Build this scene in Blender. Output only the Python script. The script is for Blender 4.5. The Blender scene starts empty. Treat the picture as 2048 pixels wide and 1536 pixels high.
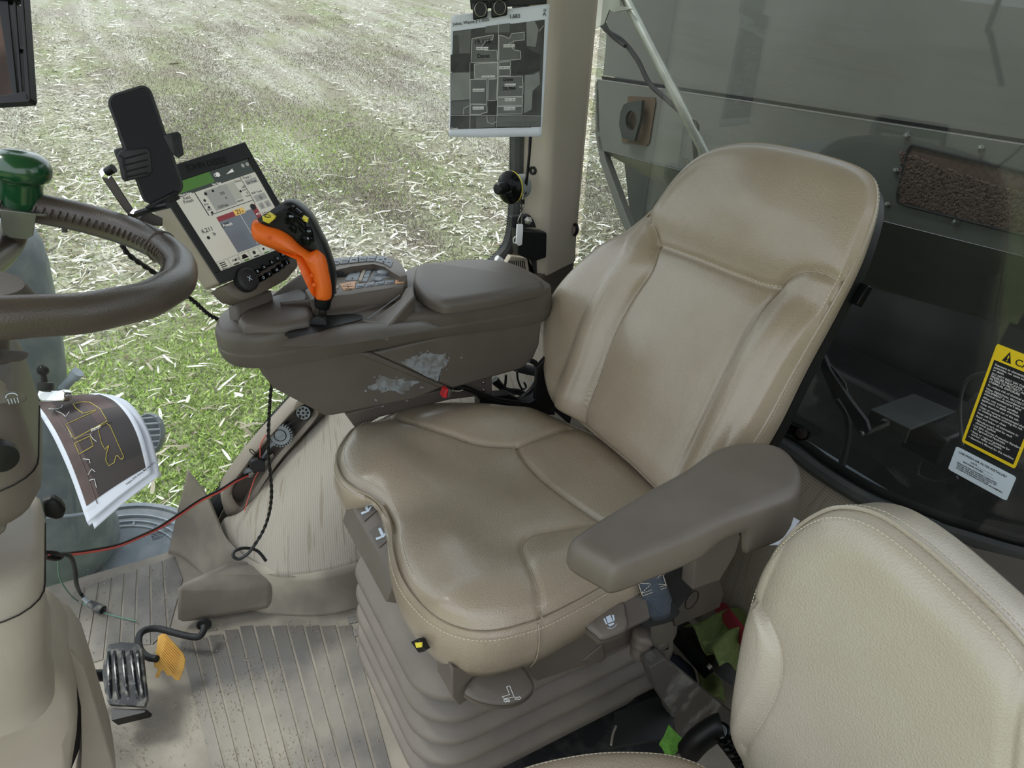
import bpy, math, random
import numpy as np
from mathutils import Vector, Matrix
SC = bpy.context.scene
COL = SC.collection
random.seed(7); RNG = np.random.default_rng(11)

# ---------------------------------------------------------------- camera, sky, sun, exposure
FPX = 1420.0; AZ = math.radians(31); PIT = math.radians(28.5); ROLL = math.radians(3); CAM = Vector((0, 0, 1.35))
cam = bpy.data.cameras.new('camera'); cam.sensor_width = 36; cam.lens = 36*FPX/2048; cam.clip_start = 0.02; cam.clip_end = 2000
camo = bpy.data.objects.new('camera', cam); COL.objects.link(camo)
FW = Vector((math.sin(AZ)*math.cos(PIT), math.cos(AZ)*math.cos(PIT), -math.sin(PIT)))
_r = Vector((math.cos(AZ), -math.sin(AZ), 0)); _u = _r.cross(FW)
RT = _r*math.cos(ROLL)+_u*math.sin(ROLL); UP = _u*math.cos(ROLL)-_r*math.sin(ROLL)
camo.matrix_world = Matrix((RT, UP, -FW)).transposed().to_4x4(); camo.location = CAM; SC.camera = camo
w = bpy.data.worlds.new('sky'); SC.world = w; w.use_nodes = True
wn = w.node_tree.nodes; wl = w.node_tree.links; wn.clear()
wo = wn.new('ShaderNodeOutputWorld'); wb = wn.new('ShaderNodeBackground')
tc = wn.new('ShaderNodeTexCoord'); sx = wn.new('ShaderNodeSeparateXYZ'); cr = wn.new('ShaderNodeValToRGB')
wl.new(tc.outputs['Generated'], sx.inputs[0]); wl.new(sx.outputs['Z'], cr.inputs[0])
cr.color_ramp.elements[0].position = 0.0; cr.color_ramp.elements[0].color = (0.86, 0.92, 0.98, 1)
cr.color_ramp.elements[1].position = 0.7; cr.color_ramp.elements[1].color = (0.74, 0.83, 1.0, 1)
nz = wn.new('ShaderNodeTexNoise'); nz.inputs['Scale'].default_value = 2.2; nz.inputs['Detail'].default_value = 5
wl.new(tc.outputs['Generated'], nz.inputs['Vector'])
mxw = wn.new('ShaderNodeMix'); mxw.data_type = 'RGBA'; wl.new(nz.outputs['Fac'], mxw.inputs['Factor'])
wl.new(cr.outputs[0], mxw.inputs[6]); mxw.inputs[7].default_value = (0.93, 0.97, 1.0, 1)
wl.new(mxw.outputs[2], wb.inputs[0]); wb.inputs[1].default_value = 0.92; wl.new(wb.outputs[0], wo.inputs[0])
sun = bpy.data.lights.new('sun', 'SUN'); sun.energy = 1.3; sun.angle = math.radians(14); sun.color = (1.0, 0.97, 0.93)
suno = bpy.data.objects.new('sun', sun); COL.objects.link(suno)
suno.rotation_euler = Vector((0.50, -0.45, -1.0)).to_track_quat('-Z', 'Y').to_euler()   # high hazy sun from the front right
SC.view_settings.view_transform = 'Standard'; SC.view_settings.look = 'None'
SC.view_settings.gamma = 1; SC.view_settings.exposure = 1.05; SC.view_settings.use_curve_mapping = False
SC.cycles.max_bounces = 8; SC.cycles.transparent_max_bounces = 16
SC.cycles.caustics_reflective = False; SC.cycles.caustics_refractive = False

# ---------------------------------------------------------------- rays: photograph pixel -> direction, met with a real plane
def ray(u, v): return FW + RT*((u-1024)/FPX) + UP*((768-v)/FPX)
def D(u, v, d): return CAM + ray(u, v)*d
def X(u, v, x): r = ray(u, v); return CAM + r*((x-CAM.x)/r.x)
def Y(u, v, y): r = ray(u, v); return CAM + r*((y-CAM.y)/r.y)
def Z(u, v, z): r = ray(u, v); return CAM + r*((z-CAM.z)/r.z)
def PL(u, v, p, n): r = ray(u, v); n = Vector(n); return CAM + r*((Vector(p)-CAM).dot(n)/r.dot(n))
def quad_pose(px, width):
    """four corners TL TR BR BL of a flat rectangle of known width -> 3D corners"""
    r = [ray(*p) for p in px]
    A = np.array([[r[0].x, -r[1].x, r[2].x], [r[0].y, -r[1].y, r[2].y], [r[0].z, -r[1].z, r[2].z]])
    s = np.linalg.solve(A, np.array(r[3])); s = [float(s[0]), float(s[1]), float(s[2]), 1.0]
    P = [r[i]*s[i] for i in range(4)]
    k = width/((P[1]-P[0]).length*.5+(P[2]-P[3]).length*.5)
    return [CAM+p*k for p in P]

# ---------------------------------------------------------------- materials
def S(r, g, b):
    f = lambda c: ((c/255+.055)/1.055)**2.4 if c > 10 else c/255/12.92
    return (f(r), f(g), f(b), 1)
MATS = {}
def mat(name, col, rough=.6, col2=None, nscale=6, ncontrast=(.4, .65), bump=0, bscale=300, btype='noise', metal=0, coat=0, spec=.5, emit=None, detail=5, sheen=0, bdist=.002):
    m = bpy.data.materials.new(name); m.use_nodes = True; nt = m.node_tree; N = nt.nodes; L = nt.links
    b = N['Principled BSDF']; b.inputs['Roughness'].default_value = rough; b.inputs['Metallic'].default_value = metal
    b.inputs['Specular IOR Level'].default_value = spec; b.inputs['Coat Weight'].default_value = coat; b.inputs['Coat Roughness'].default_value = .24
    if sheen: b.inputs['Sheen Weight'].default_value = sheen
    tcn = N.new('ShaderNodeTexCoord')
    if col2:
        n = N.new('ShaderNodeTexNoise'); n.inputs['Scale'].default_value = nscale; n.inputs['Detail'].default_value = detail
        L.new(tcn.outputs['Object'], n.inputs['Vector'])
        r = N.new('ShaderNodeValToRGB'); r.color_ramp.elements[0].position = ncontrast[0]; r.color_ramp.elements[1].position = ncontrast[1]
        r.color_ramp.elements[0].color = col; r.color_ramp.elements[1].color = col2
        L.new(n.outputs['Fac'], r.inputs[0]); L.new(r.outputs[0], b.inputs['Base Color'])
    else: b.inputs['Base Color'].default_value = col
    if bump:
        if btype == 'voronoi':
            t = N.new('ShaderNodeTexVoronoi'); t.inputs['Scale'].default_value = bscale; out = t.outputs['Distance']
        else:
            t = N.new('ShaderNodeTexNoise'); t.inputs['Scale'].default_value = bscale; t.inputs['Detail'].default_value = 3; out = t.outputs['Fac']
        L.new(tcn.outputs['Object'], t.inputs['Vector'])
        bp = N.new('ShaderNodeBump'); bp.inputs['Strength'].default_value = bump; bp.inputs['Distance'].default_value = bdist
        L.new(out, bp.inputs['Height']); L.new(bp.outputs[0], b.inputs['Normal'])
    if emit:
        b.inputs['Emission Color'].default_value = emit[0]; b.inputs['Emission Strength'].default_value = emit[1]
    MATS[name] = m; return m
def glass(name, tint, ior=1.5, rough=0.0, dust=0.0):
    m = bpy.data.materials.new(name); m.use_nodes = True; N = m.node_tree.nodes; L = m.node_tree.links; N.clear()
    o = N.new('ShaderNodeOutputMaterial'); t = N.new('ShaderNodeBsdfTransparent'); t.inputs[0].default_value = tint
    g = N.new('ShaderNodeBsdfGlossy'); g.inputs['Roughness'].default_value = rough
    f = N.new('ShaderNodeFresnel'); gm = N.new('ShaderNodeNewGeometry'); mi = N.new('ShaderNodeMix'); L.new(gm.outputs['Backfacing'], mi.inputs[0]); mi.inputs[2].default_value = ior; mi.inputs[3].default_value = 1/ior; L.new(mi.outputs[0], f.inputs[0]); mx = N.new('ShaderNodeMixShader')
    L.new(f.outputs[0], mx.inputs[0]); L.new(t.outputs[0], mx.inputs[1]); L.new(g.outputs[0], mx.inputs[2])
    last = mx
    if dust:
        d = N.new('ShaderNodeBsdfDiffuse'); d.inputs[0].default_value = (.75, .78, .76, 1)
        n = N.new('ShaderNodeTexNoise'); n.inputs['Scale'].default_value = 5; n.inputs['Detail'].default_value = 8
        tcn = N.new('ShaderNodeTexCoord'); L.new(tcn.outputs['Object'], n.inputs['Vector'])
        mm = N.new('ShaderNodeMath'); mm.operation = 'MULTIPLY'; mm.inputs[1].default_value = dust*2; L.new(n.outputs['Fac'], mm.inputs[0])
        m2 = N.new('ShaderNodeMixShader'); L.new(mm.outputs[0], m2.inputs[0]); L.new(mx.outputs[0], m2.inputs[1]); L.new(d.outputs[0], m2.inputs[2]); last = m2
    L.new(last.outputs[0], o.inputs[0]); MATS[name] = m; return m

# ---------------------------------------------------------------- mesh builder
def V3(p): return Vector(p)
def cr_path(pts, n=8, closed=False):
    P = [V3(p) for p in pts]; out = []; m = len(P)
    if m < 3 and not closed: 
        return [P[0].lerp(P[1], i/n) for i in range(n+1)]
    segs = m if closed else m-1
    for i in range(segs):
        g = (lambda k: P[k % m]) if closed else (lambda k: P[min(max(k, 0), m-1)])
        p0, p1, p2, p3 = g(i-1), g(i), g(i+1), g(i+2)
        for k in range(n):
            t = k/n
            out.append(.5*((2*p1)+(p2-p0)*t+(2*p0-5*p1+4*p2-p3)*t*t+(3*p1-p0-3*p2+p3)*t**3))
    if not closed: out.append(P[-1].copy())
    return out
def resample(pts, n, closed=True):
    A = np.array([list(p) for p in pts], float)
    if closed: A = np.vstack([A, A[:1]])
    s = np.r_[0, np.cumsum(np.linalg.norm(np.diff(A, axis=0), axis=1))]
    q = np.linspace(0, s[-1], n+1)[:-1] if closed else np.linspace(0, s[-1], n)
    return np.stack([np.interp(q, s, A[:, k]) for k in range(A.shape[1])], 1)
def smooth_ring(pts, n, sub=8): return resample(cr_path([tuple(p)+(0,)*(3-len(p)) for p in pts], sub, True), n)
class MB:
    def __init__(s): s.v = []; s.f = []
    def add(s, verts, faces):
        o = len(s.v); s.v += [tuple(p) for p in verts]; s.f += [tuple(i+o for i in f) for f in faces]; return s
    def box(s, c, size, R=None, taper=1.0):
        c = V3(c); hx, hy, hz = [k/2 for k in size]; R = R or Matrix.Identity(3); vs = []
        for z in (-1, 1):
            k = taper if z > 0 else 1
            for x, y in ((-1, -1), (1, -1), (1, 1), (-1, 1)): vs.append(c+R@Vector((x*hx*k, y*hy*k, z*hz)))
        return s.add(vs, [(3, 2, 1, 0), (4, 5, 6, 7), (0, 1, 5, 4), (1, 2, 6, 5), (2, 3, 7, 6), (3, 0, 4, 7)])
    def tube(s, path, r, n=10, caps=True, sub=6, raw=False):
        P = [V3(p) for p in path] if raw else cr_path(path, sub); m = len(P)
        rr = r if callable(r) else (lambda t: r)
        nrm = None; vs = []; fs = []
        for i, p in enumerate(P):
            t = (P[min(i+1, m-1)]-P[max(i-1, 0)])
            if t.length < 1e-9: t = Vector((0, 0, 1))
            t.normalize()
            if nrm is None: nrm = t.orthogonal().normalized()
            else:
                nrm = nrm - t*nrm.dot(t)
                nrm = nrm.normalized() if nrm.length > 1e-6 else t.orthogonal().normalized()
            b = t.cross(nrm); q = rr(i/(m-1))
            for k in range(n):
                a = 2*math.pi*k/n; vs.append(p+(nrm*math.cos(a)+b*math.sin(a))*q)
        for i in range(m-1):
            for k in range(n): fs.append((i*n+k, i*n+(k+1) % n, (i+1)*n+(k+1) % n, (i+1)*n+k))
        if caps: fs += [tuple(range(n))[::-1], tuple(range((m-1)*n, m*n))]
        return s.add(vs, fs)
    def lathe(s, o, axis, prof, n=28, ref=None):
        """prof: list of (radius, height along axis)"""
        o = V3(o); ax = V3(axis).normalized(); e = V3(ref) if ref else ax.orthogonal(); e = (e-ax*e.dot(ax)).normalized(); b = ax.cross(e); vs = []; fs = []
        m = len(prof)
        for r, h in prof:
            for k in range(n):
                a = 2*math.pi*k/n; vs.append(o+ax*h+(e*math.cos(a)+b*math.sin(a))*max(r, 1e-5))
        for i in range(m-1):
            for k in range(n): fs.append((i*n+k, i*n+(k+1) % n, (i+1)*n+(k+1) % n, (i+1)*n+k))
        fs += [tuple(range(n))[::-1], tuple(range((m-1)*n, m*n))]
        return s.add(vs, fs)
    def loft(s, rings, cap0=True, cap1=True):
        n = len(rings[0]); vs = [p for r in rings for p in r]; fs = []
        for i in range(len(rings)-1):
            for k in range(n): fs.append((i*n+k, i*n+(k+1) % n, (i+1)*n+(k+1) % n, (i+1)*n+k))
        if cap0: fs.append(tuple(range(n))[::-1])
        if cap1: fs.append(tuple(range((len(rings)-1)*n, len(rings)*n)))
        return s.add(vs, fs)
    def prism(s, pts, vec, bev=0):
        """flat outline pushed along vec; bev shrinks the far cap for a soft edge"""
        P = [V3(p) for p in pts]; vec = V3(vec); c = sum(P, Vector())/len(P); d = vec.normalized()
        if bev:
            def ins(k): 
                out = []
                for p in P:
                    q = c-p; q = q-d*q.dot(d); out.append(p+q.normalized()*k if q.length > k else p)
                return out
            rings = [P, [p+vec-d*bev for p in P], [p+vec-d*bev*.3 for p in ins(bev*.3)], [p+vec for p in ins(bev)]]
        else: rings = [P, [p+vec for p in P]]
        return s.loft(rings)
    def quad(s, a, b, c, d): return s.add([a, b, c, d], [(0, 1, 2, 3)])
    def build(s, name, material, parent=None, smooth=True, ang=35, bevel=0, kind=None, label=None, sub=0, fix=True):
        off = ROOT.get(parent.name, Vector()) if parent else Vector()
        me = bpy.data.meshes.new(name)
        me.from_pydata([(p[0]-off.x, p[1]-off.y, p[2]-off.z) for p in s.v], [], s.f)
        if fix:
            import bmesh
            bm = bmesh.new(); bm.from_mesh(me); bmesh.ops.recalc_face_normals(bm, faces=bm.faces); bm.to_mesh(me); bm.free()
        if smooth:
            me.shade_smooth(); me.set_sharp_from_angle(angle=math.radians(ang))
        me.materials.append(MATS[material] if isinstance(material, str) else material)
        o = bpy.data.objects.new(name, me); COL.objects.link(o)
        if parent: o.parent = parent; ROOT[o.name] = off
        else: ROOT[o.name] = Vector()
        if bevel:
            md = o.modifiers.new('bevel', 'BEVEL'); md.width = bevel; md.segments = 3; md.limit_method = 'ANGLE'; md.angle_limit = math.radians(40)
            md.harden_normals = False
        if sub:
            md = o.modifiers.new('sub', 'SUBSURF'); md.levels = sub; md.render_levels = sub
        if kind: o['kind'] = kind
        if label: o['label'] = label
        return o
ROOT = {}
def thing(name, label, cat, loc, group=None):
    o = bpy.data.objects.new(name, None); COL.objects.link(o); o.location = V3(loc); o.empty_display_size = .05
    ROOT[o.name] = V3(loc); o['label'] = label; o['category'] = cat
    if group: o['group'] = group
    return o
def tag(o, label, cat, group=None, kind=None):
    o['label'] = label; o['category'] = cat
    if group: o['group'] = group
    if kind: o['kind'] = kind
    return o
def struct(o, label=None):
    o['kind'] = 'structure'
    if label: o['label'] = label
    return o
def text(name, body, o, ux, uy, size, material, parent, align='LEFT', line=1.0, ext=.0001):
    c = bpy.data.curves.new(name, 'FONT'); c.body = body; c.size = size; c.align_x = align; c.space_line = line; c.extrude = ext; c.offset = .010*size; c.resolution_u = 3
    tmp = bpy.data.objects.new('tmp', c); me = bpy.data.meshes.new_from_object(tmp); bpy.data.objects.remove(tmp); bpy.data.curves.remove(c)
    me.materials.clear(); me.materials.append(MATS[material]); t = bpy.data.objects.new(name, me); COL.objects.link(t)
    ux = V3(ux).normalized(); uy = V3(uy); uy = (uy-ux*uy.dot(ux)).normalized(); n = ux.cross(uy)
    off = ROOT.get(parent.name, Vector()); M = Matrix((ux, uy, n)).transposed().to_4x4(); M.translation = V3(o)-off
    t.parent = parent; t.matrix_local = M; ROOT[t.name] = off
    return t
def rotm(ux, uy):
    ux = V3(ux).normalized(); uy = V3(uy); uy = (uy-ux*uy.dot(ux)).normalized(); return Matrix((ux, uy, ux.cross(uy))).transposed()
def seg_dist(P, poly, closed=False):
    """distance of points P (n,2) to a polyline (m,2)"""
    Q = np.array(poly, float)
    if closed: Q = np.vstack([Q, Q[:1]])
    best = np.full(len(P), 9e9)
    for a, b in zip(Q[:-1], Q[1:]):
        d = b-a; L2 = max(d@d, 1e-12); t = np.clip(((P-a)@d)/L2, 0, 1); best = np.minimum(best, np.linalg.norm(P-(a+t[:, None]*d), axis=1))
    return best
class Frame:
    def __init__(s, o, u, v):
        s.o = V3(o); s.u = V3(u).normalized(); v = V3(v); s.v = (v-s.u*v.dot(s.u)).normalized(); s.n = s.u.cross(s.v)
    def ab(s, p): q = V3(p)-s.o; return (q.dot(s.u), q.dot(s.v))
    def px(s, u, v): return s.ab(PL(u, v, s.o, s.n))
    def pt(s, a, b, h=0): return s.o+s.u*a+s.v*b+s.n*h
    def pts(s, A, h): 
        return np.array(s.o)+A[:, :1]*np.array(s.u)+A[:, 1:2]*np.array(s.v)+h[:, None]*np.array(s.n)
def puffy(fr, outline, hfun, N=260, R=70, skirt=None, pw=1.0):
    """padded panel: polar grid over an outline in frame coords; hfun(A, d) gives height, skirt a list of (outset, height)"""
    ring = smooth_ring(outline, N)[:, :2]; c = ring.mean(0); mb = MB(); rings = []
    for k in range(1, R+1):
        s = (k/R)**pw; rings.append(c+(ring-c)*s)
    A = np.vstack(rings); d = seg_dist(A, ring, True); h = hfun(A, d); top = fr.pts(A, h)
    verts = [tuple(p) for p in top]; fs = []
    c1 = fr.pts(c[None], hfun(c[None], seg_dist(c[None], ring, True)))[0]
    ci = len(verts); verts.append(tuple(c1))
    for k in range(N): fs.append((ci, k, (k+1) % N))
    for i in range(R-1):
        for k in range(N): fs.append((i*N+k, (i+1)*N+k, (i+1)*N+(k+1) % N, i*N+(k+1) % N))
    base = (R-1)*N
    if skirt:
        tn = np.roll(ring, -1, 0)-np.roll(ring, 1, 0); nn = np.stack([tn[:, 1], -tn[:, 0]], 1); nn /= np.linalg.norm(nn, axis=1)[:, None]+1e-9
        if ((nn*(ring-c)).sum(1)).mean() < 0: nn = -nn
        h0 = h[-N:]; prev = base
        for out, hh in skirt:
            hv = hh(ring) if callable(hh) else np.full(N, hh)
            st = len(verts); verts += [tuple(p) for p in fr.pts(ring+nn*out, hv)]
            for k in range(N): fs.append((prev+k, st+k, st+(k+1) % N, prev+(k+1) % N))
            prev = st
        fs.append(tuple(range(prev, prev+N)))
    mb.add(verts, fs); mb.ring = ring; return mb
def stitches(paths, step=.007, ln=.0045, r=.0007):
    mb = MB()
    for p in paths:
        P = [V3(q) for q in p]; L = sum((b-a).length for a, b in zip(P[:-1], P[1:])); n = max(2, int(L/step))
        Q = resample(P, n, False)
        for a, b in zip(Q[:-1], Q[1:]):
            a = Vector(a); b = Vector(b); t = (b-a); 
            if t.length < 1e-6: continue
            c = (a+b)/2; t.normalize(); mb.tube([c-t*ln/2, c+t*ln/2], r, 4, True, raw=True)
    return mb

# ---------------------------------------------------------------- material list
mat('leather', S(160,147,129), .34, S(145,131,111), 5, (.35, .7), bump=.35, bscale=420, btype='voronoi', coat=.85)
mat('leather_pale', S(184,175,160), .40, S(174,164,147), 5, (.35, .7), bump=.35, bscale=360, btype='voronoi', coat=.6)
mat('thread', S(214,204,186), .8)
mat('plastic', S(106,98,90), .46, S(98,90,82), 14, (.3, .7), bump=.12, bscale=900)
mat('plastic_dark', S(92,85,78), .48, S(84,78,72), 14, (.3, .7), bump=.12, bscale=900)
mat('plastic_light', S(158,149,136), .5, S(148,139,126), 10, (.3, .7), bump=.1, bscale=900)
mat('plastic_worn', S(90,84,78), .5, S(138,142,146), 60, (.5, .56), bump=.1, bscale=600)
mat('worn_patch', S(132,137,142), .55, S(108,108,106), 70, (.42, .6))
mat('bellows', S(118,111,103), .6, S(132,124,114), 9, (.4, .7), bump=.1, bscale=700)
mat('rubber_mat', S(120,114,105), .8, S(168,160,146), 3.6, (.4, .62), bump=.25, bscale=260)
mat('mat_rib', S(98,95,91), .52, S(150,143,130), 3.0, (.44, .62), bump=.15, bscale=300)
mat('dirt', S(190,181,160), .95, S(160,149,128), 60, (.3, .7), bump=.5, bscale=420)
mat('black', S(15,16,17), .42, spec=.35)
mat('black_gloss', S(10,11,12), .15, spec=.12)
mat('black_rubber', S(24,26,28), .6, S(36,38,40), 30, (.4, .7))
mat('rubber_seal', S(62,64,64), .6, S(74,76,74), 14, (.45, .7))
mat('dark_steel', S(66,62,58), .4, metal=.7)
mat('steel', S(170,168,162), .3, metal=1)
mat('chrome', S(225,225,222), .08, metal=1)
mat('white', S(235,236,236), .6)
mat('paper', S(226,232,244), .7)
mat('ink', S(20,20,24), .8)
mat('icon', S(196,210,226), .6)
mat('orange', S(238,112,28), .42, S(228,102,24), 30, (.3, .7), coat=.1)
mat('yellow', S(222,206,70), .45)
mat('pedal_yellow', S(226,174,80), .6, S(196,150,72), 26, (.4, .7))
mat('green_knob', S(20,72,40), .16, coat=.7)
mat('red', S(198,44,52), .5)
mat('red_dark', S(150,28,48), .5)
mat('wire_red', S(214,92,82), .45)
mat('pink', S(214,150,160), .5)
mat('blue', S(40,140,205), .4)
mat('navy', S(40,48,66), .8)
mat('towel', S(116,132,76), .95, S(96,112,60), 120, (.3, .7), bump=.8, bscale=500, bdist=.004)
mat('towel_bright', S(128,190,84), .95, S(96,160,60), 140, (.3, .7), bump=.8, bscale=500, bdist=.004)
mat('belt', S(62,70,80), .75, S(76,84,94), 300, (.4, .6), bump=.2, bscale=800)
mat('felt', S(30,31,32), .95, S(70,70,68), 24, (.5, .75), bump=.4, bscale=500)
mat('fender', S(112,121,130), .5, S(142,148,152), 20, (.4, .75), bump=.1, bscale=500)
mat('fender_pale', S(176,184,192), .5, S(150,158,166), 8, (.4, .7))
mat('bin_steel', S(110,111,106), .40, S(97,98,94), 2.5, (.35, .7))
mat('bin_dark', S(34,37,36), .6, S(60,63,60), 4, (.4, .7))
mat('galv', S(176,178,168), .38, S(150,152,142), 12, (.3, .7), metal=.6)
mat('rust', S(92,74,58), .8)
mat('pellet', S(112,90,80), .8, S(88,68,60), 90, (.3, .7))
mat('soil', S(128,112,94), .95, S(150,140,108), .8, (.35, .65), bump=.6, bscale=40)
mat('wall_trim', S(186,176,160), .6, S(178,168,152), 6, (.3, .7), bump=.1, bscale=700)
mat('kick', S(116,109,99), .6, S(158,150,134), 4, (.46, .66), bump=.1, bscale=600)
mat('green_wire', S(90,130,112), .5)
mat('dusty_black', S(44,46,48), .6, S(128,126,118), 45, (.5, .72))
mat('gloss_rib', S(30,34,38), .25, S(160,158,150), 55, (.52, .68))
glass('side_glass', (.90, .92, .915, 1), 1.45, dust=.012)
glass('rear_glass', (.77, .795, .785, 1), 1.5, dust=.01)
glass('clear', (.9, .92, .92, 1), 1.45)
def fabric(name, base, hole, pitch):
    m = bpy.data.materials.new(name); m.use_nodes = True; N = m.node_tree.nodes; L = m.node_tree.links; b = N['Principled BSDF']; b.inputs['Roughness'].default_value = .75
    t = N.new('ShaderNodeTexCoord'); vm = N.new('ShaderNodeVectorMath'); vm.operation = 'SCALE'; vm.inputs[3].default_value = 1/pitch
    L.new(t.outputs['UV'], vm.inputs[0]); fr = N.new('ShaderNodeVectorMath'); fr.operation = 'FRACTION'; L.new(vm.outputs[0], fr.inputs[0])
    di = N.new('ShaderNodeVectorMath'); di.operation = 'DISTANCE'; di.inputs[1].default_value = (.5, .5, 0); L.new(fr.outputs[0], di.inputs[0])
    r = N.new('ShaderNodeValToRGB'); r.color_ramp.elements[0].position = .22; r.color_ramp.elements[1].position = .34
    r.color_ramp.elements[0].color = hole; r.color_ramp.elements[1].color = base; L.new(di.outputs['Value'], r.inputs[0])
    # mud streaks: drips running down the panel
    mp = N.new('ShaderNodeMapping'); mp.inputs['Scale'].default_value = (52, 3.4, 1); mp.inputs['Rotation'].default_value = (0, 0, .0); L.new(t.outputs['UV'], mp.inputs[0])
    n = N.new('ShaderNodeTexNoise'); n.inputs['Scale'].default_value = 1.5; n.inputs['Detail'].default_value = 4; L.new(mp.outputs[0], n.inputs['Vector'])
    r2 = N.new('ShaderNodeValToRGB'); r2.color_ramp.elements[0].position = .57; r2.color_ramp.elements[1].position = .63
    r2.color_ramp.elements[0].color = (0, 0, 0, 1); r2.color_ramp.elements[1].color = (1, 1, 1, 1); L.new(n.outputs['Fac'], r2.inputs[0])
    mm = N.new('ShaderNodeMath'); mm.operation = 'MULTIPLY'; mm.inputs[1].default_value = .55; L.new(r2.outputs[0], mm.inputs[0])
    mx = N.new('ShaderNodeMix'); mx.data_type = 'RGBA'; L.new(mm.outputs[0], mx.inputs['Factor']); L.new(r.outputs[0], mx.inputs[6]); mx.inputs[7].default_value = S(124,112,94)
    L.new(mx.outputs[2], b.inputs['Base Color']); bp = N.new('ShaderNodeBump'); bp.inputs['Strength'].default_value = .4; bp.inputs['Distance'].default_value = .001
    L.new(di.outputs['Value'], bp.inputs['Height']); L.new(bp.outputs[0], b.inputs['Normal']); MATS[name] = m
fabric('perforated', S(160,154,142), S(136,130,118), .0055)
fabric('perforated_dark', S(146,138,124), S(122,115,104), .006)
def grid_obj(name, rows, material, parent=None, kind=None, thick=0):
    """sheet through rows of 3D points (equal lengths); UV in metres"""
    m, n = len(rows), len(rows[0]); mb = MB(); vs = [V3(p) for r in rows for p in r]
    fs = [(i*n+k, i*n+k+1, (i+1)*n+k+1, (i+1)*n+k) for i in range(m-1) for k in range(n-1)]
    mb.add(vs, fs); o = mb.build(name, material, parent, kind=kind, fix=False, ang=60); me = o.data
    uv = me.uv_layers.new(name='uv'); A = np.array([list(v) for v in vs]).reshape(m, n, 3)
    du = np.zeros((m, n)); du[:, 1:] = np.cumsum(np.linalg.norm(np.diff(A, axis=1), axis=2), axis=1); du -= du[:, n//2:n//2+1]
    dv = np.zeros((m, n)); dv[1:] = np.cumsum(np.linalg.norm(np.diff(A, axis=0), axis=2), axis=0)
    for lp in me.loops: uv.data[lp.index].uv = (du.flat[lp.vertex_index], dv.flat[lp.vertex_index])
    if thick:
        md = o.modifiers.new('thick', 'SOLIDIFY'); md.thickness = thick; md.offset = 0
    return o

# ---------------------------------------------------------------- field outside: soil, stubble residue, weeds
YW, XR = 1.70, 1.22                        # inner faces of the right side glass and of the rear glass
def gz(x, y): 
    y = np.asarray(y, float); return -1.75+.075*np.clip(y-1.7, 0, 90)+.01*np.clip(y-91.7, 0, 900)
def vnoise(x, y, s, seed):
    r = np.random.default_rng(seed).random((97, 97)); fx, fy = np.asarray(x)/s, np.asarray(y)/s; ix, iy = np.floor(fx).astype(int), np.floor(fy).astype(int)
    tx, ty = fx-ix, fy-iy; tx = tx*tx*(3-2*tx); ty = ty*ty*(3-2*ty); g = lambda i, j: r[i % 97, j % 97]
    return (g(ix, iy)*(1-tx)+g(ix+1, iy)*tx)*(1-ty)+(g(ix, iy+1)*(1-tx)+g(ix+1, iy+1)*tx)*ty
xs = np.concatenate([np.linspace(-140, -12, 16), np.linspace(-10, 24, 69), np.linspace(28, 200, 20)]); ys = np.concatenate([np.linspace(-60, 0, 12), np.linspace(1, 40, 79), np.linspace(44, 400, 40)])
gb = MB(); gv = [(x, y, float(gz(x, y))+.03*(float(vnoise(x, y, .9, 3))-.5)*(abs(y) < 45)) for y in ys for x in xs]
gb.add(gv, [(j*len(xs)+i, j*len(xs)+i+1, (j+1)*len(xs)+i+1, (j+1)*len(xs)+i) for j in range(len(ys)-1) for i in range(len(xs)-1)])
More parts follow.
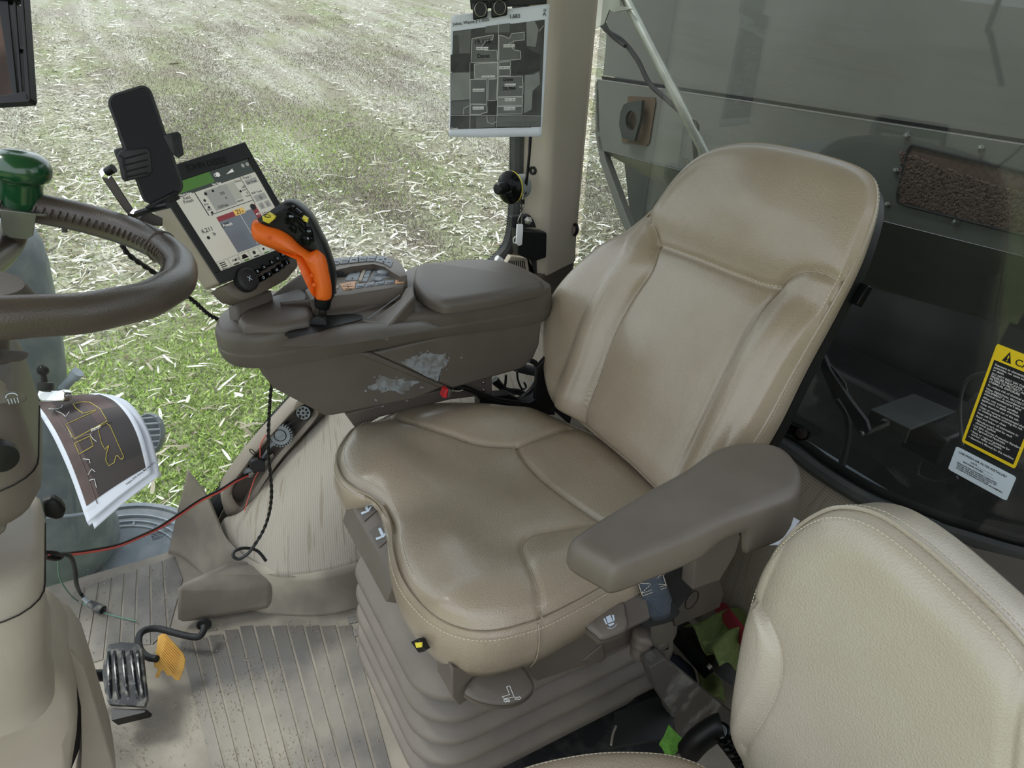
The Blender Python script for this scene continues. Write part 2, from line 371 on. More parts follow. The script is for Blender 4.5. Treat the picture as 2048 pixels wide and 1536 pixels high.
def field_material():
    m = bpy.data.materials.new('field'); m.use_nodes = True; N = m.node_tree.nodes; L = m.node_tree.links; b = N['Principled BSDF']; b.inputs['Roughness'].default_value = .95; b.inputs['Specular IOR Level'].default_value = .1
    t = N.new('ShaderNodeTexCoord')
    def noise(sc, det=4, scale=(1, 1, 1), dist=0):
        mp = N.new('ShaderNodeMapping'); mp.inputs['Scale'].default_value = scale; L.new(t.outputs['Object'], mp.inputs[0])
        n = N.new('ShaderNodeTexNoise'); n.inputs['Scale'].default_value = sc; n.inputs['Detail'].default_value = det; n.inputs['Distortion'].default_value = dist; L.new(mp.outputs[0], n.inputs['Vector']); return n.outputs['Fac']
    def ramp(src, p0, p1, c0=(0, 0, 0, 1), c1=(1, 1, 1, 1)):
        r = N.new('ShaderNodeValToRGB'); r.color_ramp.elements[0].position = p0; r.color_ramp.elements[1].position = p1; r.color_ramp.elements[0].color = c0; r.color_ramp.elements[1].color = c1; L.new(src, r.inputs[0]); return r.outputs[0]
    def mix(f, a, c):
        x = N.new('ShaderNodeMix'); x.data_type = 'RGBA'; L.new(f, x.inputs['Factor'])
        for i, q in ((6, a), (7, c)):
            if isinstance(q, tuple): x.inputs[i].default_value = q
            else: L.new(q, x.inputs[i])
        return x.outputs[2]
    weeds = mix(ramp(noise(.5, 3), .42, .6), S(136,132,114), S(134,144,104))
    weeds = mix(ramp(noise(1.1, 4, (1, .5, 1)), .5, .66), weeds, S(138,128,120))
    fine = mix(ramp(noise(38, 3), .35, .65), S(80,78,58), S(182,177,154))
    weeds = mix(ramp(noise(9, 3), .2, .8, (.25,)*3+(1,), (.6,)*3+(1,)), weeds, fine)
    band = noise(1.3, 3, (1, .06, 1), .4); patch = noise(.28, 3, (1, .4, 1))
    add = N.new('ShaderNodeMath'); add.operation = 'ADD'; L.new(band, add.inputs[0]); L.new(patch, add.inputs[1])
    ms = ramp(add.outputs[0], .90, 1.08)
    straw = mix(ramp(noise(26, 4, (1, .7, 1)), .38, .62), S(104,99,80), S(206,204,190))
    fm = N.new('ShaderNodeMix'); fm.data_type = 'RGBA'; mk = N.new('ShaderNodeMath'); mk.operation = 'MULTIPLY'; L.new(ms, mk.inputs[0])
    sr = N.new('ShaderNodeSeparateXYZ'); L.new(t.outputs['Object'], sr.inputs[0]); nx = N.new('ShaderNodeMath'); nx.operation = 'MULTIPLY_ADD'; nx.inputs[1].default_value = .35; L.new(noise(.9, 3), nx.inputs[0]); L.new(sr.outputs['X'], nx.inputs[2])
    rw = N.new('ShaderNodeMath'); rw.operation = 'MULTIPLY'; rw.inputs[1].default_value = 2*math.pi/.76; L.new(nx.outputs[0], rw.inputs[0]); sn = N.new('ShaderNodeMath'); sn.operation = 'SINE'; L.new(rw.outputs[0], sn.inputs[0])
    rm = N.new('ShaderNodeMapRange'); rm.inputs['From Min'].default_value = -1; rm.inputs['To Min'].default_value = .34; rm.inputs['To Max'].default_value = .82; L.new(sn.outputs[0], rm.inputs['Value']); L.new(rm.outputs[0], mk.inputs[1])
    col = mix(mk.outputs[0], weeds, straw)
    sp = N.new('ShaderNodeSeparateXYZ'); L.new(t.outputs['Object'], sp.inputs[0]); nm = N.new('ShaderNodeMath'); nm.operation = 'MULTIPLY_ADD'; nm.inputs[1].default_value = 4.0; L.new(noise(.7, 3), nm.inputs[0]); L.new(sp.outputs['Y'], nm.inputs[2])
    gm = N.new('ShaderNodeMapRange'); gm.inputs['From Min'].default_value = 9.6; gm.inputs['From Max'].default_value = 7.6; gm.inputs['To Max'].default_value = .75; L.new(nm.outputs[0], gm.inputs['Value'])
    col = mix(gm.outputs[0], col, mix(ramp(noise(30, 3), .35, .65), S(92,108,54), S(150,166,96)))
    L.new(col, b.inputs['Base Color']); bp = N.new('ShaderNodeBump'); bp.inputs['Strength'].default_value = .7; bp.inputs['Distance'].default_value = .03; L.new(noise(20, 4), bp.inputs['Height']); L.new(bp.outputs[0], b.inputs['Normal'])
    MATS['field'] = m
field_material()
gnd = struct(gb.build('ground', 'field', fix=False), 'harvested corn field sloping up away from the cab, rows running outward')
def cmat(name, cols, rough=.9, trans=0):
    """colour picked per piece through a face attribute"""
    m = bpy.data.materials.new(name); m.use_nodes = True; N = m.node_tree.nodes; L = m.node_tree.links; b = N['Principled BSDF']; b.inputs['Roughness'].default_value = rough; b.inputs['Specular IOR Level'].default_value = .15
    a = N.new('ShaderNodeAttribute'); a.attribute_name = 'tone'; r = N.new('ShaderNodeValToRGB'); e = r.color_ramp.elements
    while len(e) < len(cols): e.new(.5)
    for i, c in enumerate(cols): e[i].position = i/(len(cols)-1); e[i].color = c
    L.new(a.outputs['Fac'], r.inputs[0]); L.new(r.outputs[0], b.inputs['Base Color']); MATS[name] = m
def np_obj(name, verts, faces, tone, material, label, cat):
    me = bpy.data.meshes.new(name); k = faces.shape[1]; me.vertices.add(len(verts)); me.vertices.foreach_set('co', verts.astype(np.float32).ravel())
    me.loops.add(faces.size); me.loops.foreach_set('vertex_index', faces.astype(np.int32).ravel()); me.polygons.add(len(faces))
    me.polygons.foreach_set('loop_start', np.arange(0, faces.size, k, dtype=np.int32)); me.update(calc_edges=True); me.validate()
    at = me.attributes.new('tone', 'FLOAT', 'FACE'); at.data.foreach_set('value', tone.astype(np.float32))
    me.materials.append(MATS[material]); o = bpy.data.objects.new(name, me); COL.objects.link(o); ROOT[o.name] = Vector(); return tag(o, label, cat, kind='stuff')
def scatter(n, ymin, ymax, p):
    """points over the visible fan, denser towards the window, kept with probability p(x, y)"""
    out = []
    while sum(len(a) for a in out) < n:
        m = n*3; y = ymin*(ymax/ymin)**RNG.random(m); x = -1.2-.12*y+RNG.random(m)*(3.2+.95*y); keep = RNG.random(m) < p(x, y); out.append(np.stack([x[keep], y[keep]], 1))
    return np.concatenate(out)[:n]
band = lambda x, y: np.clip((vnoise(x+40, y*.07+9, .55, 5)+vnoise(x*.9+40, y*.35+40, 3.0, 6)*1.1-.78)*2.4, 0, 1)
near = lambda x, y: np.clip((7.6-y+(vnoise(x+11, y+5, 1.3, 17)-.5)*3.2-np.clip(x-1.3, 0, 9)*1.6)*.8, 0, 1)
green = lambda x, y: np.clip((vnoise(x+30, y*.6+30, 1.9, 8)-.55)*2.2, 0, .55)+near(x, y)*.9
cmat('straw', [S(104,94,70), S(172,165,142), S(216,212,198), S(242,240,232)])
P = scatter(42000, 2.6, 46, lambda x, y: (.05+.95*band(x, y)*(.35+.65*np.sin((x+.15*vnoise(x+9, y+9, 1.1, 31))*2*np.pi/.76+.3)**2))*(1-.86*near(x, y))); n = len(P)
L_ = (.04+.19*RNG.random(n)**2.2)*(1+.012*P[:, 1]); W_ = (.005+.013*RNG.random(n)**2)*(1+.03*P[:, 1]); a = RNG.normal(.45, 1.0, n)
z = gz(P[:, 0], P[:, 1])+.015+.04*RNG.random(n); tl = RNG.normal(0, .18, n)
d = np.stack([np.cos(a), np.sin(a), tl], 1); sd = np.stack([-np.sin(a), np.cos(a), RNG.normal(0, .35, n)], 1); c = np.stack([P[:, 0], P[:, 1], z], 1)
bow = np.zeros((n, 3)); bow[:, 2] = L_*RNG.normal(.03, .05, n)
vv = np.stack([c-d*L_[:, None]/2-sd*W_[:, None]/2, c-d*L_[:, None]/2+sd*W_[:, None]/2, c+bow-sd*W_[:, None]*.7, c+bow+sd*W_[:, None]*.7, c+d*L_[:, None]/2-sd*W_[:, None]*.3, c+d*L_[:, None]/2+sd*W_[:, None]*.3], 1).reshape(-1, 3)
i0 = np.arange(n)[:, None]*6; fc = np.concatenate([i0+np.array([0, 1, 3, 2]), i0+np.array([2, 3, 5, 4])]); tn = np.tile(RNG.random(n), 2)
np_obj('corn_straw', vv, fc, tn, 'straw', 'pale dry corn stalks and husks scattered over the field outside', 'straw')
cmat('weed_green', [S(104,126,52), S(142,168,76), S(168,194,98), S(186,200,136)])
P = scatter(170000, 2.4, 16, lambda x, y: .02+.98*np.clip(green(x, y), 0, 1)**1.4*(1-.6*band(x, y))); n = len(P)
h = (.010+.024*RNG.random(n)); a = RNG.random(n)*6.283; wd = .0035+.005*RNG.random(n); ln = RNG.normal(0, .8, (n, 2))*h[:, None]
b0 = np.stack([P[:, 0], P[:, 1], gz(P[:, 0], P[:, 1])], 1); s2 = np.stack([np.cos(a), np.sin(a), 0*a], 1)*wd[:, None]; tp = b0+np.concatenate([ln, h[:, None]], 1)
vv = np.stack([b0-s2*.4, b0+s2*.4, (b0+tp)/2+s2, tp, (b0+tp)/2-s2], 1).reshape(-1, 3); fc = np.arange(n)[:, None]*5+np.array([0, 1, 2, 3, 4])
np_obj('weed_leaves', vv, fc, RNG.random(n), 'weed_green', 'bright green low weeds growing between the corn residue', 'weeds')
cmat('weed_purple', [S(96,87,80), S(130,119,112), S(152,140,136), S(140,136,106)])
P = scatter(110000, 2.6, 30, lambda x, y: .06+.94*(1-band(x, y))*np.clip(vnoise(x+70, y*.5+12, 1.4, 12)*1.8-.5, 0, 1)); n = len(P)
h = (.012+.032*RNG.random(n))*(1+.01*P[:, 1]); a = RNG.random(n)*6.283; wd = (.002+.0045*RNG.random(n))*(1+.03*P[:, 1]); ln = RNG.normal(0, .6, (n, 2))*h[:, None]
b0 = np.stack([P[:, 0], P[:, 1], gz(P[:, 0], P[:, 1])], 1); s2 = np.stack([np.cos(a), np.sin(a), 0*a], 1)*wd[:, None]; tp = b0+np.concatenate([ln, h[:, None]], 1)
vv = np.stack([b0-s2*.3, b0+s2*.3, b0*.25+tp*.75+s2, tp, b0*.25+tp*.75-s2], 1).reshape(-1, 3); fc = np.arange(n)[:, None]*5+np.array([0, 1, 2, 3, 4])
np_obj('purple_weeds', vv, fc, RNG.random(n), 'weed_purple', 'dusty purple flowering weeds standing in drifts on the field', 'weeds')

# ---------------------------------------------------------------- cab shell
fl = MB().box((.1, .76, -.03), (2.3, 1.90, .04)); struct(fl.build('floor', 'rubber_mat', bevel=.004))
# right side glass: one wrapped pane down to the floor
win = MB().box((-.35, YW+.004, .95), (2.9, .006, 1.96)); w1 = struct(win.build('window_1', 'side_glass', smooth=False), 'full height side glass beside the console')
# wall behind / below the glass, cut along the black seal line
sealpx = [(386, 1100), (440, 985), (520, 872), (600, 782), (690, 700)]
seal = [Y(u, v, YW-.006) for u, v in sealpx]+[Vector((.60, YW-.006, .565)), Vector((.78, YW-.006, .615)), Y(960, 542, YW-.006), Y(1000, 508, YW-.006), Y(1017, 478, YW-.006), Y(1025, 430, YW-.006), Y(1029, 350, YW-.006), Y(1030, 280, YW-.006), Y(1034, 130, YW-.006), Y(1037, -60, YW-.006), Y(1040, -700, YW-.006)]
sc = cr_path(seal, 6)
wm = MB(); top = [p.copy() for p in sc]; ring = top+[Vector((1.215, YW-.006, 2.0)), Vector((1.215, YW-.006, -.02)), Vector((.06, YW-.006, -.02))]
wm.prism([p+Vector((.025, 0, -.02)) if i < len(top) else p for i, p in enumerate(ring)], (0, .05, 0)); struct(wm.build('wall_right', 'wall_trim', ang=30), 'pale moulded right cab wall behind the console')
sb = MB(); sb.tube([p+Vector((.006, -.002, -.004)) for p in sc], .020, 10, raw=True); sl = sb.build('window_seal', 'rubber_seal', w1)
fb = MB()                                    # dotted ceramic band on the glass along the seal
pv = []
for i in range(len(sc)-1):
    t = (sc[i+1]-sc[i]).normalized(); nn = Vector((-t.z, 0, t.x))*.012; q = .0165
    k0, k1 = sc[i]+nn*1.0, sc[i+1]+nn*1.0
    m_ = max(1, int((k1-k0).length/.006))
    for j in range(m_):
        for rr in range(3):
            c_ = k0.lerp(k1, (j+.5*(rr % 2))/m_)+nn*(.28*rr); s_ = .0021-.0005*rr; cc = c_+Vector((0, -.0005, 0))
            fb.quad(cc+Vector((-s_, 0, -s_)), cc+Vector((s_, 0, -s_)), cc+Vector((s_, 0, s_)), cc+Vector((-s_, 0, s_)))
fb.build('dot_band', 'black', w1, smooth=False, kind='stuff', fix=False)
# glass makers' mark etched at the foot of the pane
gm = Frame(Y(330, 1100, YW-.002), (1, 0, 0), (0, 0, 1))
gp = lambda u, v: Y(u, v, YW-.001)
text('glass_mark', 'JOHN DEERE', gp(300, 1064), (1, 0, .06), (0, 0, 1), .009, 'ink', w1)
text('glass_mark', 'TEMPERED AS-2\nM-408  DOT 275\n43R-0012  E8\nLAMISAFE', gp(302, 1072), (1, 0, .06), (0, 0, 1), .0062, 'ink', w1, line=.9)
# rear glass with its rounded lower corner, seal and sill
rb_px = [(1548, 850), (1580, 888), (1650, 938), (1740, 992), (1850, 1040), (1950, 1073), (2060, 1105), (2300, 1160)]
rb = [X(u, v, XR) for u, v in rb_px]
rb_c = cr_path([Vector((XR, 1.68, .60)), Vector((XR, 1.4, .535)), Vector((XR, 1.05, .50))]+rb[1:], 6)
g2 = MB(); g2.prism(rb_c+[Vector((XR, rb[-1].y-.06, 2.0)), Vector((XR, 1.68, 2.0))], (.006, 0, 0)); w2 = struct(g2.build('window_2', 'rear_glass', smooth=False), 'green tinted rear cab glass')
MB().tube([p+Vector((-.006, 0, -.008)) for p in rb_c], .016, 8, raw=True).build('window_seal', 'rubber_seal', w2)
MB().tube([p+Vector((.012, 0, .012)) for p in rb_c], .010, 6, raw=True).build('window_rim', 'black', w2)
rows = [[p+Vector((.0, 0, -.015)) for p in rb_c], [p+Vector((-.02, 0, -.035)) for p in rb_c], [p+Vector((-.06, 0, -.075)) for p in rb_c], [p+Vector((-.10, 0, -.14)) for p in rb_c], [p+Vector((-.115, 0, -.2)) for p in rb_c], [Vector((p.x-.12, p.y, .06)) for p in rb_c], [Vector((p.x-.12, p.y, -.01)) for p in rb_c]]
struct(grid_obj('wall_rear', rows, 'perforated_dark', thick=.006), 'perforated vinyl rear cab wall below the rear glass')
# dark moulded end of the sill in front of the glass corner, right of the frame
rl = X(1850, 1045, 1.16); q = [X(1838, 1072, 1.145), X(1862, 1062, 1.15), X(1950, 1096, 1.15), X(2070, 1126, 1.15), X(2075, 1200, 1.10), X(1980, 1160, 1.10), X(1900, 1120, 1.11)]
o = MB().prism(q, (-.03, 0, -.02), .006).build('trim_3', 'plastic_dark'); struct(o, 'dark moulded end of the rear window sill')
# pillar between side and rear glass
pl = MB(); rings = []
cs = [(.998, 1.705), (1.006, 1.676), (1.034, 1.626), (1.046, 1.614), (1.062, 1.615), (1.13, 1.650), (1.195, 1.682), (1.206, 1.70), (1.19, 1.73), (1.0, 1.73)]
for zz, dx in ((.66, .012), (.70, .008), (1.0, .0), (1.4, -.004), (2.0, -.01)):
    rings.append([Vector((p[0], p[1], zz)) for p in smooth_ring([(x+dx, y, 0) for x, y in cs], 60, 6)])
pl.loft(rings); struct(pl.build('wall_corner', 'wall_trim', ang=60), 'rounded cab pillar between side glass and rear glass')
bs = MB(); rings = []
for zz, k in ((.46, 1.0), (.62, 1.0), (.665, .97)):
    rings.append([Vector((1.09+(p[0]-1.09)*k*1.06, 1.67+(p[1]-1.67)*k*1.06, zz)) for p in smooth_ring([(x, y, 0) for x, y in cs], 60, 6)])
bs.loft(rings); struct(bs.build('trim_4', 'plastic_dark', ang=60), 'dark plastic foot of the rear pillar')
# perforated wheel-arch panel leaning in at the foot of the wall
foot = [(.10, 1.62, .09), (.115, 1.52, .09), (.15, 1.425, .09), (.2, 1.36, .10), (.29, 1.32, .105), (.42, 1.305, .11), (.6, 1.31, .11), (.9, 1.32, .11), (1.14, 1.34, .11)]
topc = [Y(470, 1040, 1.655), Y(495, 1020, 1.65), Y(535, 962, 1.65), Y(590, 895, 1.645), Y(650, 835, 1.64), Y(720, 765, 1.64), (.62, 1.64, .50), (.85, 1.64, .56), (1.14, 1.66, .60)]
fr_, tr_ = resample(cr_path(foot, 8), 60, False), resample(cr_path(topc, 8), 60, False); rows = []
for i in range(25):
    t = i/24; A = fr_*(1-t)+tr_*t; A[:, 1] -= .085*np.sin(np.pi*t)*np.clip(np.linspace(-.1, 1.6, 60), .15, 1); A[:, 2] += .03*np.sin(np.pi*t); rows.append([Vector(p) for p in A])
struct(grid_obj('wall_panel', rows[::-1], 'perforated', thick=.006), 'cream perforated wheel arch panel with mud streaks')
# kick trim around its foot, rising to a fin at the glass
up = [(.055, 1.697, .235), (.085, 1.66, .175), (.095, 1.60, .140), (.105, 1.525, .115), (.14, 1.44, .105), (.20, 1.365, .105), (.29, 1.315, .110), (.42, 1.298, .115), (.62, 1.30, .115), (.9, 1.31, .115)]
lo = [(-.03, 1.70, -.008), (.0, 1.665, -.008), (.035, 1.58, -.008), (.07, 1.49, -.008), (.12, 1.40, -.008), (.185, 1.345, -.008), (.285, 1.295, -.008), (.42, 1.278, -.008), (.62, 1.28, -.008), (.9, 1.29, -.008)]
U_, L2 = cr_path(up, 6), cr_path(lo, 6)
rows = [[p+Vector((.006, .014, -.02)) for p in U_], [p+Vector((.002, .008, .002)) for p in U_], U_, [u.lerp(l, .12)+Vector((0, -.003, 0)) for u, l in zip(U_, L2)], [u.lerp(l, .5)+Vector((0, .004, 0)) for u, l in zip(U_, L2)], [u.lerp(l, .92) for u, l in zip(U_, L2)], L2]
struct(grid_obj('baseboard_right', rows, 'kick', thick=.004), 'taupe kick trim curving round the foot of the wheel arch panel')
struct(MB().box((.40, .80, 1.83), (1.72, 1.94, .08)).build('shade_ceiling', 'wall_trim', bevel=.02), 'unseen cab roof lining added to shade the interior')  # unseen roof, added so light enters mainly through the windows

struct(MB().box((.90, -.48, .88), (.72, .04, 1.82)).build('light_block_wall', 'wall_trim', bevel=.01), 'unseen left rear wall added to block side light')  # unseen wall, added to keep side light off the pillar

# ---------------------------------------------------------------- driver seat
seat = thing('driver_seat', 'tan leather driver seat on a ribbed grey suspension bellows', 'seat', (.56, .95, 0))
# backrest
BF = Frame((.79, .95, .58), (0, -1, 0), (.24, 0, .55))
bo_px = [(1440, 287), (1500, 282), (1570, 292), (1640, 309), (1695, 328), (1726, 352), (1733, 390), (1722, 440), (1690, 520), (1640, 612), (1572, 730), (1500, 862), (1425, 960), (1340, 1000), (1240, 915), (1150, 840), (1112, 810), (1094, 765), (1089, 700), (1091, 650), (1100, 608), (1128, 562), (1190, 498), (1282, 424), (1340, 352), (1388, 308)]
bo = [BF.px(*p) for p in bo_px]
s1 = [BF.px(*p) for p in [(1284, 424), (1300, 450), (1307, 487), (1301, 535), (1262, 597), (1228, 665), (1195, 755), (1160, 838)]]
s2 = [BF.px(*p) for p in [(1307, 487), (1380, 513), (1460, 545), (1520, 567), (1548, 570)]]
s3 = [BF.px(*p) for p in [(1668, 560), (1650, 546), (1615, 540), (1580, 548), (1553, 567), (1530, 600), (1490, 665), (1440, 765), (1385, 880), (1338, 985)]]
c1, c2, c3 = [[(p.x, p.y) for p in cr_path([(a, b, 0) for a, b in s], 6)] for s in (s1, s2, s3)]
def side_of(A, poly):
    """signed lateral offset (a) from a polyline that runs along b"""
    Q = np.array(poly); o = np.argsort(Q[:, 1]); return A[:, 0]-np.interp(A[:, 1], Q[o, 1], Q[o, 0])
def back_h(A, d):
    r = .05; t = np.clip(1-d/r, 0, 1); h = -.020*(1-np.sqrt(np.clip(1-t*t, 0, 1)))
    low = 1/(1+np.exp((A[:, 1]-.36)/.03))
    l1 = np.clip(-side_of(A, c1), 0, None); l3 = np.clip(side_of(A, c3), 0, None)
    h += low*.030*(np.sin(np.clip(l1/.085, 0, 1)*np.pi*.75)**1.0+np.sin(np.clip(l3/.075, 0, 1)*np.pi*.75))
    cx = np.abs(A[:, 0]-(side_of(A*0+A, c1)*0+.02)); h += .012*np.exp(-((A[:, 1]-.16)/.10)**2)*np.exp(-(A[:, 0]/.10)**2)
    h += .020*np.exp(-((A[:, 1]-.52)/.07)**2)*np.exp(-((A[:, 0]-.07)/.15)**2)-.008*np.exp(-((A[:, 1]-.40)/.03)**2)
    for s, w, g in ((c1, .006, .007), (c2, .007, .006), (c3, .006, .007)): q = seg_dist(A, s); h -= g*np.exp(-(q/w)**2)+.4*g*np.exp(-(q/(w*3.5))**2)
    return h
def bk_(d): return lambda r: -.018+(d+.018)*np.interp(r[:, 1], [0, .15, .4, .58, .64], [1.1, 1.1, .7, .35, .3])
bm_ = puffy(BF, bo, back_h, 300, 110, skirt=[(.003, bk_(-.026)), (.005, bk_(-.036)), (.004, bk_(-.062)), (-.002, bk_(-.072))])
back = bm_.build('backrest', 'leather', seat, ang=70)
R_ = bm_.ring
def ringpath(i0, i1, out, hh): 
    c = R_.mean(0); pts = R_[np.arange(i0, i1) % len(R_)]; return [BF.pt(*(c+(p-c)*(1+out)), hh) for p in pts]
bs_ = MB(); bs_.tube(ringpath(0, 300, .010, -.024)+[ringpath(0, 1, .010, -.024)[0]], .0028, 6, raw=True); bs_.build('piping', 'leather', back)
def on_back(poly, lift=.0006): 
    A = np.array(poly); h = back_h(A, seg_dist(A, R_, True)); return [BF.pt(a, b, q+lift) for (a, b), q in zip(A, h)]
c2r = resample([(p[0], p[1], 0) for p in c2], 60, False)[:, :2]
st = stitches([on_back([(a, b+.003) for a, b in c2r]), ringpath(2, 160, -.016, -.013), ringpath(2, 160, .014, -.030)], .0065, .004, .0006)
st.build('stitching', 'thread', back, kind='stuff', smooth=False)
for s in (c1, c3): MB().tube(on_back(s, .001), .0016, 6, raw=True).build('seam_welt', 'leather', back)
# black rear shell following the outline, standing proud on the near side
c = R_.mean(0); sh = [c+(p-c)*np.array([1.0, 1.0])+np.array([.004, -.004]) for p in R_]
keep = [p for p in sh]
mb = MB(); mb.loft([[BF.pt(p[0], p[1], float(bk_(hh)(np.array([p]))[0])-d_) for p in keep] for hh, d_ in ((-.066, .0), (-.068, .003), (-.072, .014), (-.072, .018))])
shell = mb.build('back_shell', 'black', seat, ang=50)
q = BF.px(1697, 575); MB().box(BF.pt(q[0]-.016, q[1], -.070), (.014, .035, .016), rotm(BF.u, BF.v)).build('shell_clip', 'black_gloss', shell, bevel=.002)

# cushion: top sheet outline traced at its seam, flanks rolled under
CF = Frame((.55, .95, .55), (1, 0, 0), (0, 1, 0))
co_px = [(1110, 822), (1060, 806), (1010, 806), (950, 797), (900, 792), (850, 795), (800, 805), (758, 826), (715, 852), (688, 885), (680, 915), (690, 945), (715, 966), (748, 982), (775, 1008), (790, 1045), (794, 1090), (808, 1140), (836, 1184), (880, 1224), (935, 1246), (990, 1248), (1050, 1234), (1085, 1222), (1150, 1190), (1220, 1152), (1290, 1108), (1350, 1060), (1372, 1020), (1360, 985), (1325, 962), (1220, 885)]
co = [CF.ab(Z(u, v, .55 if v < 850 else (.532 if u < 1290 else .545))) for u, v in co_px]
k1 = [CF.px(*p) for p in [(780, 820), (810, 845), (855, 868), (900, 879), (960, 886), (1030, 881), (1080, 868), (1140, 850)]]
k2 = [CF.px(*p) for p in [(1034, 881), (1050, 905), (1090, 945), (1140, 990), (1190, 1032), (1215, 1055)]]
k3 = [CF.px(*p) for p in [(1085, 1222), (1075, 1180), (1052, 1130), (1043, 1100), (1050, 1078), (1075, 1064), (1150, 1053), (1220, 1050)]]
d1, d2, d3 = [[(p.x, p.y) for p in cr_path([(a, b, 0) for a, b in s], 6)] for s in (k1, k2, k3)]
def cush_h(A, d):
    x, y = A[:, 0]+.55, A[:, 1]+.95; r = .075; t = np.clip(1-d/r, 0, 1); h = -.026*(1-np.sqrt(np.clip(1-t*t, 0, 1)))
    h += .030*np.exp(-((y-1.15)/.07)**2)*np.exp(-((x-.58)/.14)**2)+.016*np.exp(-((y-.70)/.06)**2)
    h -= .018*np.exp(-(((x-.62)/.10)**2+((y-.95)/.12)**2)); h += .012*np.exp(-((x-.40)/.05)**2)*(np.exp(-((y-.80)/.08)**2)+np.exp(-((y-1.10)/.08)**2))
    h -= .012*np.exp(-(((x-.37)/.06)**2+((y-.96)/.05)**2))
    for s, w, g in ((d1, .006, .006), (d2, .005, .006), (d3, .005, .0055)): q = seg_dist(A, s); h -= g*np.exp(-(q/w)**2)+.5*g*np.exp(-(q/(w*4))**2)
    h += .0010*np.sin(60*x+25*y)*np.exp(-(((x-.46)/.08)**2+((y-1.10)/.06)**2))
    return h
def flank(drop_lobe, notch_keep):
    def f(ring):
        y = ring[:, 1]+.95; x = ring[:, 0]+.55
        notch = np.exp(-((y-1.015)/.062)**2)*(x < .45); rear = np.clip((x-.66)/.10, 0, 1); far = np.clip((y-1.1)/.06, 0, 1)*np.clip((x-.40)/.08, 0, 1)
        return -.022-drop_lobe*(1-notch_keep*notch)*(1-.45*far)*(1-.3*rear)
    return f
cm = puffy(CF, co, cush_h, 320, 110, skirt=[(.008, -.030), (.013, flank(.02, .8)), (.016, flank(.05, .8)), (.010, flank(.085, .82)), (-.004, flank(.115, .84)), (-.03, flank(.128, .86)), (-.06, flank(.130, .86))])
cush = cm.build('seat_cushion', 'leather', seat, ang=70); CR_ = cm.ring
def cring(i0, i1, out, hh):
    t = np.roll(CR_, -1, 0)-np.roll(CR_, 1, 0); n_ = np.stack([t[:, 1], -t[:, 0]], 1); n_ /= np.linalg.norm(n_, axis=1)[:, None]
    if (n_*(CR_-CR_.mean(0))).sum() < 0: n_ = -n_
    P_ = (CR_+n_*out)[np.arange(i0, i1) % len(CR_)]; return [CF.pt(p[0], p[1], hh) for p in P_]
MB().tube(cring(0, 320, .008, -.026)+[cring(0, 1, .008, -.026)[0]], .0026, 6, raw=True).build('piping', 'leather', cush)
stitches([cring(60, 300, -.007, -.0125), cring(60, 300, .0145, -.036)], .0065, .004, .0006).build('stitching', 'thread', cush, kind='stuff', smooth=False)
def on_cush(poly, lift=.0006):
    A = np.array(poly); h = cush_h(A, seg_dist(A, CR_, True)); return [CF.pt(a, b, q+lift) for (a, b), q in zip(A, h)]
for s in (d1, d2, d3): MB().tube(on_cush(s, .0008), .0014, 6, raw=True).build('seam_welt', 'leather', cush)
i_ = int(np.argmin(np.linalg.norm(CR_-np.array(k3[0]), axis=1)))
p0 = cring(i_, i_+1, .009, -.03)[0]; pts = [p0]+[cring(i_, i_+1, o_, h_)[0] for o_, h_ in ((.0145, -.042), (.0175, -.072), (.0115, -.107), (-.002, -.137))]
MB().tube(pts, .0014, 6).build('seam_welt', 'leather', cush)
# plastic pan under the cushion, with the tilt control bar showing in the front notch
pan = MB(); pan.box((.57, .93, .405), (.40, .36, .05)); pan.box((.60, .93, .36), (.36, .30, .08)); pan.build('seat_pan', 'plastic_dark', seat, bevel=.015)
f0, f1 = Vector((.318, 1.085, .455)), Vector((.318, .885, .455))
bar = MB(); bar.prism([(.288, 1.10, .43), (.325, 1.10, .405), (.375, 1.10, .405), (.385, 1.10, .50), (.335, 1.10, .497), (.303, 1.10, .475)], (0, -.24, 0), .004)
tb = bar.build('control_bar', 'plastic', seat, bevel=.006)
bar2 = MB(); bar2.prism([(.305, 1.085, .425), (.32, 1.085, .395), (.35, 1.085, .385), (.35, 1.085, .42)], (0, -.20, 0)); bar2.build('control_bar', 'plastic_light', seat, bevel=.004)
for yy in (1.045, .965):
    k = MB(); n_ = Vector((-.55, 0, .83)); u_ = Vector((0, -1, 0)); v_ = n_.cross(u_).normalized()
    c_ = Vector((.322, yy, .4885)); P2 = lambda a, b: c_+u_*a+v_*b+n_*.0012
    k.prism([P2(-.024, -.016), P2(.024, -.016), P2(.024, .016), P2(-.024, .016)], n_*.0008)
    pl_ = k.build('switch_plate', 'plastic_dark', tb)
    ic = MB(); P2 = lambda a, b: c_+u_*a+v_*b+n_*.0026
    ic.prism([P2(.0, -.012), P2(.006, -.013), P2(.013, .002), P2(.008, .011), P2(.004, .010), P2(.008, .001)], n_*.0004); ic.prism([P2(-.014, .0), P2(.008, -.002), P2(.008, .004), P2(-.012, .005)], n_*.0004)
    ic.prism([P2(-.014, .010), P2(-.008, .010), P2(-.008, .014), P2(-.014, .014)], n_*.0004); ic.build('icon', 'icon', pl_, smooth=False)
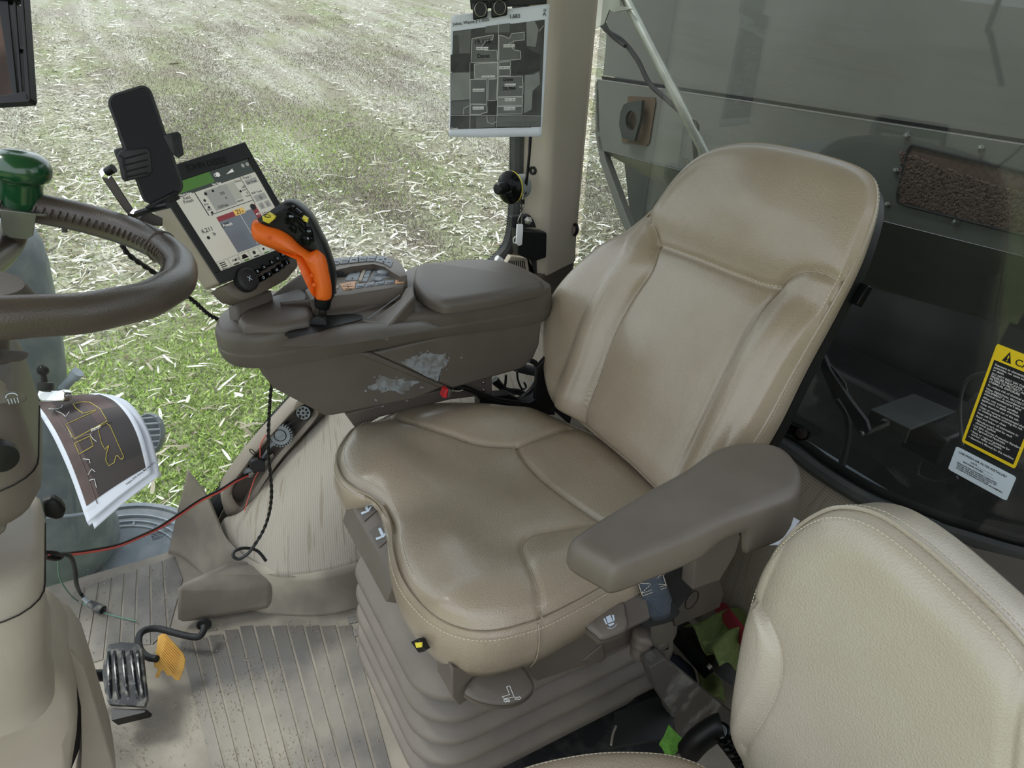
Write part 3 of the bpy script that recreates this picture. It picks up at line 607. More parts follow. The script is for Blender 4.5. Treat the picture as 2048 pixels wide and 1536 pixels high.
# bellows
bw = MB(); rings = []
def rrect(x0, x1, y0, y1, r, z, n=96):
    pts = []
    for cx, cy, a0 in ((x1-r, y1-r, 0), (x0+r, y1-r, 90), (x0+r, y0+r, 180), (x1-r, y0+r, 270)):
        for k in range(7): a = math.radians(a0+k*15); pts.append((cx+r*math.cos(a), cy+r*math.sin(a), z))
    return [Vector(p) for p in resample(pts, n)]
zs = [0.0, .055]; prof = [(0, 0.0), (.055, .0), (.075, .006)]
for k in range(5):
    zb = .075+k*.056; prof += [(zb, .010), (zb+.006, .030), (zb+.016, .038), (zb+.028, .034), (zb+.042, .010), (zb+.050, -.010), (zb+.054, -.006)]
for zz, out in prof:
    s_ = -.02*zz/.36; rings.append(rrect(.322-out+.03*zz, .86+out, .735-out+.02*zz, 1.10+out-.02*zz, .085, zz))
bw.loft(rings); bw.build('bellows', 'bellows', seat, ang=80, label='grey ribbed rubber bellows')
# side rail and levers on the near side
def pxY(u, v, y): return Y(u, v, y)
rl = MB(); RY = .685
top_ = [pxY(1040, 1335, RY), pxY(1075, 1362, RY), pxY(1170, 1330, RY), pxY(1215, 1308, RY), pxY(1320, 1262, RY), pxY(1400, 1225, RY), pxY(1440, 1200, RY), pxY(1440, 1140, RY), pxY(1330, 1190, RY), pxY(1200, 1240, RY)]
rl.prism(top_, (0, .10, 0), .004); rail = rl.build('side_rail', 'plastic', seat, bevel=.006)
e_ = MB(); e_.prism([pxY(1165, 1322, RY-.004), pxY(1205, 1290, RY-.004), pxY(1212, 1318, RY-.004), pxY(1200, 1326, RY-.004)], (0, .02, 0)); e_.build('rail_clip', 'plastic', rail, bevel=.002)
# fore and aft paddle
F2 = Frame(pxY(1000, 1385, .63), (.88, -.47, 0), (.47, .80, .30)); zz_ = lambda u, v: F2.pt(*F2.px(u, v))
po = [(928, 1383), (950, 1352), (985, 1338), (1038, 1330), (1062, 1358), (1068, 1376), (1055, 1395), (1030, 1408), (1000, 1412), (960, 1405), (935, 1393)]
pd = MB(); ring_ = [Vector(p) for p in smooth_ring([tuple(zz_(*p)) for p in po], 64)]; pd.prism(ring_, -F2.n*.016, .003); lv = pd.build('adjust_lever', 'plastic', seat, ang=50, label='fore and aft paddle lever')
pd2 = MB(); pd2.prism(ring_, F2.n*.004, .006); pd2.build('lever_face', 'plastic_dark', lv, ang=50)
ic = MB(); q2 = lambda u, v: F2.pt(*F2.px(u, v), .0046)
def outline_tube(mb, pts, r=.0006): mb.tube([V3(p) for p in pts]+[V3(pts[0])], r, 4, raw=True)
outline_tube(ic, [q2(*p) for p in [(1013, 1376), (1019, 1374), (1028, 1396), (1008, 1400), (1004, 1396), (1019, 1391)]])
for sgn, cx, cy in ((-1, 1019, 1404), (1, 1030, 1399)):
    outline_tube(ic, [q2(cx, cy-2), q2(cx+sgn*7, cy-2-sgn*.5), q2(cx+sgn*7, cy-4), q2(cx+sgn*12, cy-1), q2(cx+sgn*7, cy+3), q2(cx+sgn*7, cy+1), q2(cx, cy+1.5)])
ic.build('icon', 'white', lv, smooth=False)
gb_ = MB(); gb_.prism([pxY(905, 1335, .67), pxY(948, 1345, .67), pxY(935, 1400, .67), pxY(918, 1412, .67), pxY(905, 1395, .67)], (0, .06, 0), .004); gb_.build('lever_bracket', 'plastic', seat, bevel=.004)
k_ = MB(); k_.prism([pxY(905, 1325, .70), pxY(940, 1330, .70), pxY(930, 1360, .70), pxY(908, 1350, .70)], (0, .05, 0)); k_.build('bracket_socket', 'black', seat)
# swivel paddle
F3 = Frame(pxY(1215, 1240, .63), (.93, -.36, 0), (.36, .85, .38)); zz3 = lambda u, v: F3.pt(*F3.px(u, v))
po = [(1172, 1245), (1240, 1203), (1252, 1225), (1256, 1250), (1245, 1266), (1206, 1280), (1192, 1272)]
r3 = [Vector(p) for p in smooth_ring([tuple(zz3(*p)) for p in po for _ in (0,)], 60)]
pd = MB(); pd.prism(r3, -F3.n*.020); pd.prism(r3, F3.n*.006, .008); lv = pd.build('adjust_lever', 'plastic', seat, ang=50, label='swivel paddle lever')
pa = MB(); pa.prism([zz3(1235, 1205), zz3(1290, 1185), zz3(1300, 1235), zz3(1252, 1258)], -F3.n*.014, .002); pa.build('lever_arm', 'plastic_dark', lv, bevel=.003)
q3 = lambda u, v: F3.pt(*F3.px(u, v), .0066); ic = MB()
ic.prism([q3(*p) for p in [(1210, 1237), (1219, 1233), (1224, 1246), (1214, 1250)]], F3.n*.0003); ic.prism([q3(*p) for p in [(1205, 1241), (1208, 1239), (1213, 1251), (1210, 1252)]], F3.n*.0003)
ic.prism([q3(*p) for p in [(1222, 1233), (1226, 1233), (1228, 1243), (1225, 1246)]], F3.n*.0003); ic.prism([q3(*p) for p in [(1214, 1252), (1226, 1248), (1227, 1251), (1218, 1256)]], F3.n*.0003)
ic.tube([q3(*p) for p in [(1213, 1258), (1220, 1260), (1228, 1256), (1232, 1250)]], .0005, 4); ic.build('icon', 'icon', lv, smooth=False)
# round lumbar knob under the belt
kc = pxY(1286, 1288, .655); kn = MB(); kn.lathe(kc-Vector((0, 0, .028)), (0, 0, 1), [(.014, 0), (.021, .002), (.022, .020), (.019, .024), (.019, .029), (.0225, .031), (.0225, .036), (.019, .039), (.019, .044), (.023, .047), (.0225, .058), (.016, .063), (0, .064)], 36); kn.build('knob', 'plastic', seat, ang=50)
yl = Frame(X(832, 1288, .286), (0, -1, 0), (.3, 0, .95)); yb = MB(); yb.prism([yl.pt(*yl.px(*p)) for p in [(820, 1284), (836, 1276), (848, 1298), (836, 1306)]], yl.n*-.012); ind = yb.build('ride_indicator', 'black', seat, bevel=.002)
yb = MB(); yb.prism([yl.pt(*yl.px(*p), .001) for p in [(833, 1285), (846, 1284), (846, 1294), (836, 1295)]], yl.n*.002); yb.build('indicator_tab', 'yellow', ind)
# near armrest
AZ_ = .752
ao = [(1142, 1078), (1160, 1053), (1230, 1010), (1300, 970), (1370, 933), (1418, 900), (1445, 888), (1480, 880), (1525, 880), (1570, 893), (1600, 925), (1607, 955), (1595, 985), (1540, 1010), (1460, 1040), (1380, 1076), (1300, 1106), (1235, 1128), (1205, 1116)]
AFm = Frame((.6, .57, AZ_), (1, 0, 0), (0, 1, 0)); aout = [AFm.px(*p) for p in ao]
def arm_h(A, d): r = .02; t = np.clip(1-d/r, 0, 1); return -.016*(1-np.sqrt(np.clip(1-t*t, 0, 1)))+.002*np.sin(A[:, 0]*9)
def armdrop(k):
    def f(ring):
        x = ring[:, 0]+.6; base = np.where(x < .60, .058, np.where(x < .66, .058-(x-.60)/.06*.02, np.where(x < .69, .040, .085)))
        base = np.interp(x, [.40, .60, .635, .66, .685, .70, .80, .86], [.034, .034, .018, .016, .02, .066, .070, .045]); return -.016-k*base
    return f
am = puffy(AFm, aout, arm_h, 260, 40, skirt=[(.001, armdrop(.3)), (.001, armdrop(.8)), (-.002, armdrop(1.0)), (-.010, armdrop(1.06))])
arm = am.build('armrest', 'plastic', seat, ang=60, label='near armrest')
ab = MB(); ab.prism([Y(1395, 1090, .60), Y(1440, 1060, .60), Y(1490, 1045, .60), Y(1470, 1110, .60), Y(1440, 1160, .60), Y(1385, 1180, .60)], (0, .03, 0), .004); ab.build('armrest_bracket', 'plastic', arm, bevel=.008)
# recliner flap with icon, belt stalk cover, belt
rc = MB(); rc.prism([pxY(*p, .655) for p in [(1432, 1082), (1448, 1100), (1440, 1135), (1428, 1150), (1385, 1165), (1400, 1120)]], (0, .02, 0), .004); rcl = rc.build('recline_lever', 'plastic', seat, bevel=.004)
ic = MB(); p5 = lambda u, v: pxY(u, v, .6545)
ic.prism([p5(*p) for p in [(1416, 1142), (1424, 1126), (1430, 1135), (1424, 1146)]], (0, -.0004, 0)); ic.prism([p5(*p) for p in [(1425, 1126), (1429, 1124), (1432, 1136), (1428, 1138)]], (0, -.0004, 0)); ic.build('icon', 'icon', rcl, smooth=False)
bc = MB(); bc.prism([pxY(*p, .66) for p in [(1265, 1160), (1330, 1150), (1395, 1120), (1412, 1148), (1360, 1215), (1350, 1240), (1300, 1250)]], (0, .02, 0), .006); bc.build('belt_cover', 'black_rubber', seat, bevel=.006)
hb = MB(); hb.prism([pxY(*p, .675) for p in [(1390, 1165), (1440, 1160), (1448, 1185), (1440, 1215), (1350, 1255), (1345, 1235)]], (0, .06, 0), .004); hbp = hb.build('hip_bracket', 'plastic_dark', seat, bevel=.006)
hr = MB(); ctr = pxY(1384, 1200, .674); hr.tube([ctr+Vector((.016*math.cos(a), 0, .022*math.sin(a))) for a in [k*.2618 for k in range(25)]], .0007, 4, raw=True); hr.build('bracket_ring', 'black', hbp)
BY = .632; bl = []
for u0, v0, u1, v1 in ((1270, 1140, 1318, 1128), (1277, 1165, 1326, 1150), (1284, 1190, 1334, 1172), (1288, 1210, 1342, 1195), (1290, 1226, 1345, 1215), (1300, 1242, 1343, 1226)): bl.append([Y(u0, v0, BY).lerp(Y(u1, v1, BY), t)+Vector((0, -.006*math.sin(t*math.pi), 0)) for t in [k/8 for k in range(9)]])
belt = grid_obj('lap_belt', bl, 'belt', seat, thick=.003)
yy = lambda u, v: Y(u, v, BY-.0065)
stitches([[yy(1274, 1160), yy(1322, 1145)], [yy(1276, 1164), yy(1324, 1149)], [yy(1282, 1187), yy(1332, 1170)], [yy(1284, 1192), yy(1333, 1175)], [yy(1276, 1166), yy(1331, 1169)], [yy(1283, 1186), yy(1323, 1149)], [yy(1272, 1150), yy(1284, 1190)], [yy(1320, 1132), yy(1333, 1172)], [yy(1270, 1144), yy(1318, 1130)]], .004, .003, .0006).build('stitching', 'thread', belt, kind='stuff', smooth=False)
bk = MB(); bk.prism([Y(*p, BY-.004) for p in [(1287, 1228), (1294, 1222), (1305, 1240), (1338, 1230), (1345, 1205), (1352, 1208), (1361, 1225), (1355, 1232), (1335, 1245), (1295, 1254), (1284, 1251)]], (0, .008, 0), .002); bk.build('buckle_boot', 'black_rubber', belt, bevel=.002)
tg = MB(); o_ = [(1302, 1254), (1346, 1243), (1346, 1300), (1340, 1310), (1326, 1314), (1310, 1312), (1305, 1304)]
outer = [Y(*p, BY) for p in o_]; hole = [Y(*p, BY) for p in [(1317, 1290), (1337, 1284), (1337, 1299), (1318, 1304)]]
def plate_with_hole(outer, hole, vec):
    mb = MB(); n = 64; O = resample([list(p) for p in outer], n); c = np.array([list(p) for p in hole]).mean(0); H = resample([list(p) for p in hole], n)
    # align starts by angle
    ax = np.array(list((outer[1]-outer[0]).normalized())); vv_ = np.array(list(V3(vec).normalized())); ay = np.cross(vv_, ax)
    ang = lambda A: np.arctan2((A-c)@ay, (A-c)@ax)
    H = H[np.argsort(ang(H))]; O = O[np.argsort(ang(O))]; v = np.array(list(vec))
    V_ = np.vstack([O, H, O+v, H+v]); f = []
    for k in range(n):
        j = (k+1) % n; f += [(k, j, n+j, n+k), (2*n+k, 3*n+k, 3*n+j, 2*n+j), (k, 2*n+k, 2*n+j, j), (n+k, n+j, 3*n+j, 3*n+k)]
    return mb.add([tuple(p) for p in V_], f)
plate_with_hole(outer, hole, (0, .003, 0)).build('latch_tongue', 'steel', belt, ang=30)
# black rubber flap and linkage seen between console and backrest belong to the seat back
ls = MB(); ls.prism([Y(*p, 1.19) for p in [(1105, 700), (1075, 735), (1070, 800), (1100, 815), (1140, 850), (1150, 800)]], (0, .012, 0), .003); ls.build('recline_linkage', 'black', seat, bevel=.003)

# ---------------------------------------------------------------- buddy seat
bud = thing('instructor_seat', 'pale tan leather folding instructor seat in the near right corner', 'seat', (.6, .25, .3))
UF = Frame((.66, .28, .62), (0, -1, 0), (.055, 0, .4))
uo = [UF.px(*p) for p in [(1450, 1480), (1448, 1430), (1458, 1350), (1472, 1270), (1492, 1195), (1518, 1130), (1555, 1082), (1600, 1048), (1650, 1032), (1720, 1046), (1800, 1100), (1900, 1190), (1980, 1270), (2040, 1350), (2080, 1450), (2090, 1600), (2060, 1800), (1800, 1900), (1560, 1750), (1480, 1580)]]
t1 = [UF.px(*p) for p in [(1488, 1200), (1520, 1230), (1545, 1280), (1552, 1330), (1540, 1390), (1515, 1440), (1480, 1500)]]
t1 = [(p.x, p.y) for p in cr_path([(a, b, 0) for a, b in t1], 6)]
t2 = [UF.px(*p) for p in [(2048, 1300), (2032, 1370), (2018, 1460), (2010, 1560)]]
def bud_h(A, d):
    r = .05; t = np.clip(1-d/r, 0, 1); h = -.028*(1-np.sqrt(np.clip(1-t*t, 0, 1)))
    q = seg_dist(A, t1); h -= .004*np.exp(-(q/.005)**2)+.003*np.exp(-(q/.02)**2); q = seg_dist(A, t2); h -= .006*np.exp(-(q/.006)**2)
    l = np.clip(-side_of(A, t1), 0, None); h += .010*np.sin(np.clip(l/.03, 0, 1)*np.pi*.6)
    h -= .010*np.exp(-(((A[:, 0]-.0)/.12)**2+((A[:, 1]+.08)/.14)**2)); return h
um = puffy(UF, uo, bud_h, 280, 90, skirt=[(.005, -.035), (.004, -.05), (.0, -.10), (-.012, -.125), (-.04, -.135)])
ub = um.build('backrest', 'leather_pale', bud, ang=70); UR = um.ring
MB().tube([UF.pt(*(UR.mean(0)+(p-UR.mean(0))*1.02), -.032) for p in UR]+[UF.pt(*(UR.mean(0)+(UR[0]-UR.mean(0))*1.02), -.032)], .0028, 6, raw=True).build('piping', 'leather_pale', ub)
A = np.array(t1); h = bud_h(A, seg_dist(A, UR, True)); stl = [UF.pt(a+.0025, b, q+.0006) for (a, b), q in zip(A, h)]
rp = lambda i0, i1, s, hh: [UF.pt(*(UR.mean(0)+(p-UR.mean(0))*s), hh) for p in UR[np.arange(i0, i1) % len(UR)]]
stitches([stl, rp(0, 140, .985, -.013), rp(0, 140, 1.022, -.046)], .006, .004, .0006).build('stitching', 'thread', ub, kind='stuff', smooth=False)
QF = Frame((.40, .25, .50), (1, 0, 0), (0, 1, 0)); qo = [QF.px(*p) for p in [(960, 1560), (1040, 1524), (1100, 1506), (1180, 1492), (1250, 1488), (1330, 1492), (1385, 1505), (1430, 1530), (1460, 1580), (1500, 1750), (1400, 2100), (1100, 2100), (960, 1800), (930, 1640)]]
def q_h(A, d): r = .04; t = np.clip(1-d/r, 0, 1); return -.022*(1-np.sqrt(np.clip(1-t*t, 0, 1)))
qm = puffy(QF, qo, q_h, 200, 40, skirt=[(.006, -.028), (.010, -.05), (.004, -.08), (-.02, -.095)]); qc = qm.build('seat_cushion', 'leather', bud, ang=70); QR = qm.ring
MB().tube([QF.pt(p[0], p[1], -.021) for p in QR]+[QF.pt(QR[0][0], QR[0][1], -.021)], .0028, 6, raw=True).build('piping', 'leather', qc)
stitches([[QF.pt(*(QR.mean(0)+(p-QR.mean(0))*.975), -.012) for p in QR[:110]], [QF.pt(*(QR.mean(0)+(p-QR.mean(0))*1.012), -.034) for p in QR[:110]]], .006, .004, .0006).build('stitching', 'thread', qc, kind='stuff', smooth=False)
bx = MB(); bx.box((.42, .20, .25), (.36, .40, .26)); bx.build('seat_base', 'plastic_dark', bud, bevel=.02)

# ---------------------------------------------------------------- right hand console
con = thing('armrest_console', 'taupe control console beside the driver seat with padded lid and scuffed side', 'console', (.5, 1.35, .6))
CY = 1.222
def cyp(pts, y): return [Y(u, v, y) for u, v in pts]
A_ = [(520, 728), (700, 704), (745, 706), (893, 772), (830, 800), (665, 832), (648, 832), (635, 824), (548, 778), (524, 748)]
B_ = [(745, 706), (900, 668), (1086, 624), (1079, 690), (1068, 716), (1045, 738), (905, 778), (893, 772)]
bd = MB(); bd.prism(cyp(A_, CY+.008), (0, .20, 0)); bd.prism(cyp(B_, CY+.002), (0, .20, 0)); bd.prism(cyp([(700, 704), (745, 706), (893, 772), (880, 778)], CY+.005), (0, .05, 0))
body = bd.build('console_body', 'plastic_dark', con, bevel=.008, ang=40)
def splat(cx, cy, rx, ry, seed, y, n=70, rough=.35):
    r = random.Random(seed); pts = []; ph = [r.random()*6.28 for _ in range(6)]
    for k in range(n):
        a = 2*math.pi*k/n; q = 1+rough*sum(math.sin((j*2+2)*a+ph[j])/(j+1.5) for j in range(6))+rough*.5*(r.random()-.5); pts.append(Y(cx+rx*q*math.cos(a), cy+ry*q*math.sin(a), y))
    return pts
mb = MB(); mb.prism(splat(785, 770, 36, 17, 3, CY+.0076), (0, -.0004, 0)); mb.build('worn_patch', 'worn_patch', body, smooth=False, label='scuffed pale patch on the lower flank')
tri = []
rr = random.Random(5); corners = [(800, 722), (830, 712), (862, 706), (893, 706), (893, 726), (882, 745), (878, 764), (850, 752), (800, 724)]
for a, b in zip(corners[:-1], corners[1:]):
    for k in range(7): t = k/7; q = 0 if a[1] > 740 and b[1] < 760 and a[0] > 845 else 1; tri.append(Y(a[0]+(b[0]-a[0])*t+rr.uniform(-3, 3)*q, a[1]+(b[1]-a[1])*t+rr.uniform(-3, 3)*q, CY+.0016))
mb = MB(); mb.prism(tri, (0, -.0004, 0)); mb.build('worn_patch', 'worn_patch', body, smooth=False, label='scuffed pale patch above the crease')
mb = MB()
for k in range(26):
    cx, cy = (rr.gauss(785, 30), rr.gauss(775, 16)) if k % 2 else (rr.gauss(868, 22), rr.gauss(720, 12)); mb.prism(splat(cx, cy, rr.uniform(1, 3.2), rr.uniform(1, 3), k, CY+.001 if not k % 2 else CY+.0076, 9), (0, -.0004, 0))
mb.build('scuff_marks', 'worn_patch', body, smooth=False, kind='stuff')
plan = [(.81, 1.222), (.62, 1.218), (.4, 1.216), (.235, 1.216), (.185, 1.222), (.15, 1.245), (.135, 1.28), (.145, 1.33), (.175, 1.38), (.25, 1.43), (.4, 1.455), (.62, 1.465), (.78, 1.47), (.835, 1.40), (.84, 1.27)]
sh = MB(); rings = []
def planring(out, z, tilt=0): 
    r = smooth_ring([(x, y, 0) for x, y in plan], 120, 6); c = r.mean(0); n_ = r-c; n_ /= np.linalg.norm(n_, axis=1)[:, None]; return [Vector((p[0], p[1], z+tilt*(p[0]-.45))) for p in r+n_*out]
for out, z in ((-.03, .722), (-.010, .724), (-.004, .732), (.0, .748), (.0005, .752), (-.001, .754), (.0, .757), (.0, .778), (-.004, .788), (-.012, .792)): rings.append(planring(out, z, -.025))
sh.loft(rings); shell = sh.build('console_shell', 'plastic_dark', con, ang=50)
DZ = lambda x: .792-.025*(x-.45)
def deck(u, v, h=0):
    p = Z(u, v, .792+h); return Z(u, v, DZ(p.x)+h)
# front plate, hump beside the slot, slot
mb = MB(); mb.prism([deck(*p) for p in [(476, 655), (486, 634), (508, 614), (560, 600), (604, 588), (618, 600), (628, 640), (618, 656), (560, 666), (490, 668)]], (0, 0, .016), .012); mb.build('front_cover', 'plastic_dark', con, ang=50)
slot_o = smooth_ring([tuple(deck(*p, .0006)) for p in [(570, 668), (600, 655), (630, 646), (645, 634), (665, 630), (700, 629), (722, 631), (722, 640), (690, 648), (655, 658), (630, 668), (586, 676)]], 60)
mb = MB(); mb.prism([Vector(p) for p in slot_o], (0, 0, .0012)); slot = mb.build('lever_slot', 'black', con, smooth=False)
o_l = cr_path([deck(*p) for p in [(560, 690), (640, 690), (720, 682), (800, 668), (880, 652)]], 6); i_l = cr_path([deck(*p) for p in [(576, 674), (640, 663), (700, 648), (760, 645), (850, 640)]], 6); m_ = len(o_l)
rows = [[a.lerp(b, t)+Vector((0, 0, -.002+.013*math.sin(t*math.pi)**.8*math.sin(k/(m_-1)*math.pi)**.8)) for k, (a, b) in enumerate(zip(o_l, i_l))] for t in [q/8 for q in range(9)]]
grid_obj('slot_hump', rows, 'plastic_dark', con)
# sloping wall and control panel behind it
PA = [deck(590, 622), deck(640, 632), deck(700, 628), deck(760, 612), deck(812, 600)]; PZ = .826
PB = [Z(560, 607, PZ-.01), Z(640, 596, PZ), Z(700, 588, PZ), Z(760, 580, PZ), Z(806, 572, PZ)]
rows = [[a.lerp(b, t)+Vector((0, .012*math.sin(t*math.pi), -.006*math.sin(t*math.pi))) for a, b in zip(cr_path(PA, 6), cr_path(PB, 6))] for t in (0, .2, .4, .6, .8, 1)]
grid_obj('valley_wall', rows, 'plastic_dark', con, thick=.003)
zp = lambda u, v, h=0: Z(u, v, PZ+h)
pan_o = [(622, 600), (700, 589), (806, 573), (815, 560), (800, 543), (770, 528), (735, 525), (700, 530), (660, 545), (610, 580)]
mb = MB(); mb.prism([zp(*p)-Vector((0, 0, .03)) for p in pan_o], (0, 0, .03), .002); panel = mb.build('control_panel', 'plastic', con, ang=30)
mb = MB(); ro = [(640, 533), (700, 519), (760, 511), (786, 513), (800, 522), (810, 538), (814, 550), (800, 553), (788, 546), (772, 534), (745, 527), (700, 533), (650, 545)]
mb.prism([zp(*p, .014)-Vector((0, 0, .034)) for p in ro], (0, 0, .034), .003); rail_ = mb.build('switch_rail', 'plastic', con, ang=40)
zr = lambda u, v, h=0: Z(u, v, PZ+.0145+h)
Q7 = lambda x, y: (600+x/8.533, 500+y/8.533)
def keycap(parent, pts, matn, h=.002, fn=zp, name='key', icons=()):
    mb = MB(); mb.prism([fn(*Q7(*p)) for p in pts], (0, 0, h), .0008); k = mb.build(name, matn, parent, ang=40)
    ic = MB()
    for a, b, c_, d_ in icons: ic.quad(fn(*Q7(a, b), h+.0003), fn(*Q7(c_, b), h+.0003), fn(*Q7(c_, d_), h+.0003), fn(*Q7(a, d_), h+.0003))
    if icons: ic.build('key_mark', 'ink', k, smooth=False, fix=False, kind='stuff')
    return k
mat('key_grey', S(124,132,140), .5); mat('key_tan', S(206,160,124), .5); mat('key_rail', S(112,118,124), .5)
for pts, icn in (([(505, 210), (560, 150), (715, 135), (670, 250), (510, 270)], [(525, 195, 660, 206), (555, 165, 575, 240)]), ([(725, 134), (862, 128), (815, 232), (685, 246)], [(710, 178, 830, 188)]), ([(872, 128), (1160, 105), (1120, 200), (830, 230)], [(890, 160, 960, 172), (1030, 150, 1110, 160), (985, 125, 1010, 200)]), ([(1172, 104), (1310, 100), (1270, 198), (1132, 200)], [(1175, 142, 1280, 152)]), ([(1325, 102), (1440, 110), (1590, 205), (1550, 300), (1420, 230), (1285, 200)], [(1345, 155, 1400, 165), (1440, 140, 1470, 165), (1410, 190, 1440, 215), (1495, 205, 1540, 215)])):
    keycap(rail_, pts, 'key_rail', .0015, zr, icons=icn)
keycap(panel, [(672, 590), (958, 542), (932, 662), (745, 690)], 'key_tan', icons=[(720, 612, 905, 618), (815, 618, 832, 640), (765, 655, 890, 662), (780, 585, 850, 590), (855, 572, 870, 582)])
for pts in ([(962, 600), (1105, 575), (1090, 640), (950, 662)], [(1125, 585), (1275, 552), (1268, 612), (1118, 640)], [(1290, 565), (1440, 535), (1430, 592), (1285, 614)], [(1452, 540), (1620, 515), (1612, 572), (1446, 596)]):
    xs_ = [p[0] for p in pts]; ys_ = [p[1] for p in pts]; keycap(panel, pts, 'key_grey', icons=[(min(xs_)+25, sum(ys_)/4-4, max(xs_)-25, sum(ys_)/4+4)])
keycap(panel, [(1630, 510), (1785, 485), (1775, 562), (1622, 582)], 'key_tan', icons=[(1660, 535, 1740, 541)])
keycap(panel, [(540, 625), (660, 610), (655, 665), (540, 680)], 'plastic_light')
keycap(panel, [(770, 520), (900, 295), (1075, 275), (985, 520)], 'key_grey', .001, name='legend_plate', icons=[(920, 375, 970, 381), (940, 360, 948, 395), (870, 480, 915, 486), (888, 465, 896, 500)])
keycap(panel, [(1000, 545), (1110, 265), (1160, 258), (1050, 555)], 'plastic_light', .004, name='divider')
for k in range(4):
    yy0 = 270+k*72; x0 = 1160-k*28; keycap(panel, [(x0, yy0), (x0+95, yy0-8), (x0+70, yy0+58), (x0-28, yy0+64)], 'key_grey', .002)
keycap(panel, [(1270, 290), (1420, 310), (1560, 420), (1540, 480), (1390, 500), (1190, 540)], 'key_rail', .001, name='key_field', icons=[(1270, 340, 1310, 348), (1480, 440, 1530, 448), (1260, 425, 1330, 433)])
mb = MB(); c_ = zp(*Q7(1415, 400), .001); mb.lathe(c_, (0, 0, 1), [(.013, 0), (.0125, .004), (.010, .0055), (0, .0055)], 24); mb.build('oval_button', 'key_grey', panel)
mb = MB(); c_ = zp(*Q7(1340, 515), .001); mb.lathe(c_, (0, 0, 1), [(.008, 0), (.0075, .003), (0, .004)], 20); mb.build('round_button', 'key_grey', panel)
for cx, cy in ((690, 480), (640, 555)):
    mb = MB(); c_ = zp(*Q7(cx, cy), -.014); r_ = []
    for k in range(48): q = .024+(.001 if k % 2 else -.0005); a = k*math.pi/24; r_.append((q*math.cos(a), q*math.sin(a)))
    ax = Vector((.25, 1, 0)).normalized(); e = Vector((1, -.25, 0)).normalized(); mb.prism([c_-ax*.005+e*a+Vector((0, 0, b)) for a, b in r_], ax*.010); mb.build('thumb_wheel', 'black_rubber', panel, ang=20)
# ramp with printed scale between slot and lid
rampo = [deck(722, 640, .002), deck(748, 636, .002), Z(800, 596, .815), Z(812, 574, .828), Z(826, 572, .828), Z(830, 592, .822), deck(775, 655, .008)]
mb = MB(); mb.prism(rampo, (0, 0, -.03)); rmp = mb.build('ramp', 'plastic', con, bevel=.004)
ic = MB(); ic.tube([p+Vector((0, -.001, .003)) for p in [deck(735, 640, .002).lerp(Z(806, 588, .82), t) for t in (0, .3, .6, .9)]], .0008, 5); ic.build('scale_mark', 'key_grey', rmp)
# base under the lid and padded lid
lidpx = [(836, 529), (870, 524), (920, 528), (985, 536), (1040, 541), (1070, 549), (1085, 563), (1087, 580), (1060, 588), (1000, 602), (930, 615), (890, 620), (862, 612), (840, 597), (828, 574), (829, 548)]
LF = Frame((.7, 1.35, .818), (1, 0, 0), (0, 1, 0)); lo_ = [LF.px(u, v-(14 if v > 575 else (8 if v > 560 else 0))) for u, v in lidpx]
base_px = [(800, 560), (832, 527), (1040, 548), (1092, 575), (1092, 612), (900, 650), (850, 655), (810, 600)]
lb = MB(); pts = [(.545, 1.40), (.60, 1.47), (.72, 1.475), (.80, 1.44), (.832, 1.38), (.838, 1.28), (.81, 1.226), (.62, 1.224), (.56, 1.25), (.535, 1.32)]
lb.prism([Vector((x, y, .77)) for x, y in smooth_ring([(x, y, 0) for x, y in pts], 80)[:, :2]], (0, 0, .024), .004); lb.build('lid_base', 'plastic_dark', con, ang=50)
def lid_h(A, d): r = .022; t = np.clip(1-d/r, 0, 1); return -.010*(1-np.sqrt(np.clip(1-t*t, 0, 1)))-.03*(A[:, 0])
lid = puffy(LF, lo_, lid_h, 180, 30, skirt=[(.001, lambda r: -.016-.03*r[:, 0]), (0, lambda r: -.025-.02*r[:, 0]), (-.008, lambda r: -.026-.02*r[:, 0])]).build('lid', 'plastic_dark', con, ang=60, label='padded console lid')
# under-console mounting plate and bracket
mb = MB(); mb.prism(cyp([(690, 828), (900, 776), (985, 752), (985, 790), (900, 800), (760, 835), (715, 862)], 1.27), (0, .06, 0)); mb.build('mount_plate', 'plastic_dark', con, bevel=.004)
for vv_ in (765, 780): MB().lathe(Y(967, vv_, 1.268), (0, -1, 0), [(.0035, 0), (.0035, .002), (.002, .003), (0, .003)], 12).build('plate_screw', 'steel', con)
# front far cheek of the console under the screen arm
ct = cr_path([Z(652, 528, .836), Z(625, 538, .832), Z(598, 552, .826), Z(562, 578, .815), Z(528, 606, .800), Z(508, 622, .790)], 5); cl = cr_path([Z(660, 585, .80), deck(640, 600, -.004), deck(612, 606, -.004), deck(580, 610, -.004), deck(545, 615, -.004), deck(512, 626, -.006)], 5)
grid_obj('front_cheek', [[a.lerp(b, t) for a, b in zip(ct, cl)] for t in (0, .08, .5, 1)], 'plastic_dark', con, thick=.006)

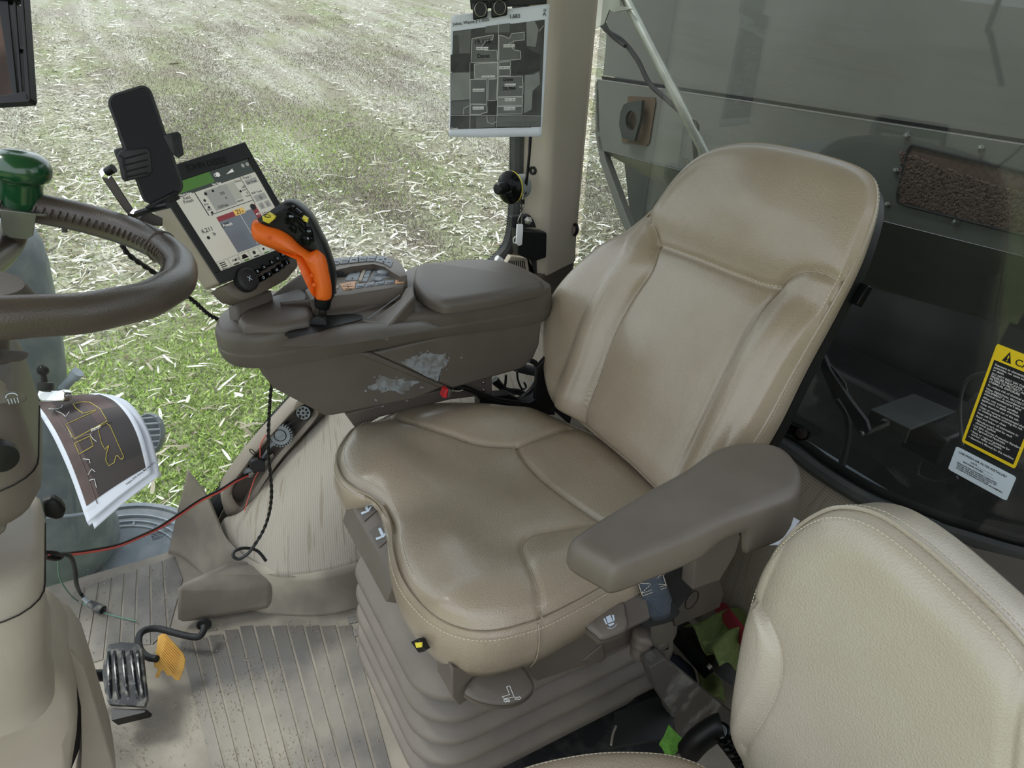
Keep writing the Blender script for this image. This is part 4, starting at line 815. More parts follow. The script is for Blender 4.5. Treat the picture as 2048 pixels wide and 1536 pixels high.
# ---------------------------------------------------------------- multi function lever
lev = thing('control_lever', 'orange and black multifunction lever rising from the console slot', 'lever', deck(640, 650))
LO = Y(620, 520, 1.262); GF = Frame(LO, (math.cos(AZ), -math.sin(AZ), 0), (.03, .05, 1))
def gpx(pts): return [GF.px(*p) for p in pts]
def pill(r0, amp): 
    def f(A, d): t = np.clip(1-d/r0, 0, 1); return amp*(np.sqrt(np.clip(1-t*t, 0, 1)))-amp
    return f
blk = [(504, 447), (530, 428), (556, 410), (566, 405), (582, 408), (604, 424), (618, 442), (632, 470), (646, 498), (660, 540), (664, 575), (659, 605), (650, 606), (640, 560), (625, 515), (600, 500), (570, 478), (530, 462)]
k1_ = puffy(GF, gpx(blk), lambda A, d: pill(.014, .012)(A, d)-.004, 200, 26, skirt=[(0, -.03), (-.002, -.045), (-.01, -.052)]); lb_ = k1_.build('grip_back', 'black', lev, ang=60, label='black upper grip with buttons')
org = [(500, 462), (502, 446), (510, 442), (530, 452), (556, 459), (578, 472), (598, 492), (616, 506), (626, 504), (634, 500), (648, 515), (656, 545), (661, 580), (656, 604), (631, 601), (629, 575), (620, 545), (606, 520), (597, 513), (570, 506), (535, 496), (508, 482)]
def oh(A, d): return pill(.020, .020)(A, d)+.012
ko = puffy(GF, gpx(org), oh, 260, 30, skirt=[(.0, -.012), (-.001, -.03), (-.006, -.036)]); og = ko.build('grip', 'orange', lev, ang=70, label='orange grip')
for u, v, r_ in ((543, 472, .0036), (626, 547, .003), (631, 566, .0034)):
    a, b = GF.px(u, v); c_ = GF.pt(a, b, .0125); MB().lathe(c_, GF.n, [(r_, -.002), (r_*.98, .0003), (r_*.55, .0004), (r_*.5, -.001), (0, -.001)], 16).build('screw_cap', 'orange', og)
mb = MB(); mb.tube([GF.pt(*GF.px(644, 598), -.008), GF.pt(*GF.px(643, 612), -.008), GF.pt(*GF.px(642, 618), -.008)], lambda t: .0165-.003*t, 20, sub=4); mb.build('collar', 'black', lev)
mb = MB(); mb.tube([GF.pt(*GF.px(642, 614), -.008), GF.pt(*GF.px(643, 630), -.008), deck(640, 655, -.02)+Vector((0, .01, 0))], .0075, 16); mb.build('lever_rod', 'dark_steel', lev)
bt = MB(); bt.tube([GF.pt(*GF.px(641, 644), -.014), deck(640, 655, .001)+Vector((0, .012, 0))], lambda t: .010+.006*t, 16); bt.build('slot_boot', 'black_rubber', lev)
mb = MB(); mb.prism([GF.pt(*GF.px(*p), -.001) for p in [(526, 432), (540, 424), (553, 432), (551, 437), (540, 446), (528, 441)]], GF.n*.008, .002); yk = mb.build('button', 'yellow', lev, ang=30, label='yellow stop button')
ic = MB(); ctr = GF.px(538, 431); ic.tube([GF.pt(ctr[0]+.0056*math.cos(a), ctr[1]+.0028*math.sin(a)+.0004, .0074) for a in [k*math.pi/10 for k in range(21)]], .0005, 4, raw=True); ic.tube([GF.pt(ctr[0]-.004, ctr[1], .0074), GF.pt(ctr[0], ctr[1]-.002, .0074), GF.pt(ctr[0]+.004, ctr[1]+.0015, .0074)], .0005, 4, raw=True); ic.build('icon', 'ink', yk)
Q6 = lambda x, y: (490+x/5.484, 400+y/5.484)
for i, (pts, mt) in enumerate((([(430, 215), (445, 145), (490, 112), (545, 150), (540, 250), (480, 270), (435, 265)], 'black_gloss'), ([(460, 300), (510, 262), (560, 300), (555, 370), (500, 345)], 'black_gloss'), ([(545, 215), (575, 190), (660, 255), (668, 330), (610, 290)], 'black_gloss'), ([(570, 300), (600, 270), (665, 340), (668, 385), (600, 350)], 'black_gloss'), ([(440, 110), (510, 62), (540, 75), (530, 120), (490, 108)], 'black_gloss'), ([(535, 95), (560, 90), (620, 140), (610, 190), (540, 145)], 'black_gloss'), ([(625, 205), (640, 172), (690, 200), (684, 250), (632, 230)], 'yellow'), ([(668, 300), (725, 310), (745, 395), (690, 380)], 'black_gloss'), ([(675, 390), (745, 400), (755, 460), (700, 430)], 'black_gloss'), ([(580, 420), (620, 375), (680, 400), (718, 465), (700, 510), (630, 500), (590, 460)], 'black_gloss'))):
    mb = MB(); mb.prism([GF.pt(*GF.px(*Q6(*p)), -.005) for p in pts], GF.n*(.005+.0012*(i % 3)), .0016); mb.build('button', mt, lev, ang=40, label='small yellow button' if mt == 'yellow' else None)
n_ = GF.n
for body_, x, y, s_ in (('IX+', 490, 185, .0055), ('M', 640, 222, .004), ('>|<', 685, 345, .005), ('R', 690, 425, .005)):
    a, b = GF.px(*Q6(x, y)); text('icon', body_, GF.pt(a, b, .0035), GF.u, GF.v, s_, 'ink' if body_ == 'M' else 'icon', lev)

# ---------------------------------------------------------------- touch screen display
_a, _e = math.radians(31), math.radians(28.5); MN = Vector((math.sin(_a)*math.cos(_e), -math.cos(_a)*math.cos(_e), math.sin(_e)))   # faces the driver
mon = [PL(u, v, D(455, 425, 1.30), MN) for u, v in ((298, 346), (490, 284), (613, 501), (441, 567))]
MF = Frame(mon[3], mon[2]-mon[3], mon[0]-mon[3]); MW = (mon[2]-mon[3]).length; MH = (mon[0]-mon[3]).length
dsp = thing('display_monitor', 'touch screen terminal in a black bezel mounted ahead of the console', 'monitor', MF.pt(MW/2, MH/2, -.03))
mp = lambda a, b, h=0: mon[3].lerp(mon[2], a).lerp(mon[0].lerp(mon[1], a), b)+MF.n*h
def mrect(mb, a0, b0, a1, b1, h, th): mb.prism([mp(a0, b0, h), mp(a1, b0, h), mp(a1, b1, h), mp(a0, b1, h)], MF.n*th); return mb
hv = -MF.n*.05
mb = MB(); mb.loft([[mp(.5+(a-.5)*k, .5+(b-.5)*k, -.004)+hv*h for a, b in ((0, 0), (1, 0), (1, 1), (0, 1))] for k, h in ((1, 0), (1.0, .9), (.98, 1.0), (.8, 1.05))]); hs = mb.build('housing', 'plastic_light', dsp, bevel=.006, label='pale grey housing')
mb = MB(); 
for r_ in ((0, 0, 1, .095), (0, .87, 1, 1), (0, .095, .072, .87), (.94, .095, 1, .87)): mrect(mb, *r_, -.004, .005)
mat('bezel_grey', S(44,46,48), .65, spec=.3)
bz = mb.build('bezel', 'bezel_grey', dsp, bevel=.0015)
mat('scr_bg', S(30,30,28), .3, emit=(S(170,172,158), 0.315)); mat('scr_panel', S(30,30,28), .3, emit=(S(196,196,182), 0.336)); mat('scr_map', S(20,22,24), .3, emit=(S(112,120,128), 0.294)); mat('scr_green', S(10,20,10), .3, emit=(S(74,122,44), 0.294)); mat('scr_dark', S(10,12,10), .3, emit=(S(58,66,58), 0.252)); mat('scr_red', S(30,8,8), .3, emit=(S(140,44,50), 0.294)); mat('scr_yellow', S(40,30,10), .3, emit=(S(222,184,96), 0.336)); mat('scr_grey', S(20,20,20), .3, emit=(S(160,162,154), 0.294)); mat('scr_ink', S(14,15,16), .4, emit=(S(30,32,34), 0.084)); mat('scr_white', S(40,40,40), .3, emit=(S(226,226,220), 0.336))
mb = MB(); mrect(mb, .072, .095, .94, .87, -.004, .001); scr = mb.build('screen', 'scr_panel', dsp, smooth=False)
sa = lambda x: .072+x*.868; sb_ = lambda y: .87-y*.775
def srect(name, x0, y0, x1, y1, m_, h=.0008):
    mb = MB(); mb.quad(mp(sa(x0), sb_(y1), -.003+h), mp(sa(x1), sb_(y1), -.003+h), mp(sa(x1), sb_(y0), -.003+h), mp(sa(x0), sb_(y0), -.003+h)); return mb.build(name, m_, scr, smooth=False, fix=False)
for nm, x0, y0, x1, y1, m_, h in (('title_bar', 0, 0, .5, .115, 'scr_green', .0006), ('title_bar', .5, 0, 1, .115, 'scr_dark', .0006), ('caption_bar', 0, .115, 1, .15, 'scr_dark', .0007), ('map_view', .29, .50, .775, .885, 'scr_map', .0006), ('map_alert', .29, .46, .56, .515, 'scr_red', .0008), ('map_tag', .50, .45, .63, .515, 'scr_yellow', .0010), ('map_alert', .72, .46, .785, .62, 'scr_red', .0009), ('guide_line', .553, .515, .557, .87, 'scr_white', .0009), ('panel_rule', .225, .15, .235, .42, 'scr_ink', .0008), ('panel_rule', .79, .15, .797, .46, 'scr_ink', .0008), ('panel_rule', .27, .415, .79, .422, 'scr_ink', .0007), ('work_panel', .33, .17, .60, .40, 'scr_grey', .0006), ('work_panel', .60, .17, .70, .36, 'scr_bg', .0006), ('soft_key', .82, .20, .97, .255, 'scr_grey', .0006), ('soft_key', .82, .38, .97, .45, 'scr_grey', .0006), ('soft_key', .82, .47, .885, .54, 'scr_grey', .0006), ('soft_key', .905, .47, .97, .54, 'scr_grey', .0006), ('map_caption', .29, .545, .385, .59, 'scr_dark', .0009), ('status_bar', .0, .895, 1, 1.0, 'scr_bg', .0006)):
    srect(nm, x0, y0, x1, y1, m_, h)
for k in range(5): srect('soft_key', .02+k*.13, .905, .135+k*.13, .985, 'scr_panel', .0009); 
for k in range(3): srect('menu_bar', .035, .918+k*.022, .10, .930+k*.022, 'scr_ink', .0011)
for k, c_ in enumerate(('scr_dark', 'scr_green', 'scr_dark', 'scr_green')): srect('key_state', .17+k*.13, .978, .24+k*.13, .992, c_, .0012)
def stext(s_, x, y, sz, m_='scr_ink', al='LEFT'): text('lettering', s_, mp(sa(x), sb_(y), -.0012), MF.u, MF.v, sz*.86, m_, scr, al)
for a in (('Work Setup', .06, .143, .006, 'scr_white'), ('Field', .08, .19, .009), ('Potash', .06, .225, .009), ('6,211', .055, .57, .013), ('lb', .15, .63, .010), ('1229166', .36, .385, .008), ('235', .47, .26, .008), ('0', .50, .32, .008), ('21', .52, .505, .014), ('ft', .59, .505, .007), ('Potash', .30, .583, .009, 'scr_white'), ('Set Track', .83, .243, .007), ('Track 1', .81, .185, .008), ('Shift Track', .81, .36, .007), ('-||-', .865, .43, .010), ('-|', .835, .52, .009), ('|-', .92, .52, .009), ('5.9 in', .80, .60, .008), ('49.8', .725, .58, .006, 'scr_white'), ('AUTO', .175, .955, .007), ('Status', .70, .19, .007), ('Run Page', .45, .145, .006, 'scr_white'), ('400000', .60, .39, .006), ('lb/ac', .245, .31, .006), ('lb/ac', .245, .37, .006), ('lb', .25, .43, .006), ('605', .745, .27, .007), ('ft/min', .73, .295, .005), ('0', .76, .34, .007), ('ft/min', .73, .365, .005), ('ON', .52, .07, .010, 'scr_white'), ('MENU', .03, .997, .004)): stext(*a)
mb = MB()
def disc(cx, cy, r, m_): 
    mb = MB(); c_ = mp(sa(cx), sb_(cy), -.0022); mb.prism([c_+MF.u*(r*math.cos(k*.3927))+MF.v*(r*math.sin(k*.3927)) for k in range(16)], MF.n*.0003); return mb.build('screen_icon', m_, scr, smooth=False)
for a in ((.57, .055, 0.0043, 'scr_white'), (.90, .05, 0.0037, 'scr_grey'), (.96, .05, 0.0037, 'scr_grey'), (.745, .485, 0.0062, 'scr_ink'), (.33, .20, 0.0031, 'scr_ink'), (.42, .195, 0.0025, 'scr_ink'), (.52, .19, 0.0050, 'scr_grey'), (.28, .26, 0.0025, 'scr_ink'), (.28, .34, 0.0025, 'scr_ink'), (.28, .40, 0.0025, 'scr_ink'), (.09, .63, 0.0031, 'scr_ink'), (.22, .945, 0.0019, 'scr_ink'), (.46, .94, 0.0037, 'scr_dark'), (.585, .94, 0.0025, 'scr_ink'), (.71, .29, 0.0025, 'scr_ink')): disc(*a)
mb = MB(); mb.prism([mp(sa(.29), sb_(.965), -.0017), mp(sa(.375), sb_(.965), -.0017), mp(sa(.35), sb_(.92), -.0017), mp(sa(.315), sb_(.92), -.0017)], MF.n*.0002); mb.build('screen_icon', 'scr_ink', scr, smooth=False)
mb = MB(); mb.prism([mp(sa(.66), sb_(.08), -.0017), mp(sa(.76), sb_(.08), -.0017), mp(sa(.76), sb_(.045), -.0017)], MF.n*.0002); mb.build('screen_icon', 'scr_white', scr, smooth=False)
mat('emboss', S(10,10,11), .5, spec=.3)
text('brand_lettering', 'JOHN DEERE', mp(.515, .908, .0012), MF.u, MF.v, .0155, 'emboss', bz, 'CENTER', ext=.0004)
# keypad bar under the screen with its knob and keys
kq = lambda u, v, h=-.012: MF.pt(*MF.px(u, v), h)
mb = MB(); mb.prism([kq(*p, -.045) for p in [(448, 572), (468, 592), (488, 599), (520, 590), (580, 556), (602, 530), (600, 512), (585, 510), (520, 538), (460, 564)]], MF.n*.038, .006); kp = mb.build('keypad', 'plastic', dsp, ang=50)
mb = MB(); r_ = []
kc_ = kq(492, 560, -.008); pr = [(.021, 0), (.0225, .003), (.0215, .016), (.018, .019), (.0165, .0195), (.016, .0185), (0, .019)]; mb.lathe(kc_, MF.n, pr, 48); kb = mb.build('knob', 'black_rubber', kp)
mb = MB()
for k in range(36): a = k*math.pi/18; e = MF.u*math.cos(a)+MF.v*math.sin(a); mb.tube([kc_+e*.0222+MF.n*.004, kc_+e*.0218+MF.n*.015], .0008, 4, raw=True)
mb.build('knurling', 'black', kb, kind='stuff')
text('key_mark', 'X', kc_-MF.u*.004-MF.v*.004+MF.n*.0196, MF.u, MF.v, .012, 'icon', kb)
Q5 = lambda x, y: (320+x/4.8, 280+y/4.8); marks = 'BXAOHCSDPMTJ'
for i, (x, y) in enumerate(((930, 1262), (990, 1222), (1065, 1175), (1118, 1140), (1172, 1105), (1225, 1085), (930, 1350), (985, 1325), (1045, 1290), (1112, 1250), (1165, 1212), (1215, 1172))):
    c_ = MF.px(*Q5(x, y)); mb = MB(); R_k = Matrix((MF.u, MF.v, MF.n)).transposed(); mb.box(MF.pt(*c_, -.003), (.0115, .0110, .012), R_k, .9); k_ = mb.build('key', 'black_gloss', kp, bevel=.001); text('key_mark', marks[i], MF.pt(c_[0]-.0025, c_[1]-.0025, .0034), MF.u, MF.v, .0068, 'icon', k_)
mb = MB(); mb.prism([kq(*p, -.03) for p in [(490, 595), (540, 575), (562, 570), (568, 592), (535, 622), (505, 645), (494, 630)]], MF.n*-.03); mb.build('mount_arm', 'plastic_dark', dsp, bevel=.006)
mb = MB(); mb.prism([kq(*p, -.05) for p in [(282, 412), (322, 412), (322, 436), (300, 442), (275, 436), (268, 425)]], MF.n*-.012, .002); mb.build('bracket_ear', 'dark_steel', dsp, bevel=.002)

# ---------------------------------------------------------------- phone and its clamp
pc = D(295, 292, .95); pn = (CAM-pc).normalized(); p_bl, p_br, p_tl, p_tr = [PL(u, v, pc, pn) for u, v in ((290, 413), (372, 383), (224, 191), (308, 173))]
PF = Frame(p_bl, p_br-p_bl, (p_tl-p_bl)+(p_tr-p_br)); PW, PH = (p_br-p_bl).length, (p_tl-p_bl).length
_sk = ((p_tl-p_bl)+(p_tr-p_br)).normalized(); PF.v = (_sk*.75+PF.v*.25).normalized()
phone = thing('phone', 'black mobile phone held upright in the clamp left of the screen', 'phone', PF.pt(PW/2, 0, -.005))
def rr2(a0, b0, a1, b1, r, n=8): 
    out = []
    for cx, cy, t0 in ((a1-r, b1-r, 0), (a0+r, b1-r, 90), (a0+r, b0+r, 180), (a1-r, b0+r, 270)):
        for k in range(n+1): t = math.radians(t0+90*k/n); out.append((cx+r*math.cos(t), cy+r*math.sin(t)))
    return out
def prm(F, pts, h): return [F.pt(a, b, h) for a, b in pts]
mb = MB(); mb.loft([prm(PF, rr2(i, i, PW-i, PH-i, .013-i), h) for i, h in ((.002, -.013), (0, -.011), (0, -.002), (.001, .0), (.0035, .0006), (.0042, -.0006))]); cs_ = mb.build('phone_case', 'black_rubber', phone, ang=40)
mb = MB(); mb.loft([prm(PF, rr2(.0045, .0045, PW-.0045, PH-.0045, .0095), h) for h in (-.004, -.0004)]); mb.build('phone_screen', 'black_gloss', phone, smooth=False)
for b in (.50, .58, .64): mb = MB(); mb.box(PF.pt(-.0004, PH*b, -.006), (.0014, .010, .004), Matrix((PF.u, PF.v, PF.n)).transposed()); mb.build('side_button', 'black', phone, bevel=.0006)
hold = thing('phone_holder', 'black spring clamp phone holder with two ribbed side pads', 'holder', PF.pt(PW/2, PH*.3, -.03))
RP = Matrix((PF.u, PF.v, PF.n)).transposed()
mb = MB(); mb.box(PF.pt(PW*.5, PH*.28, -.028), (PW*.86, PH*.5, .026), RP); mb.build('clamp_body', 'black', hold, bevel=.006)
for pts, hh, lab in (([(216, 312), (222, 304), (282, 304), (290, 312), (299, 350), (292, 357), (240, 362), (232, 356)], .008, 'left'), ([(312, 284), (346, 281), (354, 287), (365, 326), (354, 331), (338, 322)], .003, 'right')):
    mb = MB(); mb.prism([PF.pt(*PF.px(*p), -.012) for p in pts], PF.n*(.012+hh), .003); pd_ = mb.build('clamp_pad', 'black_rubber', hold, ang=40)
    mb = MB()
    if lab == 'left':
        for (u0, v0), (u1, v1) in (((233, 319), (282, 313)), ((236, 331), (285, 326)), ((240, 343), (288, 338)), ((244, 353), (290, 350))): mb.tube([PF.pt(*PF.px(u0, v0), hh+.0005), PF.pt(*PF.px(u1, v1), hh+.0005)], .0011, 5, raw=True)
        mb.tube([PF.pt(*PF.px(*p), hh+.0005) for p in [(222, 312), (230, 318), (233, 332), (238, 340), (242, 358)]], .0012, 5)
    else:
        for k in range(4): mb.tube([PF.pt(*PF.px(334+k*4, 286), hh+.0004), PF.pt(*PF.px(346+k*4, 326-k), hh+.0004)], .0008, 5, raw=True)
    mb.build('pad_rib', 'black', pd_, kind='stuff')
mb = MB(); mb.lathe(PF.pt(PW*.05, PH*.47, -.028), -PF.u+PF.v*.1, [(.012, -.02), (.012, .012), (.010, .016), (0, .016)], 24); mb.build('pivot', 'black_rubber', hold)
mb = MB(); mb.prism([PF.pt(*PF.px(*p), -.012) for p in [(290, 413), (340, 395), (362, 392), (360, 402), (338, 410), (320, 417), (296, 418)]], PF.n*.022, .002); mb.build('foot', 'black', hold, bevel=.002)
mb = MB(); mb.tube([PF.pt(*PF.px(335, 407), .004), PF.pt(*PF.px(360, 398), .004)], .006, 12); mb.build('plug', 'black_rubber', hold)
brk = thing('phone_bracket', 'flat dark steel bracket arm bolted beside the phone clamp', 'bracket', PF.pt(-.02, 0, -.04))
QF_ = Frame(PF.pt(0, 0, -.045), PF.u, PF.v); bq = lambda u, v, h=0: QF_.pt(*QF_.px(u, v), h)
mb = MB(); mb.prism([bq(*p) for p in [(196, 344), (212, 338), (224, 352), (268, 420), (256, 428), (248, 420), (204, 356)]], QF_.n*.003); mb.build('bar', 'dark_steel', brk, bevel=.001)
mb = MB(); mb.prism([bq(*p) for p in [(254, 424), (262, 418), (300, 424), (325, 436), (325, 452), (290, 450), (258, 440)]], QF_.n*.004); mb.build('ear', 'dark_steel', brk, bevel=.001)
for u, v in ((211, 346), (272, 428)):
    mb = MB(); mb.lathe(bq(u, v, .002), QF_.n, [(.008, 0), (.008, .002), (.006, .0022), (.006, .007), (0, .008)], 6); mb.build('bolt', 'chrome', brk, smooth=False)
mb = MB(); mb.tube([bq(214, 344, .006), bq(228, 336, .012)], .006, 12); mb.build('spacer', 'black', brk)

# ---------------------------------------------------------------- steering wheel, spinner knob, column
WC = Vector((-.135, .95, 1.082)); WR = .212; WT = math.radians(13)
wu = Vector((math.cos(WT), 0, -math.sin(WT))); wv = Vector((0, 1, 0)); wnn = Vector((math.sin(WT), 0, math.cos(WT)))
wp = lambda a, r=WR, h=0: WC+wu*(r*math.cos(a))+wv*(r*math.sin(a))+wnn*h
whl = thing('steering_wheel', 'dark brown leather wrapped steering wheel at the left edge', 'steering wheel', WC)
mb = MB(); n, m = 120, 20; vs = []
for i in range(n):
    a = 2*math.pi*i/n; e = (wp(a)-WC).normalized()
    for k in range(m): b = 2*math.pi*k/m; q = .0195+.0008*math.sin(i*.9)*math.sin(b+2); vs.append(wp(a)+e*(q*math.cos(b))+wnn*(q*1.05*math.sin(b)))
mb.add(vs, [(i*m+k, ((i+1) % n)*m+k, ((i+1) % n)*m+(k+1) % m, i*m+(k+1) % m) for i in range(n) for k in range(m)])
mat('wheel_leather', S(78,70,63), .36, S(68,60,54), 9, (.3, .7), bump=.15, bscale=500, btype='voronoi', coat=.1)
rim = mb.build('rim', 'wheel_leather', whl, ang=80)
mb = MB()
for i in range(56):                                       # lacing pulled tight along the inner side
    a = math.radians(-38+i*2.9); e = (wp(a)-WC).normalized(); q0 = wp(a)-e*.0195+wnn*.008; q1 = wp(a+.018)-e*.0205-wnn*.004; mb.tube([q0, (q0+q1)/2-e*.0022, q1], .0014, 5, sub=2)
mb.build('lacing', 'wheel_leather', rim, kind='stuff')
for a in (math.radians(20), math.radians(75)): 
    mb = MB(); e = (wp(a)-WC).normalized(); mb.tube([wp(a)+e*(.0202*math.cos(b))+wnn*(.0212*math.sin(b)) for b in [k*math.pi/12 for k in range(25)]], .0013, 5, raw=True); mb.build('seam_welt', 'wheel_leather', rim)
for a in (100, 220, 340):
    a = math.radians(a)
    if a > 5: continue
    mb = MB(); p0, p1 = wp(a, WR-.004), wp(a, .03, -.05); mb.tube([p0, p0.lerp(p1, .5)+wnn*-.012, p1], lambda t: .017+.006*t, 14); mb.build('spoke', 'wheel_leather', whl)
mb = MB(); mb.lathe(WC-wnn*.085, wnn, [(.05, 0), (.06, .01), (.062, .03), (.05, .045), (0, .048)], 40); mb.build('hub', 'plastic_dark', whl)
mb = MB(); mb.tube([WC-wnn*.08, WC-wnn*.16], .035, 24); mb.build('column_tube', 'plastic_dark', whl)
ka = math.radians(77); kb_ = wp(ka)
kc_ = Y(42, 412, kb_.y); kax = (wnn+Vector((0, -.02, 0))).normalized()
knb = thing('spinner_knob', 'glossy green spinner knob clamped to the steering wheel rim', 'knob', kb_)
mb = MB(); mb.lathe(kc_, kax, [(.024, 0), (.0255, .004), (.0258, .03), (.0275, .036), (.034, .039), (.0365, .046), (.036, .056), (.031, .066), (.020, .072), (0, .0735)], 48); mb.build('knob_cap', 'green_knob', knb, ang=60)
mat('zinc', S(150,152,146), .35, S(120,122,116), 18, (.3, .7), metal=.85)
mb = MB(); mb.prism([kc_+wu*a+wv*b-kax*.004 for a, b in smooth_ring([(-.055, -.012, 0), (-.03, -.032, 0), (-.01, -.034, 0), (.02, -.03, 0), (.055, -.016, 0), (.062, .0, 0), (.05, .016, 0), (0, .026, 0), (-.05, .016, 0)], 60)[:, :2]], kax*.004); mb.build('clamp_plate', 'zinc', knb, bevel=.001)
mb = MB(); mb.prism([kc_+wu*a-wv*.032-kax*z for a, z in ((-.022, -.001), (.018, -.001), (.014, .03), (.006, .036), (-.012, .036), (-.02, .03))], wv*-.003); mb.build('clamp_tab', 'zinc', knb, bevel=.001)
for a in (-.046, .05):
    c_ = kc_+wu*a+wv*.0
    mb = MB(); mb.lathe(c_, kax, [(.0105, 0), (.011, .002), (.008, .006), (0, .008)], 24); mb.build('bolt_head', 'zinc', knb)
    mb = MB(); mb.lathe(c_-kax*.03, kax, [(.004, 0), (.004, .014), (.0085, .0142), (.0085, .021), (.006, .0212), (.006, .028)], 6); mb.build('bolt_nut', 'zinc', knb, smooth=False)
mb = MB(); mb.tube([kc_-kax*.008, kc_-kax*.008-wu*.02-kax*.055, WC-wnn*.05-wu*.02], lambda t: .016+.006*t, 14); mb.build('spoke', 'wheel_leather', whl)
# column head with switch pods
colm = thing('steering_column', 'moulded taupe steering column with lamp switch pads and lower cowl', 'column', (-.25, .95, 0))
hd = MB(); r_ = []
for z, k in ((.795, .80), (.800, .88), (.822, .97), (.86, 1.0), (.93, 1.0), (.952, .96), (.962, .86)): r_.append([Vector((-.27+(p[0]+.27)*k, .93+(p[1]-.93)*k, z)) for p in rrect(-.43, -.122, .80, 1.05, .05, 0, 72)])
hd.loft(r_); head = hd.build('column_head', 'plastic', colm, ang=60)
mb = MB(); mb.tube([Vector((p[0], p[1], .856)) for p in rrect(-.431, -.1215, .799, 1.051, .05, 0, 72)], .0009, 4, raw=True); mb.build('parting_line', 'black', head)
X0 = -.1065
for pts, fz in (([(-10, 702), (20, 703), (52, 706), (55, 714), (42, 722), (25, 724), (12, 728), (-10, 728)], None), ([(-12, 764), (4, 768), (8, 782), (30, 786), (50, 792), (52, 800), (44, 805), (10, 808), (-12, 806)], None)):
    mb = MB(); P3 = [PL(u, v, (-.115, .9, .955), (.62, -.25, .75)) if v < 740 else Y(u, v, .797) for u, v in pts]
    nrm_ = Vector((.5, -.5, .7)).normalized(); mb.prism([Vector(p) for p in smooth_ring([tuple(p) for p in P3], 40)], nrm_*.004, .002); pd_ = mb.build('switch_pad', 'plastic_dark', head, ang=50)
    if fz is None and pts[0][1] > 740:
        ic = MB(); c_ = Y(24, 795, .793); ic.tube([c_+Vector((.005*math.cos(a), 0, .004*math.sin(a)+.001)) for a in [k*math.pi/8 for k in range(9)]], .0005, 4, raw=True)
        for k in range(4): ic.tube([c_+Vector((-.004+.0027*k, 0, -.001)), c_+Vector((-.004+.0027*k, 0, -.007))], .0004, 4, raw=True)
        ic.build('icon', 'icon', pd_, smooth=False, kind='stuff')
mb = MB(); mb.lathe(Y(-6, 902, .79), (.3, -1, 0), [(.014, 0), (.017, .012), (.015, .02), (0, .022)], 24); mb.build('ignition_knob', 'black', colm)
# pedestal and flared cowl
pe = MB(); rg = []
for v, dx, y0, y1 in ((955, -.018, .86, 1.03), (972, -.004, .84, 1.05), (1010, 0, .82, 1.06), (1150, 0, .82, 1.06), (1180, .004, .82, 1.06), (1205, .012, .815, 1.07)):
    p = Y(90, v, 1.05); x1 = p.x+dx; rg.append([Vector((a, b, p.z)) for a, b, _ in [tuple(q) for q in rrect(-.48, x1, y0, y1, .045, 0, 72)]])
pe.loft(rg); ped = pe.build('pedestal', 'plastic_light', colm, ang=60)
_z = Y(90, 1008, 1.05); MB().tube([Vector((p[0], p[1], _z.z)) for p in rrect(-.481, _z.x+.0006, .819, 1.061, .045, 0, 72)], .0010, 4, raw=True).build('parting_line', 'black', ped)
cw = MB(); pts = [(-40, 1195), (60, 1165), (92, 1172), (118, 1195), (138, 1235), (150, 1290), (148, 1330), (140, 1385), (132, 1450), (120, 1510), (60, 1500), (0, 1480), (-40, 1470)]
cw.prism([Y(u, v, 1.06) for u, v in pts], (0, -.16, 0), .02); cw.build('inner_cowl', 'plastic_light', colm, bevel=.02, ang=50)
gp_ = MB(); gp_.prism([Y(u, v, 1.062) for u, v in [(130, 1225), (150, 1260), (160, 1300), (166, 1380), (158, 1470), (140, 1515), (118, 1520), (120, 1400)]], (0, -.03, 0)); gp_.build('cowl_gap', 'black', colm)
ow = MB(); pts = [(118, 1200), (140, 1212), (162, 1245), (180, 1300), (205, 1385), (220, 1440), (228, 1490), (236, 1600), (-60, 1700), (-60, 1490), (60, 1500), (130, 1522), (150, 1510), (158, 1470), (164, 1400), (158, 1320), (146, 1262)]
ow.prism([Y(u, v, 1.085) for u, v in pts], (0, -.10, 0), .006); ow.build('outer_cowl', 'plastic_light', colm, bevel=.012, ang=50)
mb = MB(); mb.prism([Y(u, v, .86) for u, v in [(-20, 960), (8, 958), (18, 985), (20, 1010), (12, 1035), (-20, 1060)]], (0, -.03, 0), .004); mb.build('tilt_lever', 'plastic_dark', colm, bevel=.008)
mb = MB(); mb.tube([Y(*p, .93) for p in [(60, 1003), (88, 1008), (92, 1016)]], .0009, 4); 
blk_ = MB(); blk_.prism([Y(u, v, 1.08) for u, v in [(84, 990), (105, 984), (122, 995), (132, 1008), (126, 1024), (112, 1028), (84, 1020)]], (0, -.02, 0), .006); blk_.build('release_latch', 'black', colm, bevel=.006)
